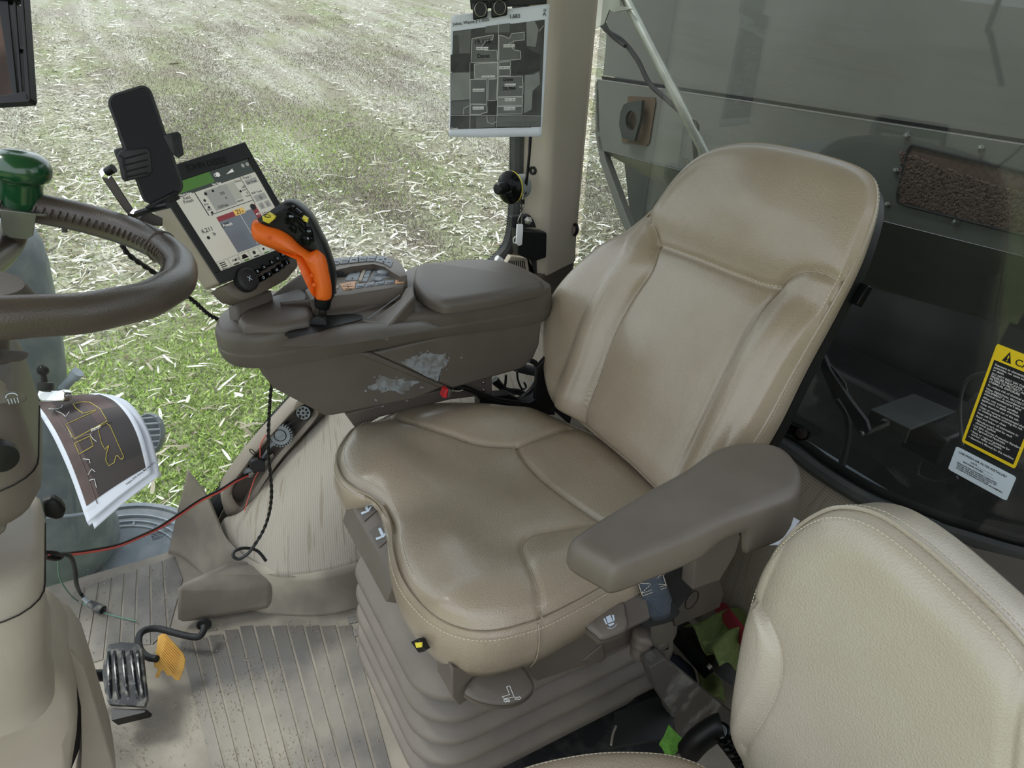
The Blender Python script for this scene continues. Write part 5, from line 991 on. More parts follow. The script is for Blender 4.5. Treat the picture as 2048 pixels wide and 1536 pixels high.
# ---------------------------------------------------------------- pedals
brp = thing('brake_pedal', 'worn black ribbed brake pedal pad beside the steering column', 'pedal', Z(255, 1400, 0))
bp4 = [D(u, v, d) for u, v, d in ((222, 1297, 1.50), (283, 1293, 1.50), (297, 1408, 1.42), (217, 1412, 1.42))]; BFm = Frame(bp4[3], bp4[2]-bp4[3], bp4[0]-bp4[3]); bq2 = lambda u, v, h=0: BFm.pt(*BFm.px(u, v), h)
mb = MB(); mb.prism([bq2(*p) for p in [(216, 1302), (222, 1292), (245, 1287), (278, 1290), (287, 1300), (298, 1400), (292, 1416), (222, 1412), (217, 1402)]], BFm.n*.010, .002); pad = mb.build('pedal_pad', 'dusty_black', brp, ang=40)
for (u0, v0), (u1, v1) in (((233, 1303), (243, 1405)), ((250, 1302), (261, 1404)), ((266, 1302), (280, 1403)), ((222, 1304), (226, 1404)), ((279, 1302), (291, 1402))):
    mb = MB(); a, b = bq2(u0, v0, .013), bq2(u1, v1, .013); t = (b-a).normalized(); mb.box((a+b)/2, (.006, (b-a).length, .008), rotm(t.cross(BFm.n), t), .7); mb.build('rib', 'gloss_rib', pad, bevel=.001)
mb = MB(); mb.prism([bq2(*p, -.004) for p in [(206, 1318), (222, 1300), (228, 1400), (208, 1385), (203, 1345)]], BFm.n*-.006); mb.build('side_plate', 'dusty_black', brp)
mb = MB(); mb.prism([bq2(*p, -.002) for p in [(222, 1416), (292, 1418), (288, 1424), (222, 1440)]], BFm.n*-.03); mb.build('pedal_foot', 'black', brp)
mb = MB(); mb.tube([bq2(256, 1360, -.004), bq2(230, 1330, -.06), Vector((-.30, 1.28, .12))], .012, 12); mb.build('pedal_arm', 'black', brp)
yp = thing('accelerator_pedal', 'yellow ribbed accelerator pedal on a bent black rod', 'pedal', Z(340, 1340, 0))
YF = Frame(D(338, 1315, 1.53), (.80, -.45, -.42), (.45, .55, .75)); yq = lambda u, v, h=0: YF.pt(*YF.px(u, v), h)
mb = MB(); mb.prism([yq(*p) for p in [(312, 1305), (317, 1272), (324, 1267), (332, 1268), (366, 1305), (371, 1318), (369, 1335), (360, 1359), (352, 1360), (318, 1322)]], YF.n*.006, .0015); yw = mb.build('pedal_pad', 'pedal_yellow', yp, ang=40)
for k in range(10):
    t = k/9; a = yq(316+t*10, 1308-t*36, .0066); b = yq(355+t*13, 1356-t*44, .0066); mb = MB(); d_ = (b-a).normalized(); mb.box((a+b)/2, (.0032, (b-a).length*.97, .004), rotm(d_.cross(YF.n), d_), .6); mb.build('rib', 'pedal_yellow', yw)
mb = MB(); mb.prism([yq(*p, -.001) for p in [(308, 1320), (316, 1312), (350, 1350), (335, 1352), (326, 1340), (322, 1342), (316, 1357), (310, 1354), (316, 1338), (308, 1334)]], YF.n*-.012, .002); mb.build('pedal_bracket', 'pedal_yellow', yp, bevel=.001)
rp_ = [(408, 1252, .045), (407, 1262, .042), (398, 1273, .04), (380, 1273, .04), (350, 1266, .045), (320, 1258, .05), (298, 1258, .055), (282, 1266, .06), (277, 1282, .065), (282, 1302, .07), (296, 1314, .075), (314, 1318, .08)]
mb = MB(); mb.tube([Z(u, v, z) for u, v, z in rp_], .0075, 14); mb.build('pedal_rod', 'black_rubber', yp)
pb = thing('pedal_housing', 'dusty taupe moulded cover over the pedal linkage beside the kick trim', 'cover', Z(440, 1240, 0))
A0, B0 = Z(344, 1258, 0), Z(552, 1222, 0); A1 = Y(342, 1166, A0.y+.01); B1 = Y(551, 1164, B0.y+.01); dpt = Vector((.05, .11, 0))
C1 = Z(455, 1117, A1.z+.0); D1 = Z(560, 1150, B1.z)
base_ = [A0, B0, B0+Vector((.02, .08, 0)), Vector((C1.x-.005, C1.y+.02, 0))]; tops = [A1, B1, B1+Vector((.02, .08, .01)), C1]
mb = MB(); mb.loft([base_, tops]); hs_ = mb.build('cover_shell', 'kick', pb, bevel=.022, ang=60)
hp = Z(406, 1246, .03); nf = (B0-A0).cross(Vector((0, 0, 1))).normalized(); 
mb = MB(); mb.lathe(Y(408, 1248, A0.y-.028), nf, [(.017, 0), (.017, .004), (.013, .005), (.012, .003), (0, .003)], 28); mb.build('grommet', 'black_rubber', pb)
# ---------------------------------------------------------------- floor mat: sheet with raised ribs, dirt
mt = thing('floor_mat', 'ribbed taupe rubber floor mat with dry soil in its grooves', 'mat', (0, 1.2, 0))
ZM = -.0095
mo = [(100, 1178), (383, 1092), (430, 1098), (440, 1150), (450, 1200), (470, 1225), (560, 1216), (745, 1200), (760, 1330), (850, 1560), (600, 1700), (220, 1700), (150, 1400)]
mb = MB(); mb.prism([Z(u, v, ZM) for u, v in mo], (0, 0, .004)); ms_ = mb.build('mat_sheet', 'rubber_mat', mt, bevel=.001)
def rib(q, h=.0022):
    mb = MB(); c = [Z(u, v, ZM+.004) for u, v in q]; mb.prism(c, (0, 0, h), .0008); return mb.build('rib', 'mat_rib', mt, ang=30)
gl = [((145, 1186), (108, 1330)), ((172, 1175), (142, 1330)), ((200, 1164), (172, 1330)), ((225, 1156), (208, 1320)), ((250, 1147), (240, 1296)), ((275, 1139), (270, 1290)), ((301, 1131), (303, 1290)), ((326, 1122), (336, 1262)), ((351, 1114), (368, 1160))]
for (a, b), (c, d) in zip(gl[:-1], gl[1:]):
    g = 2.2; rib([(a[0]+g, a[1]), (c[0]-g, c[1]), (d[0]-g, d[1]), (b[0]+g, b[1])])
def L_at(l, y): (x0, y0), (x1, y1) = l; return x0+(x1-x0)*(y-y0)/(y1-y0)
gr_ = [((356, 1280), (420, 1536)), ((385, 1275), (452, 1536)), ((415, 1268), (482, 1536)), ((446, 1258), (516, 1536)), ((476, 1250), (550, 1536)), ((507, 1250), (583, 1536)), ((540, 1246), (616, 1536)), ((572, 1244), (650, 1536)), ((604, 1240), (684, 1536)), ((636, 1238), (716, 1536)), ((668, 1234), (750, 1536)), ((700, 1230), (785, 1536))]
segs = [(1254, 1560)]
for (a, b), (c, d) in zip(gr_[:-1], gr_[1:]):
    for y0, y1 in segs:
        y0 = max(y0, a[1]+4); l, r = (a, b), (c, d); g = 2.6; rib([(L_at(l, y0)+g, y0), (L_at(r, y0-3)-g, y0-3), (L_at(r, y1)-g-1, y1), (L_at(l, y1)+g+1, y1)])
for k in range(5):
    y0 = 1236+k*26; rib([(694+k*9, y0), (738, y0-10), (741, y0+2), (698+k*9, y0+13)])
# loose soil in grooves and drifts: crumbs
P = []
while len(P) < 2600:
    u, v = RNG.uniform(150, 760), RNG.uniform(1130, 1560); n1 = float(vnoise(u*1.0, v*1.0, 46.0, 21)); p = .12+.9*(n1 > .52)
    if RNG.random() < p and (v > 1240 or u < 345): P.append((u, v))
mb = MB()
for u, v in P:
    c_ = Z(u, v, ZM+.008); s_ = .0006+.0016*RNG.random()**3; a = RNG.random()*3
    mb.add([c_+Vector((s_*math.cos(a+k*2.1), s_*math.sin(a+k*2.1), -.001)) for k in range(3)]+[c_+Vector((0, 0, s_))], [(0, 1, 3), (1, 2, 3), (2, 0, 3)])
o = mb.build('loose_soil', 'dirt', smooth=False, fix=False); tag(o, 'pale crumbs of dry soil strewn over the floor mat', 'soil', kind='stuff')
# soil film lying in flat drifts
def drift(cx, cy, rx, ry, seed, rot=0):
    r = random.Random(seed); pts = []; ph = [r.random()*6.28 for _ in range(6)]
    for k in range(60):
        a = 2*math.pi*k/60; q = 1+.22*sum(math.sin((j+2)*a+ph[j])/(j+1) for j in range(6)); x, y = rx*q*math.cos(a), ry*q*math.sin(a); pts.append(Z(cx+x*math.cos(rot)-y*math.sin(rot), cy+x*math.sin(rot)+y*math.cos(rot), ZM+.0068))
    return pts

from mathutils.bvhtree import BVHTree
def dpx(pts, d): return [D(u, v, d) for u, v in pts]
def slab(pts, vec, bev=0): return MB().prism(pts, vec, bev)
# ---------------------------------------------------------------- outside, beyond the side glass on the left
def silh(rows, y, rx, ry):
    mb = MB(); rg = []
    for u, v in rows:
        p = Y(u, v, y); c = Vector((p.x-rx, y, p.z)); rg.append([c+Vector((rx*math.cos(a), ry*math.sin(a), 0)) for a in [k*math.pi/24 for k in range(48)]])
    return mb.loft(rg)
fend = thing('fender', 'tall dusty blue-grey curved mudguard outside the glass behind the steering wheel', 'mudguard', Y(0, 900, 2.15))
silh([(20, 425), (58, 440), (84, 478), (98, 520), (112, 590), (124, 660), (132, 720), (136, 770), (134, 800), (120, 830)], 2.12, .30, .18).build('guard_shell', 'fender', fend, ang=70)
silh([(60, 780), (110, 810), (150, 850), (190, 930), (222, 1000), (238, 1040), (241, 1062), (232, 1082), (205, 1105), (150, 1140), (60, 1160)], 2.0, .32, .2).build('guard_skirt', 'fender', fend, ang=70)
MB().tube([Y(*p, 1.80) for p in [(92, 1035), (150, 1030), (195, 1020), (225, 1000)]], .004, 8).build('guard_lip', 'fender_pale', fend)
st_ = MB(); st_.tube([Y(126, 778, 1.95), Y(138, 764, 1.93), Y(150, 752, 1.92)], lambda t: .012-.002*t, 14); st_.tube([Y(148, 754, 1.92), Y(156, 744, 1.915)], .0145, 14); st_.build('hose_fitting', 'fender_pale', fend)
hub = thing('wheel', 'round dusty blue-grey wheel face with concentric ridges below the hanging maps', 'wheel', Z(225, 1150, -.2))
wc = Z(228, 1150, -.17); wr = (Z(388, 1040, -.17)-wc).length
pr = [(wr*k, h) for k, h in ((1.0, -.12), (1.0, -.02), (.97, .005), (.90, .012), (.885, .004), (.80, .0), (.79, .008), (.775, .008), (.765, -.004), (.72, -.006), (.71, .006), (.695, .006), (.685, -.006), (.655, -.008), (.645, .004), (.63, .004), (.62, -.012), (.50, -.016), (.40, -.006), (0, -.004))]
MB().lathe(wc, (0, -.18, 1), pr[:6], 72).build('tyre', 'fender', hub, ang=30)
MB().lathe(wc+Vector((0, 0, .0005)), (0, -.18, 1), [(wr*.82, -.05)]+pr[5:], 72).build('rim', 'fender_pale', hub, ang=30)
for k in range(16):
    a = k*math.pi/8; mb = MB(); e = Vector((math.cos(a), math.sin(a), math.sin(a)*.18)).normalized(); mb.tube([wc+e*wr*.64+Vector((0, 0, .002)), wc+e*wr*.70+Vector((0, 0, .002))], .004, 6, raw=True); mb.build('rim_web', 'fender_pale', hub)
gr = thing('step_grate', 'small grey oval grating outside the glass right of the hanging maps', 'step', Y(302, 868, 2.05))
GF2 = Frame(Y(300, 868, 2.05), RT, (.1, .5, .8)); c_ = GF2.px(296, 868)
ov = [(c_[0]+.042*math.cos(a), c_[1]+.062*math.sin(a)) for a in [k*math.pi/20 for k in range(40)]]
mb = MB(); mb.loft([[GF2.pt(c_[0]+(a-c_[0])*k, c_[1]+(b-c_[1])*k, h) for a, b in ov] for k, h in ((.9, -.03), (1, -.02), (1, 0), (.95, .004), (.86, .002), (.85, -.008))]); mb.build('grate_body', 'fender', gr, ang=40)
for k in range(6):
    b = c_[1]-.045+k*.018; w_ = .040*math.sqrt(max(.05, 1-((b-c_[1])/.062)**2)); mb = MB(); mb.tube([GF2.pt(c_[0]-w_, b, .0), GF2.pt(c_[0]+w_, b+.006, .0)], .0035, 6, raw=True); mb.build('slat', 'fender_pale', gr)

# ---------------------------------------------------------------- printed field maps held on a clip at the glass
rows_px = [((66, 806), (196, 786), 1.70), ((72, 818), (216, 790), 1.655), ((84, 836), (240, 802), 1.62), ((102, 866), (262, 826), 1.60), ((118, 898), (277, 852), 1.595), ((134, 934), (287, 878), 1.595), ((148, 970), (294, 904), 1.60), ((162, 1010), (299, 926), 1.605), ((175, 1048), (303, 946), 1.61)]
def sheet(dd=0, du=0, dv=0, rot=0): 
    L_ = cr_path([D(a[0]+du, a[1]+dv, d+dd) for a, b, d in rows_px], 5); R_2 = cr_path([D(b[0]+du+rot, b[1]+dv*.6, d+dd) for a, b, d in rows_px], 5)
    return [[l.lerp(r, k/16)+Vector((0, 0, .004*math.sin(k/16*math.pi))) for k in range(17)] for l, r in zip(L_, R_2)]
mat('map_brown', S(58,46,46), .55, S(48,40,42), 8, (.3, .7)); mat('map_strip', S(98,80,76), .55, S(78,64,62), 30, (.3, .7)); mat('map_dark', S(38,32,34), .55); mat('map_red', S(72,52,52), .55); mat('map_yellow', S(206,190,84), .6); mat('map_road', S(120,112,108), .6)
for i, (dd, du, dv, rot) in enumerate(((.012, 14, 10, 2), (.022, 3, 4, 14))):
    o = grid_obj('map_sheet', sheet(dd, du, dv, rot), 'paper', thick=.0003); tag(o, ['white sheet directly beneath the top hanging field map, its lower corner showing', 'rearmost map sheet of the hanging stack, sticking out on the right'][i], 'paper', 'field map sheets hung at the side glass')
    if i == 1:
        rr_ = sheet(dd-.0012, du, dv, rot); grid_obj('map_picture', [[p for p in r[3:16]] for r in rr_[4:36]], 'map_dark', o)
rows = sheet(); ms1 = thing('map_sheet', 'top field map print with yellow outlines hanging left of the pedals', 'paper', rows[-1][0], 'field map sheets hung at the side glass')
grid_obj('sheet', rows, 'paper', ms1, thick=.0003)
def sub(r0, r1, c0, c1, lift, rowsrc=rows): return [[p+(CAM-p).normalized()*lift for p in r[c0:c1+1]] for r in rowsrc[r0:r1+1]]
pic = grid_obj('map_picture', sub(0, 36, 1, 15, .0010), 'map_brown', ms1)
grid_obj('map_region', sub(0, 36, 1, 4, .0013), 'map_strip', ms1, ); grid_obj('map_region', sub(0, 16, 9, 14, .0013), 'map_red', ms1); grid_obj('map_region', sub(12, 30, 11, 15, .0014), 'map_dark', ms1)
bv = BVHTree.FromPolygons([p for r in rows for p in r], [(i*17+k, i*17+k+1, (i+1)*17+k+1, (i+1)*17+k) for i in range(len(rows)-1) for k in range(16)])
def onmap(u, v, lift=.0022):
    h = bv.ray_cast(CAM, ray(u, v).normalized()); p = h[0] if h[0] else D(u, v, 1.6); return p+(CAM-p).normalized()*lift
M2 = lambda x, y: (80+x/3.491, 700+y/3.491)
def mapline(pts, mat_, r=.0007, closed=True, name='map_outline'):
    P_ = [M2(*p) for p in pts]; P_ = P_+[P_[0]] if closed else P_; out = []
    for a, b in zip(P_[:-1], P_[1:]): out += [onmap(a[0]+(b[0]-a[0])*t/5, a[1]+(b[1]-a[1])*t/5) for t in range(5)]
    out.append(onmap(*P_[-1])); mb = MB(); mb.tube(out, r, 4, raw=True); return mb.build(name, mat_, ms1, smooth=False)
mapline([(230, 375), (300, 360), (350, 365), (420, 410), (470, 495), (240, 620), (178, 520), (385, 425), (392, 418), (300, 442), (250, 405)], 'map_yellow')
mapline([(242, 650), (350, 600), (372, 670), (275, 725)], 'map_yellow')
mapline([(415, 532), (465, 512), (490, 530), (585, 745), (575, 762), (560, 760), (545, 738), (530, 740), (520, 785), (480, 808), (460, 770), (465, 720), (482, 665), (455, 695), (430, 650), (408, 562)], 'map_yellow')
mapline([(75, 400), (120, 470), (180, 560), (235, 640), (300, 800), (345, 920), (400, 1075)], 'map_road', .001, False, 'map_road'); mapline([(235, 628), (300, 600), (370, 580)], 'map_road', .0012, False, 'map_road')
for pts in ([(60, 410), (110, 412), (150, 400), (155, 385)], [(110, 425), (150, 440), (180, 465), (205, 430)], [(350, 590), (370, 620), (395, 640)], [(300, 760), (345, 765), (350, 790)], [(335, 870), (360, 830), (385, 850)], [(345, 910), (380, 900), (395, 960)]): mapline(pts, 'white', .0008, False, 'map_yard')
mb = MB(); mb.quad(*[onmap(*M2(*p), .0026) for p in ((358, 571), (426, 540), (422, 524), (354, 552))]); lab = mb.build('map_label', 'white', ms1, smooth=False, fix=False)
def maptext(s_, a, b, size, m_='white', lift=.0030): pa, pb = onmap(*M2(*a), lift), onmap(*M2(*b), lift); nrm_ = (CAM-pa).normalized(); text('lettering', s_, pa, pb-pa, nrm_.cross(pb-pa), size, m_, ms1)
maptext('Joe Barnes 72.07 acre', (361, 567), (424, 540), .0055, 'ink'); maptext('Google', (320, 1132), (360, 1105), .009); maptext('E 275th Rd', (197, 560), (222, 620), .004); maptext('Imagery 2025 Airbus, Map data 2025', (604, 942), (748, 832), .0055, 'ink')
clp = thing('map_clip', 'chrome clamp with black ball stud pinching the hanging maps at the glass', 'clip', D(105, 790, 1.62))
CFm = Frame(D(112, 792, 1.62), RT, (.15, .45, .85)); cq = lambda u, v, h=0: CFm.pt(*CFm.px(u, v), h)
mb = MB(); mb.loft([[cq(118+(a)*k, 791+b*k, h) for a, b in rr2(-34, -12, 24, 12, 9)] for k, h in ((1, -.004), (1, .012), (.93, .018), (.8, .020))]); mb.build('clamp_base', 'chrome', clp, ang=40)
mb = MB(); mb.lathe(cq(100, 780, .015), UP, [(.016, 0), (.017, .002), (.017, .016), (.013, .018), (0, .018)], 24); mb.build('clamp_nut', 'black', clp, ang=30)
mb = MB(); mb.tube([cq(99, 776, .015), cq(97, 758, .015), cq(95, 745, .015)], lambda t: .0075-.002*t, 14); mb.lathe(cq(95, 741, .015)-UP*.0125, UP, [(0, 0)]+[(.0125*math.sin(k*math.pi/12), .0125-.0125*math.cos(k*math.pi/12)) for k in range(1, 12)]+[(0, .025)], 24); mb.build('ball_stud', 'black_gloss', clp)
# ---------------------------------------------------------------- black framed mirror, upper left corner
mir = thing('mirror', 'black framed mirror with a slotted edge in the upper left corner', 'mirror', D(20, 100, 1.05))
MFm = Frame(D(30, 100, 1.05), RT, UP); mq = lambda u, v, h=0: MFm.pt(*MFm.px(u, v), h); th = MFm.n*.012
for nm, pts, v_ in (('frame_bar', [(6, 8), (28, 10), (46, 196), (36, 199)], th), ('frame_bar', [(37, 12), (43, 12), (56, 192), (50, 194)], th), ('frame_rim', [(54, -14), (60, -14), (75, 206), (66, 210)], th*1.3), ('frame_rim', [(-40, 206), (36, 197), (64, 190), (75, 204), (72, 212), (-40, 219)], th*1.3), ('frame_rim', [(-40, -14), (60, -14), (61, 10), (-40, 9)], th*1.3), ('frame_bridge', [(50, 97), (66, 98), (67, 107), (51, 106)], th)):
    slab([mq(*p) for p in pts], v_).build(nm, 'black', mir, bevel=.001)
mat('mirror_reflection', S(84,66,54), .15, S(46,36,30), 7, (.35, .6), metal=.75, detail=8)  # mottled brown paints the reflected field into the mirror colour
slab([mq(*p, .002) for p in [(-40, 6), (7, 8), (37, 200), (-40, 206)]], MFm.n*.003).build('mirror_glass', 'mirror_reflection', mir)

_m = mq(-60, -14); MB().tube([_m, _m+Vector((-.01, 0, .12)), Vector((_m.x-.02, _m.y-.02, 1.80))], .009, 10).build('mirror_arm', 'black', mir)
# ---------------------------------------------------------------- on and beside the rear pillar
Q1 = lambda x, y: (860+x/5.12, y/5.12)
pn = Vector((-math.sin(AZ-.12), -math.cos(AZ-.12), 0)); P0 = Y(1000, 140, 1.52)
pq = lambda u, v, h=0: PL(u, v, P0, pn)+pn*h
pmap = thing('wall_map', 'grey aerial field map with handwriting clipped up at the rear pillar', 'paper', P0)
cn = [(218, 158), (1225, 42), (1145, 1405), (192, 1400)]
rows = []
for j in range(25):
    t = j/24; l = [cn[0][0]+(cn[3][0]-cn[0][0])*t-14*math.sin(t*math.pi)*0, cn[0][1]+(cn[3][1]-cn[0][1])*t]; r = [cn[1][0]+(cn[2][0]-cn[1][0])*t, cn[1][1]+(cn[2][1]-cn[1][1])*t]
    rows.append([pq(*Q1(l[0]+(r[0]-l[0])*k/20, l[1]+(r[1]-l[1])*k/20-20*math.sin(k/20*math.pi)*(1-t)*.0), .006*math.sin(k/20*5)*(t)**1.5) for k in range(21)])
grid_obj('sheet', rows, 'paper', pmap, thick=.0003)
wav = BVHTree.FromPolygons([p for r in rows for p in r], [(i*21+k, i*21+k+1, (i+1)*21+k+1, (i+1)*21+k) for i in range(24) for k in range(20)])
def onp(x, y, lift=.001):
    u, v = Q1(x, y); h = wav.ray_cast(CAM, ray(u, v).normalized()); p = h[0] if h[0] else pq(u, v); return p+pn*lift
def ppoly(pts, m_, lift, name='map_field', par=pmap, sub_=4):
    P_ = []
    for a, b in zip(pts, pts[1:]+pts[:1]): P_ += [onp(a[0]+(b[0]-a[0])*t/sub_, a[1]+(b[1]-a[1])*t/sub_, lift) for t in range(sub_)]
    mb = MB(); mb.add(P_, [tuple(range(len(P_)))]); return mb.build(name, m_, par, smooth=False)
mat('aer_dark', S(58,60,60), .7, S(84,86,84), 26, (.3, .7)); mat('aer_mid', S(112,115,114), .7, S(98,100,100), 22, (.3, .7)); mat('aer_light', S(140,143,142), .7, S(126,130,128), 30, (.3, .7)); mat('aer_black', S(44,46,46), .7, S(66,68,66), 40, (.3, .7))
mb = MB(); rr_ = []
for j in range(13):
    t = j/12; l = (235-30*t, 320+1005*t); r = (1175-42*t, 200+1098*t); rr_.append([onp(l[0]+(r[0]-l[0])*k/12, l[1]+(r[1]-l[1])*k/12, .0008) for k in range(13)])
grid_obj('map_picture', rr_, 'aer_dark', pmap)
for pts, m_ in (([(240, 330), (420, 300), (410, 545), (300, 545), (290, 360), (240, 362)], 'aer_mid'), ([(570, 270), (820, 235), (815, 330), (560, 335)], 'aer_mid'), ([(985, 225), (1070, 210), (1110, 300), (1080, 480), (990, 470)], 'aer_light'), ([(430, 395), (650, 355), (640, 405), (570, 420), (530, 475), (560, 515), (685, 515), (690, 635), (420, 640)], 'aer_mid'), ([(705, 360), (760, 370), (810, 395), (835, 345), (960, 330), (962, 405), (860, 420), (870, 510), (925, 522), (930, 605), (705, 625)], 'aer_mid'), ([(455, 655), (690, 640), (690, 795), (455, 805)], 'aer_light'), ([(705, 635), (820, 630), (818, 770), (703, 778)], 'aer_mid'), ([(412, 812), (582, 812), (580, 1065), (410, 1062)], 'aer_mid'), ([(596, 812), (690, 805), (680, 1025), (592, 1025)], 'aer_mid'), ([(698, 785), (945, 778), (950, 985), (692, 990)], 'aer_mid'), ([(692, 998), (948, 992), (945, 1080), (690, 1085)], 'aer_light'), ([(688, 1092), (945, 1088), (940, 1165), (688, 1170)], 'aer_mid'), ([(412, 1072), (580, 1072), (585, 1150), (530, 1160), (520, 1172), (412, 1172)], 'aer_mid'), ([(208, 745), (405, 740), (408, 1015), (208, 1030)], 'aer_light'), ([(970, 770), (1060, 760), (1120, 730), (1125, 860), (1050, 930), (1040, 1120), (960, 1160)], 'aer_light'), ([(210, 1040), (405, 1040), (405, 1170), (210, 1170)], 'aer_mid'), ([(690, 1190), (1130, 1190), (1128, 1290), (690, 1300)], 'aer_mid'), ([(600, 1040), (685, 1035), (680, 1165), (600, 1165)], 'aer_black'), ([(840, 430), (1000, 500), (1130, 560), (1120, 720), (980, 760), (840, 760), (835, 630), (935, 610), (930, 520)], 'aer_black'), ([(210, 560), (410, 550), (440, 650), (440, 730), (210, 735)], 'aer_black'), ([(475, 1190), (670, 1190), (665, 1300), (470, 1310)], 'aer_mid')):
    ppoly(pts, m_, .0013)
def pline(pts, m_='white', r=.0008, closed=True, name='map_outline'):
    P_ = pts+[pts[0]] if closed else pts; out = []
    for a, b in zip(P_[:-1], P_[1:]): out += [onp(a[0]+(b[0]-a[0])*t/4, a[1]+(b[1]-a[1])*t/4, .0020) for t in range(4)]
    out.append(onp(*P_[-1], .0020)); mb = MB(); mb.tube(out, r, 4, raw=True); mb.build(name, m_, pmap, smooth=False)
mat('map_line', S(206,208,206), .7)
for pts in ([(430, 395), (650, 355), (640, 405), (570, 420), (530, 475), (560, 515), (685, 515), (690, 635), (420, 640)], [(705, 360), (760, 370), (810, 395), (835, 345), (965, 328), (962, 408), (860, 420), (800, 450), (870, 515), (925, 522), (930, 605), (705, 625)], [(455, 655), (690, 640), (690, 795), (455, 805)], [(705, 635), (822, 630), (820, 775), (703, 778)], [(412, 812), (582, 812), (580, 1065), (410, 1062)], [(596, 812), (690, 805), (680, 1025), (592, 1030)], [(698, 785), (945, 778), (952, 885), (905, 890), (952, 895), (948, 985), (692, 990)], [(692, 998), (948, 992), (945, 1080), (690, 1085)], [(688, 1092), (945, 1088), (940, 1165), (688, 1170)], [(412, 1072), (580, 1072), (585, 1150), (530, 1160), (520, 1172), (412, 1172)]): pline(pts, 'map_line')
for pts in ([(702, 230), (695, 620), (690, 1000), (682, 1300)], [(208, 1178), (700, 1180), (1135, 1185)], [(408, 640), (408, 1315)], [(340, 1170), (345, 1110), (400, 1080)], [(580, 1185), (590, 1250), (640, 1270), (680, 1240)], [(1115, 320), (1165, 260)]): pline(pts, 'map_line', .0006, False, 'map_road')
def ptext(s_, x, y, size, m_='ink', dx=60, dy=0): a, b = onp(x, y, .0030), onp(x+dx, y+dy, .0030); text('lettering', s_, a, b-a, Vector((0, 0, 1)), size, m_, pmap)
for i, (x, y, w_, s_) in enumerate(((472, 495, 125, 'Joe #3, 19.91 acre'), (750, 468, 120, 'Joe #5, 20.75 acre'), (708, 692, 110, 'Joe #4, 9.21 acre'), (528, 788, 135, 'Joe #2+3, 30.2 acre'), (436, 922, 122, 'Joe #2, 20.70 acre'), (764, 870, 112, 'Joe #3, 28.2 acre'), (764, 1020, 112, 'Joe #2, 11.80 acre'), (436, 1105, 115, 'Joe #1, 9.97 acre'), (755, 1112, 118, 'Joe #1, 10.28 acre'))):
    ppoly([(x, y+16), (x+w_, y+14), (x+w_, y-16), (x, y-14)], 'white', .0022, 'map_label'); ptext(s_, x+4, y+6, .0036)
for s_, x, y, z_ in (('19,116', 448, 455, .014), ('Done', 484, 595, .012), ('Done', 748, 830, .010), ('20,966', 742, 922, .011), ('1,683', 808, 188, .011)): ptext(s_, x, y, z_, 'ink', 60, -3)
ptext('Johns, Wayne Jr | 2025', 236, 262, .0085, 'ink', 60, -8); ptext('N', 1160, 118, .008); ptext('A', 1152, 162, .011); ptext('Imagery 2025 Airbus, Maxar Technologies, Map data 2025', 690, 1306, .0034); ptext('Google', 212, 1320, .0055, 'white')
for i, (x0, x1, y0, y1, lab_) in enumerate(((434, 590, 20, 205, 'left'), (622, 792, 5, 185, 'right'))):
    bc_ = thing('binder_clip', 'black binder clip at the top of the pillar map, '+lab_+' of the pair', 'clip', onp((x0+x1)/2, 100, .01), 'binder clips on the pillar map')
    pts = [(x0, y0+10), (x1, y0-12), (x1-6, y1-30), (x0+4, y1)]; mb = MB(); mb.loft([[pq(*Q1(*p), h) for p in pts] for h in (.004, .016)]); mb.build('clip_body', 'black', bc_, bevel=.003)
    cx, cy = (x0+x1)/2, (y0+y1)/2-18; mb = MB(); mb.tube([pq(*Q1(cx+62*math.cos(a)*.95, cy+72*math.sin(a)), .0185) for a in [k*math.pi/14 for k in range(29)]], .0008, 6, raw=True); mb.build('clip_handle', 'steel', bc_)
cb = thing('clip_board', 'dark rail above the pillar map that the binder clips grip', 'rail', pq(1015, -20))
slab([pq(*Q1(*p), -.004) for p in [(390, -200), (1200, -260), (1200, 40), (420, 100)]], pn*-.006).build('rail_plate', 'black', cb, bevel=.002)
# round canister on the pillar
can = thing('canister', 'round dark canister with yellow ring and black knob on the pillar edge', 'canister', Y(1020, 373, 1.60))
ca = Y(1018, 375, 1.60); cx_ = Vector((-.92, -.28, .05)).normalized(); rr_ = 32/1420*((ca-CAM).dot(FW))
MB().lathe(ca-cx_*.055, cx_, [(rr_*.62, 0), (rr_*.74, .002), (rr_*.74, .045), (rr_*.9, .05)], 40).build('can_body', 'aer_light', can, ang=40, label='printed grey canister body')
MB().lathe(ca-cx_*.008, cx_, [(rr_*.9, -.002), (rr_*1.0, .0), (rr_*1.0, .0035), (rr_*.95, .004)], 40).build('can_ring', 'yellow', can, ang=30, label='yellow ring')
MB().lathe(ca-cx_*.003, cx_, [(rr_*1.0, -.001), (rr_*1.02, .001), (rr_*1.0, .004), (rr_*.86, .008), (rr_*.5, .017), (0, .018)], 40).build('can_flange', 'black_gloss', can)
MB().lathe(ca+cx_*.012, cx_, [(rr_*.34, 0), (rr_*.36, .006), (rr_*.36, .03), (rr_*.28, .034), (0, .035)], 28).build('can_knob', 'black', can)
MB().tube([ca+cx_*.022+Vector((0, -.005, -.012)), ca+cx_*.018+Vector((.012, -.02, -.006))], .003, 8).build('can_lever', 'black', can)
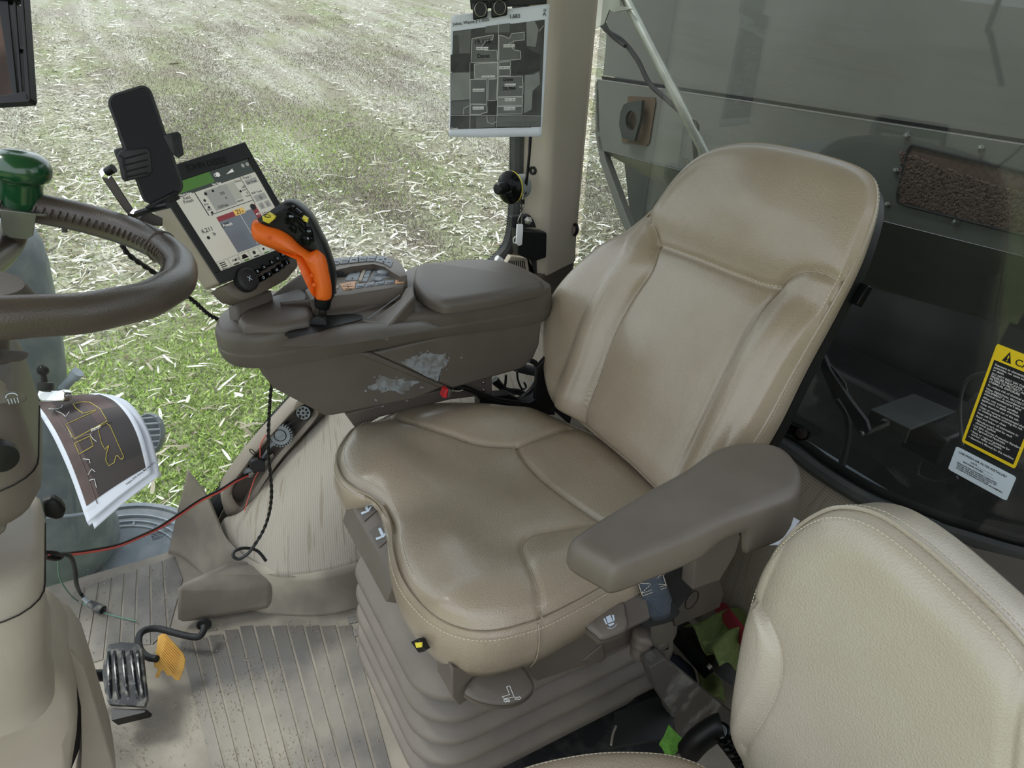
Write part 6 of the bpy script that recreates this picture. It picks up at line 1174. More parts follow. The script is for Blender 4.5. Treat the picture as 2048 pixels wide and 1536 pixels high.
# lanyard with fob
ly = thing('lanyard', 'black strap lanyard with steel snap hook and white key fob at the pillar', 'lanyard', Y(1045, 420, 1.60))
LYY = 1.585
rows = [[Y(a, v, LYY-.002) , Y(b, v, LYY-.002)] for a, b, v in ((1058, 1064, 268), (1056, 1061, 310), (1052, 1057, 350), (1046, 1052, 388))]
grid_obj('strap', rows, 'black', ly, thick=.002)
MB().tube([Y(1046, 386, LYY), Y(1045, 400, LYY)], .005, 10).build('strap_end', 'steel', ly); MB().tube([Y(1045, 398, LYY), Y(1045, 407, LYY)], .0055, 10).build('strap_crimp', 'black', ly)
for u, v, r_ in ((1045, 411, .006), (1044, 421, .004)): MB().tube([Y(u, v, LYY)+Vector((r_*math.cos(a), 0, r_*math.sin(a))) for a in [k*math.pi/8 for k in range(17)]], .0011, 6, raw=True).build('ring', 'steel', ly)
MB().tube([Y(*p, LYY) for p in [(1043, 425), (1036, 442), (1040, 449), (1043, 446), (1044, 428)]], .0012, 6).build('snap_hook', 'steel', ly)
slab([Y(*p, LYY) for p in [(1033, 448), (1044, 448), (1044, 462), (1042, 488), (1036, 491), (1031, 486)]], (0, -.006, 0), .001).build('fob_plate', 'white', ly, bevel=.001); slab([Y(*p, LYY+.004) for p in [(1036, 449), (1047, 450), (1045, 492), (1038, 492)]], (0, .008, 0)).build('fob_back', 'black', ly, bevel=.001)
MB().tube([Y(1031, 480, LYY)+Vector((.007*math.cos(a), 0, .009*math.sin(a))) for a in [k*math.pi/8 for k in range(17)]], .0014, 6, raw=True).build('ring', 'white', ly)
bx_ = thing('relay_box', 'black plastic control box bolted low on the rear pillar', 'box', Y(1052, 480, 1.62))
mb = MB(); mb.prism([Y(*p, 1.625) for p in [(1023, 452), (1078, 458), (1081, 460), (1080, 508), (1062, 514), (1052, 515), (1024, 502)]], (0, -.035, 0)); mb.build('box_body', 'black', bx_, bevel=.004)
slab([Y(*p, 1.605) for p in [(1024, 434), (1060, 430), (1068, 440), (1074, 456), (1024, 456)]], (0, .02, 0)).build('box_bracket', 'black_rubber', bx_, bevel=.003)
MB().lathe(Y(1056, 441, 1.60), (-.3, -1, .1), [(.011, 0), (.011, .003), (.008, .0035), (.008, .009), (0, .010)], 6).build('bolt', 'steel', bx_, smooth=False)
slab([Y(*p, 1.63) for p in [(1052, 512), (1075, 512), (1078, 560), (1058, 560)]], (0, .01, 0)).build('box_lead', 'black_rubber', bx_, bevel=.003)
sk = thing('screw_socket', 'round black socket with hex hole set in the pale pillar trim', 'socket', Y(1066, 340, 1.63))
sp = PL(1066, 341, (1.006, 1.676, 1), (-.87, -.49, 0)); MB().lathe(sp, (-.87, -.49, 0), [(.011, -.004), (.0115, .002), (.009, .004), (.005, .0035), (.0045, -.003), (0, -.003)], 28).build('socket_ring', 'black', sk, ang=30)
hk = thing('coat_hook', 'small black hook on the rear edge of the pillar', 'hook', Y(1150, 465, 1.68))
MB().tube([Y(1147, 450, 1.685), Y(1153, 450, 1.66), Y(1154, 462, 1.655), Y(1150, 470, 1.67)], .005, 10).build('hook_arm', 'black', hk)
vt = thing('air_vent', 'pale slotted air vent panel at the foot of the pillar', 'vent', Y(1035, 525, 1.60))
vp = [(1022, 512), (1062, 518), (1072, 552), (1000, 552), (1006, 538)]; slab([Y(*p, 1.63) for p in vp], (0, .02, 0)).build('vent_panel', 'wall_trim', vt, bevel=.003)
for k in range(9): mb = MB(); u0 = 1018+k*3.6; mb.prism([Y(u0, 521, 1.6292), Y(u0+1.7, 521.3, 1.6292), Y(u0-1.6+k*.8, 541, 1.6292), Y(u0-3.4+k*.8, 541, 1.6292)], (0, -.0004, 0)); mb.build('slot', 'black', vt, smooth=False)
pc_ = thing('plug_connector', 'small white electrical plug lying behind the console lid', 'plug', Y(1000, 524, 1.60))
MB().tube([Y(993, 516, 1.60), Y(1003, 523, 1.60)], .0085, 12).build('plug_body', 'white', pc_, bevel=.001); MB().tube([Y(1003, 523, 1.60), Y(1012, 530, 1.60)], .005, 10).build('plug_tail', 'steel', pc_)
for i, (m_, o_, lab_) in enumerate((('pink', 0, 'uppermost pink hose emerging at the foot of the rear pillar'), ('black_rubber', 7, 'black hose between the two pink hoses at the pillar foot'), ('rubber_seal', 13, 'grey hose between the pink hoses at the pillar foot'), ('pink', 20, 'lowest pink hose emerging at the foot of the rear pillar'))):
    mb = MB(); mb.tube([Y(u, v+o_, 1.60) for u, v in [(1070, 575), (1088, 588), (1103, 596), (1125, 612)]], .0058, 10); o = mb.build('cab_hose', m_); tag(o, lab_, 'hose', 'hoses at the foot of the pillar')

# ---------------------------------------------------------------- moulded tray between glass seal and wheel arch panel
TY = 1.648
tq = lambda u, v, y=TY: Y(u, v, y)
outer_ = [(446, 985), (462, 955), (510, 892), (560, 838), (596, 800), (622, 792), (640, 806), (640, 830), (604, 876), (560, 925), (520, 985), (500, 1022), (488, 1042), (472, 1046), (456, 1034), (446, 1012)]
inner_ = [(464, 985), (474, 962), (520, 900), (566, 848), (600, 812), (620, 806), (630, 816), (626, 830), (590, 872), (548, 920), (508, 980), (492, 1008), (482, 1014), (470, 1004)]
rO = smooth_ring([tuple(tq(*p)) for p in outer_], 90); rI = smooth_ring([tuple(tq(*p)) for p in inner_], 90)
mb = MB(); rings = [[Vector(p)+Vector((0, .04, 0)) for p in rO], [Vector(p) for p in rO], [Vector(p)*.5+Vector(q)*.5+Vector((0, -.006, 0)) for p, q in zip(rO, rI)], [Vector(p) for p in rI], [Vector(p)+Vector((0, .030, -.004)) for p in rI]]
mb.loft(rings, cap0=False, cap1=False); tr = thing('storage_tray', 'long moulded tray with sockets let into the trim above the wheel arch panel', 'tray', tq(540, 920)); mb.build('tray_rim', 'plastic_light', tr, ang=60)
mb = MB(); mb.add([Vector(p)+Vector((0, .030, -.004)) for p in rI], [tuple(range(90))]); mb.build('tray_floor', 'plastic_dark', tr, smooth=False)
slab([tq(*p, TY+.012) for p in [(520, 930), (545, 905), (552, 915), (528, 945)]], (0, -.004, 0)).build('tray_bracket', 'steel', tr, bevel=.001)
def socket(name, lab_, u, v, r, y, mats, holes=0, teeth=0, cat='socket'):
    t = thing(name, lab_, cat, tq(u, v, y), None); ax = Vector((-.45, -.85, .25)).normalized(); c = tq(u, v, y); k = r
    MB().lathe(c-ax*.03, ax, [(k*.86, 0), (k*.9, .01), (k*.9, .024), (k, .025), (k, .031), (k*.9, .033), (k*.8, .0325), (0, .0325)], 36).build('socket_body', mats[0], t, ang=30)
    MB().lathe(c+ax*.0026, ax, [(k*.88, 0), (k*.88, .0012), (0, .0012)], 36).build('socket_face', mats[1], t, ang=30)
    e = ax.orthogonal().normalized(); f = ax.cross(e)
    for j in range(holes):
        q = c+ax*.0038+((e*math.cos(j*6.283/(holes-1))+f*math.sin(j*6.283/(holes-1)))*k*.56 if j < holes-1 else Vector()); MB().lathe(q, ax, [(k*.17, 0), (k*.17, .0006), (0, .0006)], 12).build('pin_hole', 'black', t)
    if teeth:
        mb = MB()
        for j in range(teeth): a = j*6.283/teeth; q = c+(e*math.cos(a)+f*math.sin(a))*k*1.0; mb.box(q-ax*.002, (.004, .004, .014), rotm(e*math.cos(a)+f*math.sin(a), ax.cross(e*math.cos(a)+f*math.sin(a))))
        mb.build('knurling', mats[1], t, kind='stuff', smooth=False); MB().tube([c+ax*.0042+(e*math.cos(a)+f*math.sin(a))*k*.52 for a in [j*math.pi/10 for j in range(21)]], .0012, 5, raw=True).build('face_ring', 'black', t)
    return t
mat('dust_grey', S(150,156,160), .6, S(120,126,130), 60, (.3, .7))
socket('round_socket', 'black nine hole round socket at the upper end of the trim tray', 607, 825, .021, TY-.004, ('black', 'dust_grey'), 9)
socket('dust_cap', 'large grey knurled round cap in the middle of the trim tray', 561, 870, .030, TY-.006, ('black', 'dust_grey'), 0, 26, 'cap')
socket('round_socket', 'small grey round socket low in the trim tray', 497, 945, .014, TY+.002, ('dust_grey', 'dust_grey'), 0)
fb_ = thing('fuse_box', 'small black cube fuse box with wire loop in the trim tray', 'box', tq(512, 925, TY-.01))
mb = MB(); mb.prism([tq(*p, TY-.006) for p in [(499, 918), (514, 912), (528, 918), (527, 938), (512, 938), (498, 932)]], (0, -.016, 0)); mb.build('box_body', 'black_rubber', fb_, bevel=.002)
mb = MB(); mb.tube([tq(*p, TY-.008) for p in [(512, 912), (503, 906), (499, 899), (505, 900), (514, 910)]], .0012, 6); mb.build('wire_loop', 'black', fb_)
def cable(name, lab_, pts, r, m_, cat='cable', sub=6, n=8):
    mb = MB(); mb.tube(pts, r, n, sub=sub); return tag(mb.build(name, m_), lab_, cat)
def twisted(pts, r, off, m_, parent=None, name='strand', turns=30):
    P_ = [Vector(p) for p in resample(cr_path(pts, 8), 160, False)]; out = []
    for s in (0, math.pi):
        Q_ = []
        for i, p in enumerate(P_):
            t = (P_[min(i+1, 159)]-P_[max(i-1, 0)]).normalized(); e = t.orthogonal().normalized(); f = t.cross(e); a = s+i/160*turns*2*math.pi/2; Q_.append(p+(e*math.cos(a)+f*math.sin(a))*off)
        mb = MB(); mb.tube(Q_, r, 6, raw=True); out.append(mb.build(name, m_, parent))
    return out
for i, (pts, lab_) in enumerate((([(545, 895), (536, 905), (528, 918), (524, 930)], 'thin black wire between knurled cap and fuse box'), ([(600, 835), (590, 842), (575, 850), (568, 858)], 'upper black wire looping from the nine hole socket'), ([(602, 840), (594, 852), (580, 858), (570, 866)], 'lower black wire looping from the nine hole socket'))):
    cable('tray_wire', lab_, [tq(u, v, TY-.008) for u, v in pts], .0022, 'black_rubber', 'wire')
cable('tray_wire', 'white taped wire bundle in the trim tray below the knurled cap', [tq(u, v, TY+.0) for u, v in [(553, 880), (540, 893), (534, 905), (524, 918)]], .006, 'dust_grey', 'wire')
cable('thin_wire', 'thin orange wire from the trim tray down into the kick trim', [tq(532, 870, TY-.01), tq(521, 890, TY-.006), tq(520, 908, TY-.008), tq(519, 938, TY-.012), tq(508, 960, 1.630), tq(494, 1005, 1.60), tq(482, 1046, 1.58)], .0014, 'wire_red', 'wire')
cable('wire_sleeve', 'black sleeve on the thin orange wire at the kick trim', [tq(482, 1046, 1.578), tq(476, 1068, 1.565), tq(471, 1080, 1.56)], .003, 'black', 'wire')
rb_w = thing('power_cable', 'red and black twin power cable stretched across the lower side glass', 'cable', Y(300, 1060, 1.55))
pp = [(499, 950, 1.645), (470, 964, 1.62), (440, 983, 1.60), (400, 1003, 1.58), (360, 1030, 1.55), (320, 1056, 1.52), (280, 1075, 1.46), (235, 1093, 1.40), (180, 1104, 1.34), (130, 1110, 1.28), (98, 1108, 1.22)]
MB().tube([Y(*p) for p in pp], .0027, 8).build('red_lead', 'wire_red', rb_w); MB().tube([Y(u, v-4, y+.002) for u, v, y in pp], .0024, 8).build('black_lead', 'black', rb_w)
MB().tube([Y(499, 949, 1.640), Y(508, 944, 1.635)], .005, 8).build('ring_terminal', 'steel', rb_w)
bcb = thing('plug_lead', 'black lead with round screw plug hanging onto the floor mat', 'cable', Z(195, 1210, .02))
MB().tube([Y(88, 1112, 1.22), Y(125, 1108, 1.24), Y(142, 1115, 1.27), Y(150, 1140, 1.32), Y(153, 1168, 1.37), Z(160, 1185, .035), Z(172, 1200, .02)], .0042, 8).build('lead', 'black_rubber', bcb)
MB().tube([Z(168, 1196, .022), Z(178, 1206, .014)], .006, 10).build('lead_collar', 'dust_grey', bcb); ax0, ax1 = Z(178, 1207, .013), Z(206, 1220, .011)
MB().lathe(ax0, ax1-ax0, [(.007, 0), (.0095, .004), (.0095, .018), (.0105, .019), (.0105, (ax1-ax0).length), (.007, (ax1-ax0).length), (.006, (ax1-ax0).length-.004), (0, (ax1-ax0).length-.004)], 24).build('plug_shell', 'dusty_black', bcb, ang=30)
mb = MB(); mb.tube([Y(88, 1104, 1.21), Y(112, 1106, 1.22), Y(124, 1112, 1.235), Y(112, 1118, 1.23), Y(90, 1114, 1.21)], .004, 8); tag(mb.build('cable_bundle', 'black'), 'black cable bundle loop beside the pedestal', 'cable')
cable('signal_wire', 'thin green wire trailing across the ribbed floor mat', [Y(116, 1118, 1.24), Y(118, 1150, 1.29), Y(130, 1176, 1.36), Z(150, 1198, .012), Z(180, 1213, .004), Z(215, 1228, .002), Z(272, 1242, .002)], .0016, 'green_wire', 'wire')
mb = thing('charging_cable', 'black cable from the phone clamp passing behind the steering wheel', 'cable', D(300, 430, 1.0))
pp = [D(337, 410, .955), D(312, 416, .97), D(285, 424, .99), D(262, 432, 1.01), D(246, 452, 1.03), D(242, 480, 1.05), D(256, 508, 1.08), D(300, 540, 1.12), D(350, 575, 1.18), D(390, 605, 1.25), D(425, 634, 1.33), D(470, 648, 1.40)]
MB().tube(pp[:4], .0045, 8).build('strain_relief', 'black', mb); twisted(pp[3:], .0026, .0018, 'black', mb)
hc = thing('hanging_cable', 'black twisted cable hanging from the console down past the wheel arch panel', 'cable', Y(540, 900, 1.34))
pp = [Y(545, 752, 1.30), Y(540, 800, 1.31), Y(537, 860, 1.32), Y(537, 910, 1.325), Y(541, 950, 1.33), Y(543, 990, 1.33), Y(538, 1028, 1.33), Y(526, 1062, 1.325), Y(508, 1092, 1.318)]
twisted(pp, .0025, .0014, 'black', hc, turns=30); MB().tube([pp[-1], Y(495, 1108, 1.315), Y(478, 1118, 1.315), Y(467, 1113, 1.32), Y(470, 1102, 1.33), Y(490, 1096, 1.345), Y(515, 1102, 1.35), Y(532, 1122, 1.34)], .0036, 8).build('cable_loop', 'black_rubber', hc)
# ---------------------------------------------------------------- wiring between console and backrest
cor = thing('corrugated_hose', 'black corrugated hose running behind the backrest from the console', 'hose', Y(1065, 740, 1.42))
pp = cr_path([Y(1030, 732, 1.40), Y(1050, 738, 1.41), Y(1075, 744, 1.42), Y(1110, 758, 1.42)], 20)
mb = MB(); mb.tube(pp, lambda t: .0125+.0018*math.sin(t*150), 14, raw=True); mb.build('hose_body', 'black_rubber', cor, ang=80)
for i, (pts, r_, lab_) in enumerate((([(1058, 720), (1072, 728), (1078, 750), (1066, 775), (1045, 795), (1030, 800)], .007, 'thick black cable curving down behind the console'), ([(1034, 742), (1036, 760), (1044, 778), (1052, 774), (1048, 765)], .0028, 'hooked thin black wire behind the console'), ([(1012, 750), (1010, 770), (1003, 778), (985, 765)], .0035, 'black wire dropping under the rear of the console'), ([(990, 758), (1010, 780), (1040, 785), (1060, 800)], .009, 'dark cable bundle lying behind the seat cushion'), ([(1085, 770), (1080, 800), (1070, 815)], .005, 'black cable beside the blue connector'))):
    cable('seat_cable', lab_, [Y(u, v, 1.36+.012*i) for u, v in pts], r_, 'black')
bl = thing('wire_connector', 'bright blue electrical connector behind the seat cushion', 'connector', Y(1074, 775, 1.37))
slab([Y(*p, 1.36) for p in [(1068, 768), (1077, 769), (1068, 796), (1062, 794)]], (0, .01, 0)).build('connector_body', 'blue', bl, bevel=.001); slab([Y(*p, 1.362) for p in [(1075, 768), (1082, 770), (1078, 790), (1070, 792)]], (0, .012, 0)).build('connector_shell', 'black', bl, bevel=.001)
rl_ = thing('buckle', 'red seat belt buckle tip peeking from under the console', 'buckle', Y(893, 787, 1.20)); slab([Y(*p, 1.215) for p in [(892, 780), (897, 778), (894, 796), (886, 796)]], (0, .02, 0)).build('buckle_button', 'red', rl_, bevel=.001); slab([Y(*p, 1.217) for p in [(898, 778), (904, 782), (900, 796), (895, 796)]], (0, .02, 0)).build('buckle_frame', 'steel', rl_, bevel=.001)
MB().tube([Y(*p, 1.24) for p in [(905, 781), (915, 782), (925, 780)]], .0035, 8).build('belt_stalk', 'steel', rl_); MB().tube([Y(*p, 1.26) for p in [(900, 774), (930, 776), (960, 788), (1000, 800), (1040, 806)]], .006, 8).build('belt_sleeve', 'black', rl_)
sp_ = thing('seat_bracket', 'black curved steel bracket behind the right rear of the seat cushion', 'bracket', Y(1010, 800, 1.28)); slab([Y(*p, 1.27) for p in [(960, 800), (985, 793), (1020, 790), (1034, 796), (1042, 806), (1060, 806), (1090, 790), (1110, 800), (1110, 830), (960, 830)]], (0, .03, 0), .002).build('bracket_plate', 'black', sp_, bevel=.003)

# ---------------------------------------------------------------- spreader bin behind the cab
bn = thing('spreader_bin', 'large grey-green steel dry spreader bin standing behind the cab rear glass', 'bin', (1.8, 1.2, .9))
BX = 1.66
bq_ = lambda u, v, x=BX: X(u, v, x)
def panel(name, pts, x, m_, thk=.004): mb = MB(); mb.prism([bq_(u, v, x) for u, v in pts], (thk, 0, 0)); return mb.build(name, m_, bn, bevel=.0)
panel('upper_sheet', [(1216, -60), (1212, 90), (1206, 150), (1500, 196), (2200, 306), (2200, -260), (1216, -260)], BX+.05, 'bin_steel')
panel('ledge_gap', [(1203, 152), (1500, 195), (2200, 302), (2200, 326), (1500, 216), (1208, 172)], BX+.045, 'black', .003)
flg = [(1194, 158), (1500, 203), (1800, 250), (2200, 312)]
mb = MB(); mb.prism([bq_(u, v) for u, v in flg]+[bq_(u, v+5) for u, v in flg[::-1]], (.05, 0, -.004)); mb.build('top_flange', 'bin_steel', bn, bevel=.002)
lp = panel('lower_sheet', [(1194, 160), (1192, 215), (1194, 262), (1200, 300), (1316, 327), (1500, 372), (1743, 434), (2200, 552), (2200, 314), (1500, 206)], BX, 'bin_steel')
# hopper wall running back and down under the bin
a0, a1 = bq_(1200, 300), bq_(2200, 552); mb = MB(); mb.add([a0, a1, a1+Vector((.55, .3, -.34)), a0+Vector((.55, -.65, -.34)), a0+Vector((.006, 0, 0)), a1+Vector((.006, 0, 0)), a1+Vector((.556, .3, -.34)), a0+Vector((.556, -.65, -.34))], [(0, 1, 2, 3), (7, 6, 5, 4), (0, 4, 5, 1), (1, 5, 6, 2), (2, 6, 7, 3), (3, 7, 4, 0)]); mb.build('hopper_wall', 'bin_steel', bn, smooth=False)
mb = MB(); mb.prism([bq_(*p) for p in [(1190, 165), (1197, 160), (1200, 262), (1210, 318), (1252, 432), (1300, 540), (1290, 545), (1240, 440), (1200, 325), (1190, 268)]], (.03, 0, 0)); mb.build('edge_flange', 'bin_steel', bn, bevel=.003)
mb = MB(); mb.prism([bq_(u, v, BX+.6) for u, v in [(1230, 150), (1260, 430), (1330, 600), (2300, 900), (2300, 300)]], (.02, 0, 0)); mb.build('rear_sheet', 'bin_dark', bn)
# lifting eye
ew = [(1262, 196), (1308, 198), (1308, 205), (1296, 282), (1290, 288), (1244, 282), (1246, 270)]
panel('eye_weld', [(1256, 192), (1309, 195), (1311, 204), (1298, 286), (1292, 292), (1243, 284), (1250, 240)], BX-.004, 'rust', .003)
mb = plate_with_hole([bq_(u, v, BX-.03) for u, v in [(1262, 204), (1284, 200), (1280, 240), (1268, 282), (1244, 276), (1238, 250), (1240, 226), (1248, 208)]], [bq_(1262+11*math.cos(a), 241+20*math.sin(a), BX-.03) for a in [k*math.pi/10 for k in range(20)]], (.012, 0, 0)); mb.build('lifting_eye', 'bin_dark', bn, ang=30)
# sight window with pellets
frw = [(1816, 300), (1824, 290), (2048, 345), (2200, 382), (2200, 520), (2048, 470), (1810, 410), (1796, 402), (1795, 390)]
mb = MB(); mb.prism([bq_(u, v, BX-.0015) for u, v in frw], (-.002, 0, 0)); pwn = mb.build('sight_window', 'pellet', bn, smooth=False, label='clear sight window full of brown pellets')
mb = MB(); pts = [bq_(u, v, BX-.004) for u, v in frw]; pts.append(pts[0]); mb.tube(pts, .004, 6, raw=True); mb.build('window_gasket', 'black_rubber', pwn)
mb = MB(); rr_ = np.random.default_rng(4)
for k in range(5200):
    u, v = rr_.uniform(1800, 2090), rr_.uniform(305, 500); top_ = 312+(u-1820)*.24+14*math.sin(u*.01); bot_ = 403+(u-1800)*.27
    if v < top_+6 or v > bot_: continue
    c_ = bq_(u, v, BX-.0045); s_ = .0032+.002*rr_.random(); A_r = Matrix.Rotation(rr_.random()*3, 3, 'X') @ Matrix.Rotation(rr_.random()*.8, 3, 'Z')
    o = [A_r@Vector(q)*s_ for q in ((0, 1, 0), (0, 0, 1.3), (0, -1, 0), (0, 0, -1.3), (-.8, 0, 0))]; mb.add([c_+q for q in o], [(0, 1, 4), (1, 2, 4), (2, 3, 4), (3, 0, 4)])
o = mb.build('fertilizer_pellets', 'pellet', smooth=False, fix=False); tag(o, 'brown fertilizer pellets seen through the bin sight window', 'pellets', kind='stuff')
for i, (u, v) in enumerate(((1814, 272), (1962, 297), (1792, 342), (1775, 410), (1912, 445), (2060, 490))):
    c_ = bq_(u, v, BX-.001); mb = MB(); mb.lathe(c_, (-1, 0, 0), [(.0085, 0), (.0085, .002), (.0065, .0025), (.0065, .007), (0, .008)], 6); mb.build('bolt', 'steel', bn, smooth=False)
# strut tube, its hoses and bracket
stt = thing('strut_tube', 'galvanised diagonal strut tube outside the rear glass with a clamp', 'strut', X(1320, 140, 1.42))
MB().tube([X(1222, -60, 1.45), X(1395, 275, 1.45), X(1500, 480, 1.45)], .0145, 18, sub=2).build('tube', 'galv', stt)
MB().tube([X(1388, 256, 1.45)+Vector((0, .019*math.cos(a), .019*math.sin(a)+.006*math.cos(a))) for a in [k*math.pi/10 for k in range(21)]], .003, 6, raw=True).build('hose_clamp', 'black', stt)
cable('strut_hose', 'dark hose sagging beside the diagonal strut tube', [X(u, v, 1.47) for u, v in [(1196, 40), (1215, 62), (1245, 82), (1275, 120), (1300, 168), (1340, 205), (1375, 240), (1388, 280), (1392, 330)]], .007, 'black_rubber', 'hose')
cable('strut_hose', 'short dark hose crossing under the pale corner bracket', [X(u, v, 1.46) for u, v in [(1205, 20), (1208, 45), (1222, 70), (1250, 92)]], .006, 'black_rubber', 'hose')
cbk = thing('corner_bracket', 'pale folded sheet bracket at the top corner beside the pillar', 'bracket', X(1215, 20, 1.40))
slab([X(u, v, 1.42) for u, v in [(1192, -60), (1232, -60), (1240, 14), (1218, 20), (1208, 48), (1188, 58)]], (.004, 0, 0)).build('bracket_plate', 'galv', cbk); slab([X(u, v, 1.42) for u, v in [(1216, 18), (1240, 12), (1262, 18), (1228, 24)]], (.01, 0, 0)).build('bracket_fold', 'galv', cbk)
# black blocks added to stand in for the shade below the bin
ch = thing('shade_frame', 'added black frame standing in for the shade below the spreader bin', 'frame', (1.7, .9, .1))
MB().box((1.95, .7, -.02), (1.1, 3.4, .3)).build('shade_deck', 'black', ch, bevel=.01); MB().box((2.05, .7, .2), (.2, 3.6, .3)).build('shade_rail', 'black_rubber', ch, bevel=.02)
MB().box((2.62, .8, .4), (.05, 4.6, 1.2)).build('shade_back', 'black_rubber', ch, bevel=.01)  # dark sheet added to close the green gap under the hopper
MB().box((1.345, 1.0, .42), (.04, 1.9, .06)).build('frame_lip', 'fender', ch, bevel=.006)
# wiper, hinge, motor plate
wip = thing('rear_wiper', 'dark wiper arm on a spindle behind the lower rear glass', 'wiper', X(1730, 850, 1.27))
slab([X(u, v, 1.26) for u, v in [(1625, 688), (1640, 695), (1660, 740), (1700, 800), (1732, 842), (1738, 862), (1728, 874), (1716, 866), (1690, 815), (1650, 755)]], (.01, 0, 0), .002).build('wiper_arm', 'black_rubber', wip, bevel=.002)
slab([X(u, v, 1.268) for u, v in [(1640, 735), (1655, 722), (1690, 765), (1695, 785), (1668, 800)]], (.003, 0, 0)).build('wiper_label', 'bin_dark', wip)
MB().lathe(X(1726, 866, 1.262), (-1, 0, 0), [(.007, 0), (.007, .004), (.005, .005), (.005, .009), (0, .01)], 6).build('wiper_nut', 'steel', wip, smooth=False)
MB().tube([X(1735, 866, 1.27), X(1778, 848, 1.30)], .005, 10).build('wiper_spindle', 'dark_steel', wip)
wm = thing('wiper_motor', 'dark green plate covering the wiper motor outside the rear glass', 'motor', X(1830, 840, 1.36))
pl4 = [X(1740, 818, 1.31), X(1828, 786, 1.42), X(1912, 822, 1.42), X(1820, 858, 1.31)]; mb = MB(); mb.prism(pl4, (0, 0, -.006)); mb.prism([pl4[0], pl4[3], pl4[3]+Vector((0, 0, -.035)), pl4[0]+Vector((0, 0, -.035))], (.004, 0, 0)); mb.build('motor_plate', 'bin_dark', wm, bevel=.002)
MB().lathe(X(1772, 848, 1.31), (-1, .1, 0), [(.012, -.02), (.012, .004), (.009, .008), (0, .008)], 20).build('motor_boss', 'dark_steel', wm); MB().box(X(1860, 880, 1.42), (.06, .09, .07)).build('motor_case', 'black', wm, bevel=.008)
cable('wiper_hose', 'black hose hanging down behind the wiper arm', [X(u, v, 1.34) for u, v in [(1675, 800), (1694, 830), (1696, 870), (1684, 930)]], .0085, 'black_rubber', 'hose')
cable('washer_tube', 'thin dark tube looping behind the warning sticker', [X(u, v, 1.42) for u, v in [(1985, 745), (1945, 752), (1925, 780), (1920, 830), (1925, 890)]], .0035, 'bin_dark', 'tube')
cable('motor_cable', 'black cable loop below the wiper motor plate', [X(u, v, 1.44) for u, v in [(1890, 885), (1850, 905), (1835, 940), (1842, 955), (1880, 965), (1915, 955)]], .004, 'black_rubber', 'cable')
hg = thing('glass_hinge', 'black two bolt hinge arm at the corner of the rear glass', 'hinge', X(1590, 860, XR-.01))
slab([X(u, v, XR-.012) for u, v in [(1545, 838), (1562, 834), (1606, 852), (1622, 866), (1618, 878), (1602, 880), (1590, 868), (1552, 862)]], (-.012, 0, 0), .003).build('hinge_arm', 'black_gloss', hg, bevel=.003)
for u, v in ((1563, 846), (1604, 866)): MB().lathe(X(u, v, XR-.024), (-1, -.2, .2), [(.012, 0), (.012, .004), (.007, .005), (.007, .011), (0, .012)], 20).build('hinge_bolt', 'dark_steel', hg, ang=30)
# ---------------------------------------------------------------- stickers on the rear glass
SX = XR-.0012
def sticker(name, lab_, tl, bl, br, m_, n_=(-1, 0, 0)):
    TL_, BL_, BR_ = X(*tl, SX), X(*bl, SX), X(*br, SX); ux = (BR_-BL_); uy = (TL_-BL_); t = thing(name, lab_, 'sticker', BL_); return t, BL_, ux, uy
t, o0, ux, uy = sticker('warning_sticker', 'yellow and black pesticide caution sticker on the rear glass', (1994, 687), (1923, 883), (2030, 938), 'yellow')
SP = lambda a, b, h=0: o0+ux*a+uy*b+Vector((-h, 0, 0))
mat('sign_yellow', S(244,212,30), .45); mat('sign_white', S(214,228,240), .5)
mb = MB(); mb.prism([SP(a, b) for a, b in rr2(0, 0, 1, 1, .03, 4)], (-.0003, 0, 0)); mb.build('sticker_sheet', 'sign_yellow', t, smooth=False)
mb = MB(); mb.prism([SP(a, b, .0003) for a, b in ((.05, .03), (.95, .03), (.95, .855), (.05, .855))], (-.0002, 0, 0)); mb.build('sticker_field', 'ink', t, smooth=False)
mb = MB(); mb.prism([SP(*p, .0003) for p in ((.17, .875), (.33, .875), (.25, .975))], (-.0002, 0, 0)); mb.build('warning_triangle', 'ink', t, smooth=False); 
def gtext(s_, a, b, size, m_): text('lettering', s_, SP(a, b, .0009), ux, uy, size, m_, t)
H_ = uy.length; W_u = ux.length
gtext('!', .232, .888, H_*.075, 'sign_yellow'); gtext('CAUTION', .38, .885, H_*.085, 'ink')
yl_ = .812
for para in (('Exposure to chemicals, such as', 'pesticides, can cause serious injury', 'or death.'), ('DO NOT RELY ON THIS CAB', 'PRESSURE INDICATOR, OR CAB', 'FILTERS TO PROTECT AGAINST', 'CHEMICAL EXPOSURE.'), ('To reduce risk of chemical exposure:',), ('Wear PERSONAL PROTECTIVE', 'EQUIPMENT in accordance with', "chemical manufacturer's label."), ('Allow only trained, certified', 'applicators to apply chemicals.'), ('Keep chemicals out of the cab.',), ('Clean or remove contaminated shoes', 'or clothing before entering the cab.'), ('Keep cab interior clean.',), ('Read and follow all instructions in:',), ("\u2022 Manufacturer's label for each", '  chemical applied;'), ('\u2022 US EPA Worker Protection Standard', '  for Agricultural Pesticides;'), ('\u2022 State or regional guidelines for', '  worker safety and health;'), ("\u2022 Operator's Manual for this machine.",)):
    for l_ in para: gtext(l_, .09, yl_, H_*.027, 'white'); yl_ -= .0265
    yl_ -= .0085
t, o0, ux, uy = sticker('filter_label', 'pale blue cab air filter label below the yellow warning sticker', (1913, 892), (1896, 938), (2013, 1002), 'white')
mb = MB(); mb.prism([SP(a, b) for a, b in [(p, q) for p, q in rr2(0, 0, 1, 1, .06, 4)]], (-.0003, 0, 0)); mb.build('label_sheet', 'sign_white', t, smooth=False); H_ = uy.length
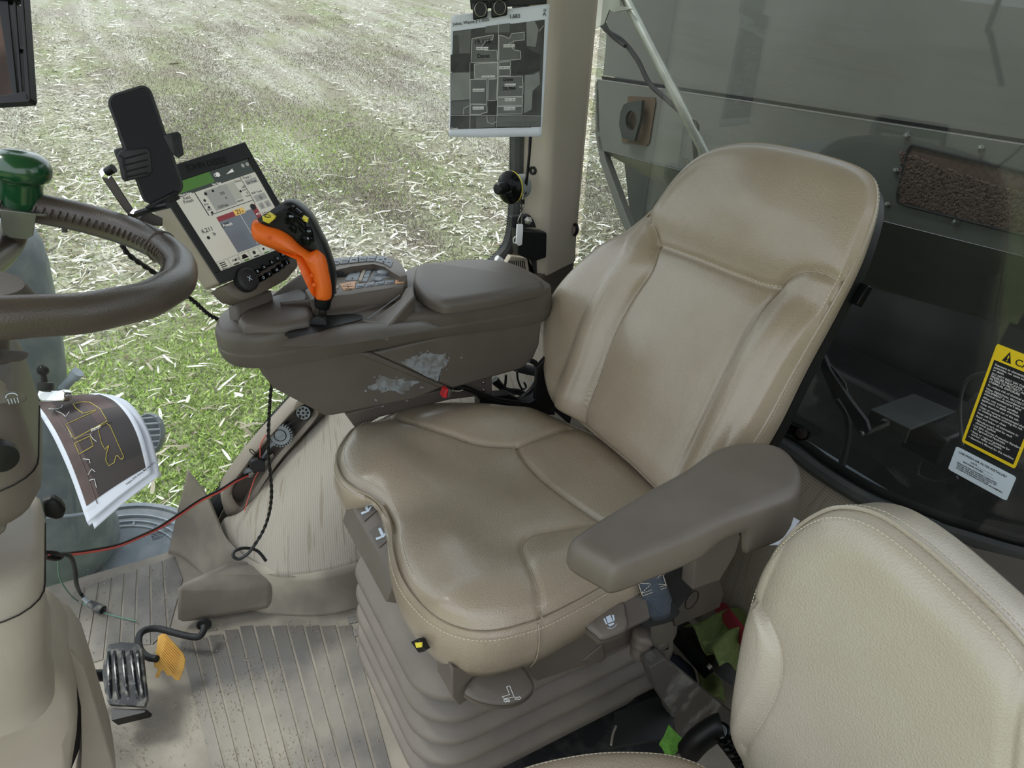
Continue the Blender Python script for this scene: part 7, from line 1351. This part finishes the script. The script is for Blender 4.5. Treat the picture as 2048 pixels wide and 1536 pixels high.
for s_, a, b, z_ in (('CAB FRESH AIR FILTER INSTALLED', .07, .80, .112), ('DATE: ____________', .30, .66, .088), ('MACHINE HOURS: ________', .19, .54, .088), ('REPLACE FILTER (WHICHEVER COMES FIRST):\n- WITHIN ONE YEAR OF INSTALLATION, OR\n- WITHIN 1000 MACHINE HOURS, OR\n- SOONER IF FILTER MANUFACTURER RECOMMENDS', .10, .41, .072)): gtext(s_, a, b, H_*z_, 'ink')
# ---------------------------------------------------------------- things stowed between and behind the seats
sb3 = thing('storage_bin', 'dark scuffed plastic storage trough between the two seats', 'bin', Z(1380, 1420, .1))
mat('trough', S(78,74,70), .6, S(120,118,114), 22, (.52, .66))
slab([Y(*p, .60) for p in [(1300, 1335), (1330, 1318), (1480, 1440), (1560, 1560), (1380, 1560), (1340, 1420), (1312, 1378)]], (0, .03, 0), .004).build('trough_wall', 'trough', sb3, bevel=.008)
slab([Z(*p, .14) for p in [(1230, 1428), (1300, 1400), (1335, 1392), (1355, 1402), (1340, 1480), (1215, 1500)]], (0, 0, .006), .002).build('trough_floor', 'bin_dark', sb3, bevel=.003)
MB().tube([Z(1232, 1452, .16), Z(1226, 1468, .165), Z(1222, 1490, .168)], .0022, 8).build('trough_cord', 'plastic_light', sb3)
cp = grid_obj('floor_carpet', [[Z(u+dx, v+dy, .012) for u, v in [(880, 1560), (1020, 1490), (1160, 1425), (1300, 1360), (1340, 1330)]] for dx, dy in ((0, -40), (20, 10), (60, 60), (110, 120))], 'felt', thick=.008); tag(cp, 'strip of black felt carpet beside the seat bellows', 'carpet')
tw = []
def cloth(name, lab_, px, y0, m_, amp=.012, seed=1, cat='cloth', fold=5):
    """crumpled cloth: a sheet over a four-cornered patch with folds"""
    P4 = [Y(u, v, y) for u, v, y in px]; r = random.Random(seed); ph = [r.random()*6 for _ in range(6)]; rows = []
    nrm_ = ((P4[1]-P4[0]).cross(P4[3]-P4[0])).normalized()
    for j in range(21):
        t = j/20; rows.append([P4[0].lerp(P4[1], k/20).lerp(P4[3].lerp(P4[2], k/20), t)+nrm_*amp*(math.sin(k/20*fold+ph[0]+2*math.sin(t*3+ph[1]))+.5*math.sin(t*fold*1.5+ph[2]+k/20*3)) for k in range(21)])
    o = grid_obj(name, rows, m_, thick=.003); return tag(o, lab_, cat)
cloth('green_towel', 'olive green microfibre towel crumpled beside the black box', [(1368, 1240, .78), (1500, 1228, .74), (1500, 1300, .66), (1415, 1300, .66)], 0, 'towel', .012, 3, 'towel'); cloth('green_towel', 'olive green towel corner draped in front of the black box', [(1402, 1275, .68), (1480, 1262, .66), (1475, 1340, .60), (1440, 1325, .60)], 0, 'towel', .008, 8, 'towel')
cloth('bright_towel', 'bright green terry towel sticking up behind the near seat cushion', [(1318, 1490, .56), (1338, 1452, .56), (1372, 1486, .54), (1340, 1520, .54)], 0, 'towel_bright', .003, 5, 'towel')
blk2 = thing('black_case', 'flat black case with silver clasp lying between the seats', 'case', Y(1400, 1300, .72))
slab([Y(1345, 1245, .80), Y(1372, 1238, .82), Y(1460, 1318, .66), Y(1430, 1340, .64)], (0, .02, -.05), .003).build('case_body', 'black', blk2, bevel=.004); slab([Y(1412, 1332, .632), Y(1419, 1326, .632), Y(1422, 1329, .632), Y(1414, 1337, .632)], (0, -.006, 0)).build('case_clasp', 'chrome', blk2, bevel=.001)
slab([Y(1432, 1338, .65), Y(1462, 1318, .66), Y(1475, 1345, .62), Y(1465, 1375, .60), Y(1435, 1352, .62)], (0, .02, 0)).build('case_lid', 'rubber_seal', blk2, bevel=.003)
cloth('blue_cloth', 'navy blue cloth stuffed below the black case', [(1335, 1310, .76), (1375, 1320, .74), (1405, 1395, .64), (1360, 1360, .66)], 0, 'navy', .006, 11)
cloth('green_rag', 'dark green rag in the shadow of the storage trough', [(1385, 1325, .72), (1420, 1335, .70), (1455, 1400, .62), (1415, 1395, .62)], 0, 'towel', .006, 14)
lvl = thing('plastic_bar', 'straight dark red plastic bar wedged behind the near seat back', 'bar', Y(1460, 1240, .62))
slab([Y(1424, 1202, .84), Y(1440, 1192, .84), Y(1500, 1268, .62), Y(1490, 1292, .62)], (0, .012, -.01), .002).build('bar_body', 'red_dark', lvl, bevel=.002)
# papers behind the armrest
for i, (px, lab_) in enumerate((([(1500, 1092), (1560, 1020), (1600, 1042), (1560, 1090)], 'white printed leaflet with yellow bars tucked behind the armrest'),)):
    lf = thing('leaflet', lab_, 'paper', Y(1540, 1060, .50)); L4 = [PL(u, v, (1.0, .62, .42), (-.5, -.3, .8)) for u, v in px]; slab(L4, Vector((-.5, -.3, .8)).normalized()*.001).build('leaflet_sheet', 'paper', lf, smooth=False)
    nn = Vector((-.5, -.3, .8)).normalized()*.0014
    for u, v in ((1540, 1075), (1566, 1046), (1553, 1062)): slab([PL(u+a, v+b, (1.0, .62, .42), (-.5, -.3, .8))+nn for a, b in ((-8, -6), (8, 3), (6, 6), (-10, -3))], nn*.2).build('leaflet_bar', 'yellow', lf, smooth=False)
# vacuum tube and coiled hose in the corner
vc = thing('vacuum_nozzle', 'black tube nozzle lying behind the near seat cushion', 'nozzle', Y(1410, 1470, .50))
MB().tube([Y(1378, 1502, .50), Y(1400, 1478, .49), Y(1432, 1456, .48), Y(1445, 1452, .475)], .021, 20).build('nozzle_tube', 'black', vc)
ch_ = thing('coiled_hose', 'grey ribbed coiled hose beside the near seat back', 'hose', Y(1470, 1500, .47))
pp = cr_path([Y(1440, 1462, .47), Y(1462, 1490, .46), Y(1490, 1530, .45), Y(1520, 1580, .44)], 20); mb = MB(); mb.tube(pp, .012, 14, raw=True); mb.build('hose_core', 'dust_grey', ch_)
mb = MB(); n_p = len(pp); hx = []
for i in range(n_p*6):
    t = i/(n_p*6-1)*(n_p-1); k = min(int(t), n_p-2); p = pp[k].lerp(pp[k+1], t-k); tt = (pp[k+1]-pp[k]).normalized(); e = tt.orthogonal().normalized(); f = tt.cross(e); a = i*.27; hx.append(p+(e*math.cos(a)+f*math.sin(a))*.0135)
mb.tube(hx, .0038, 6, raw=True); mb.build('hose_spiral', 'black_gloss', ch_)
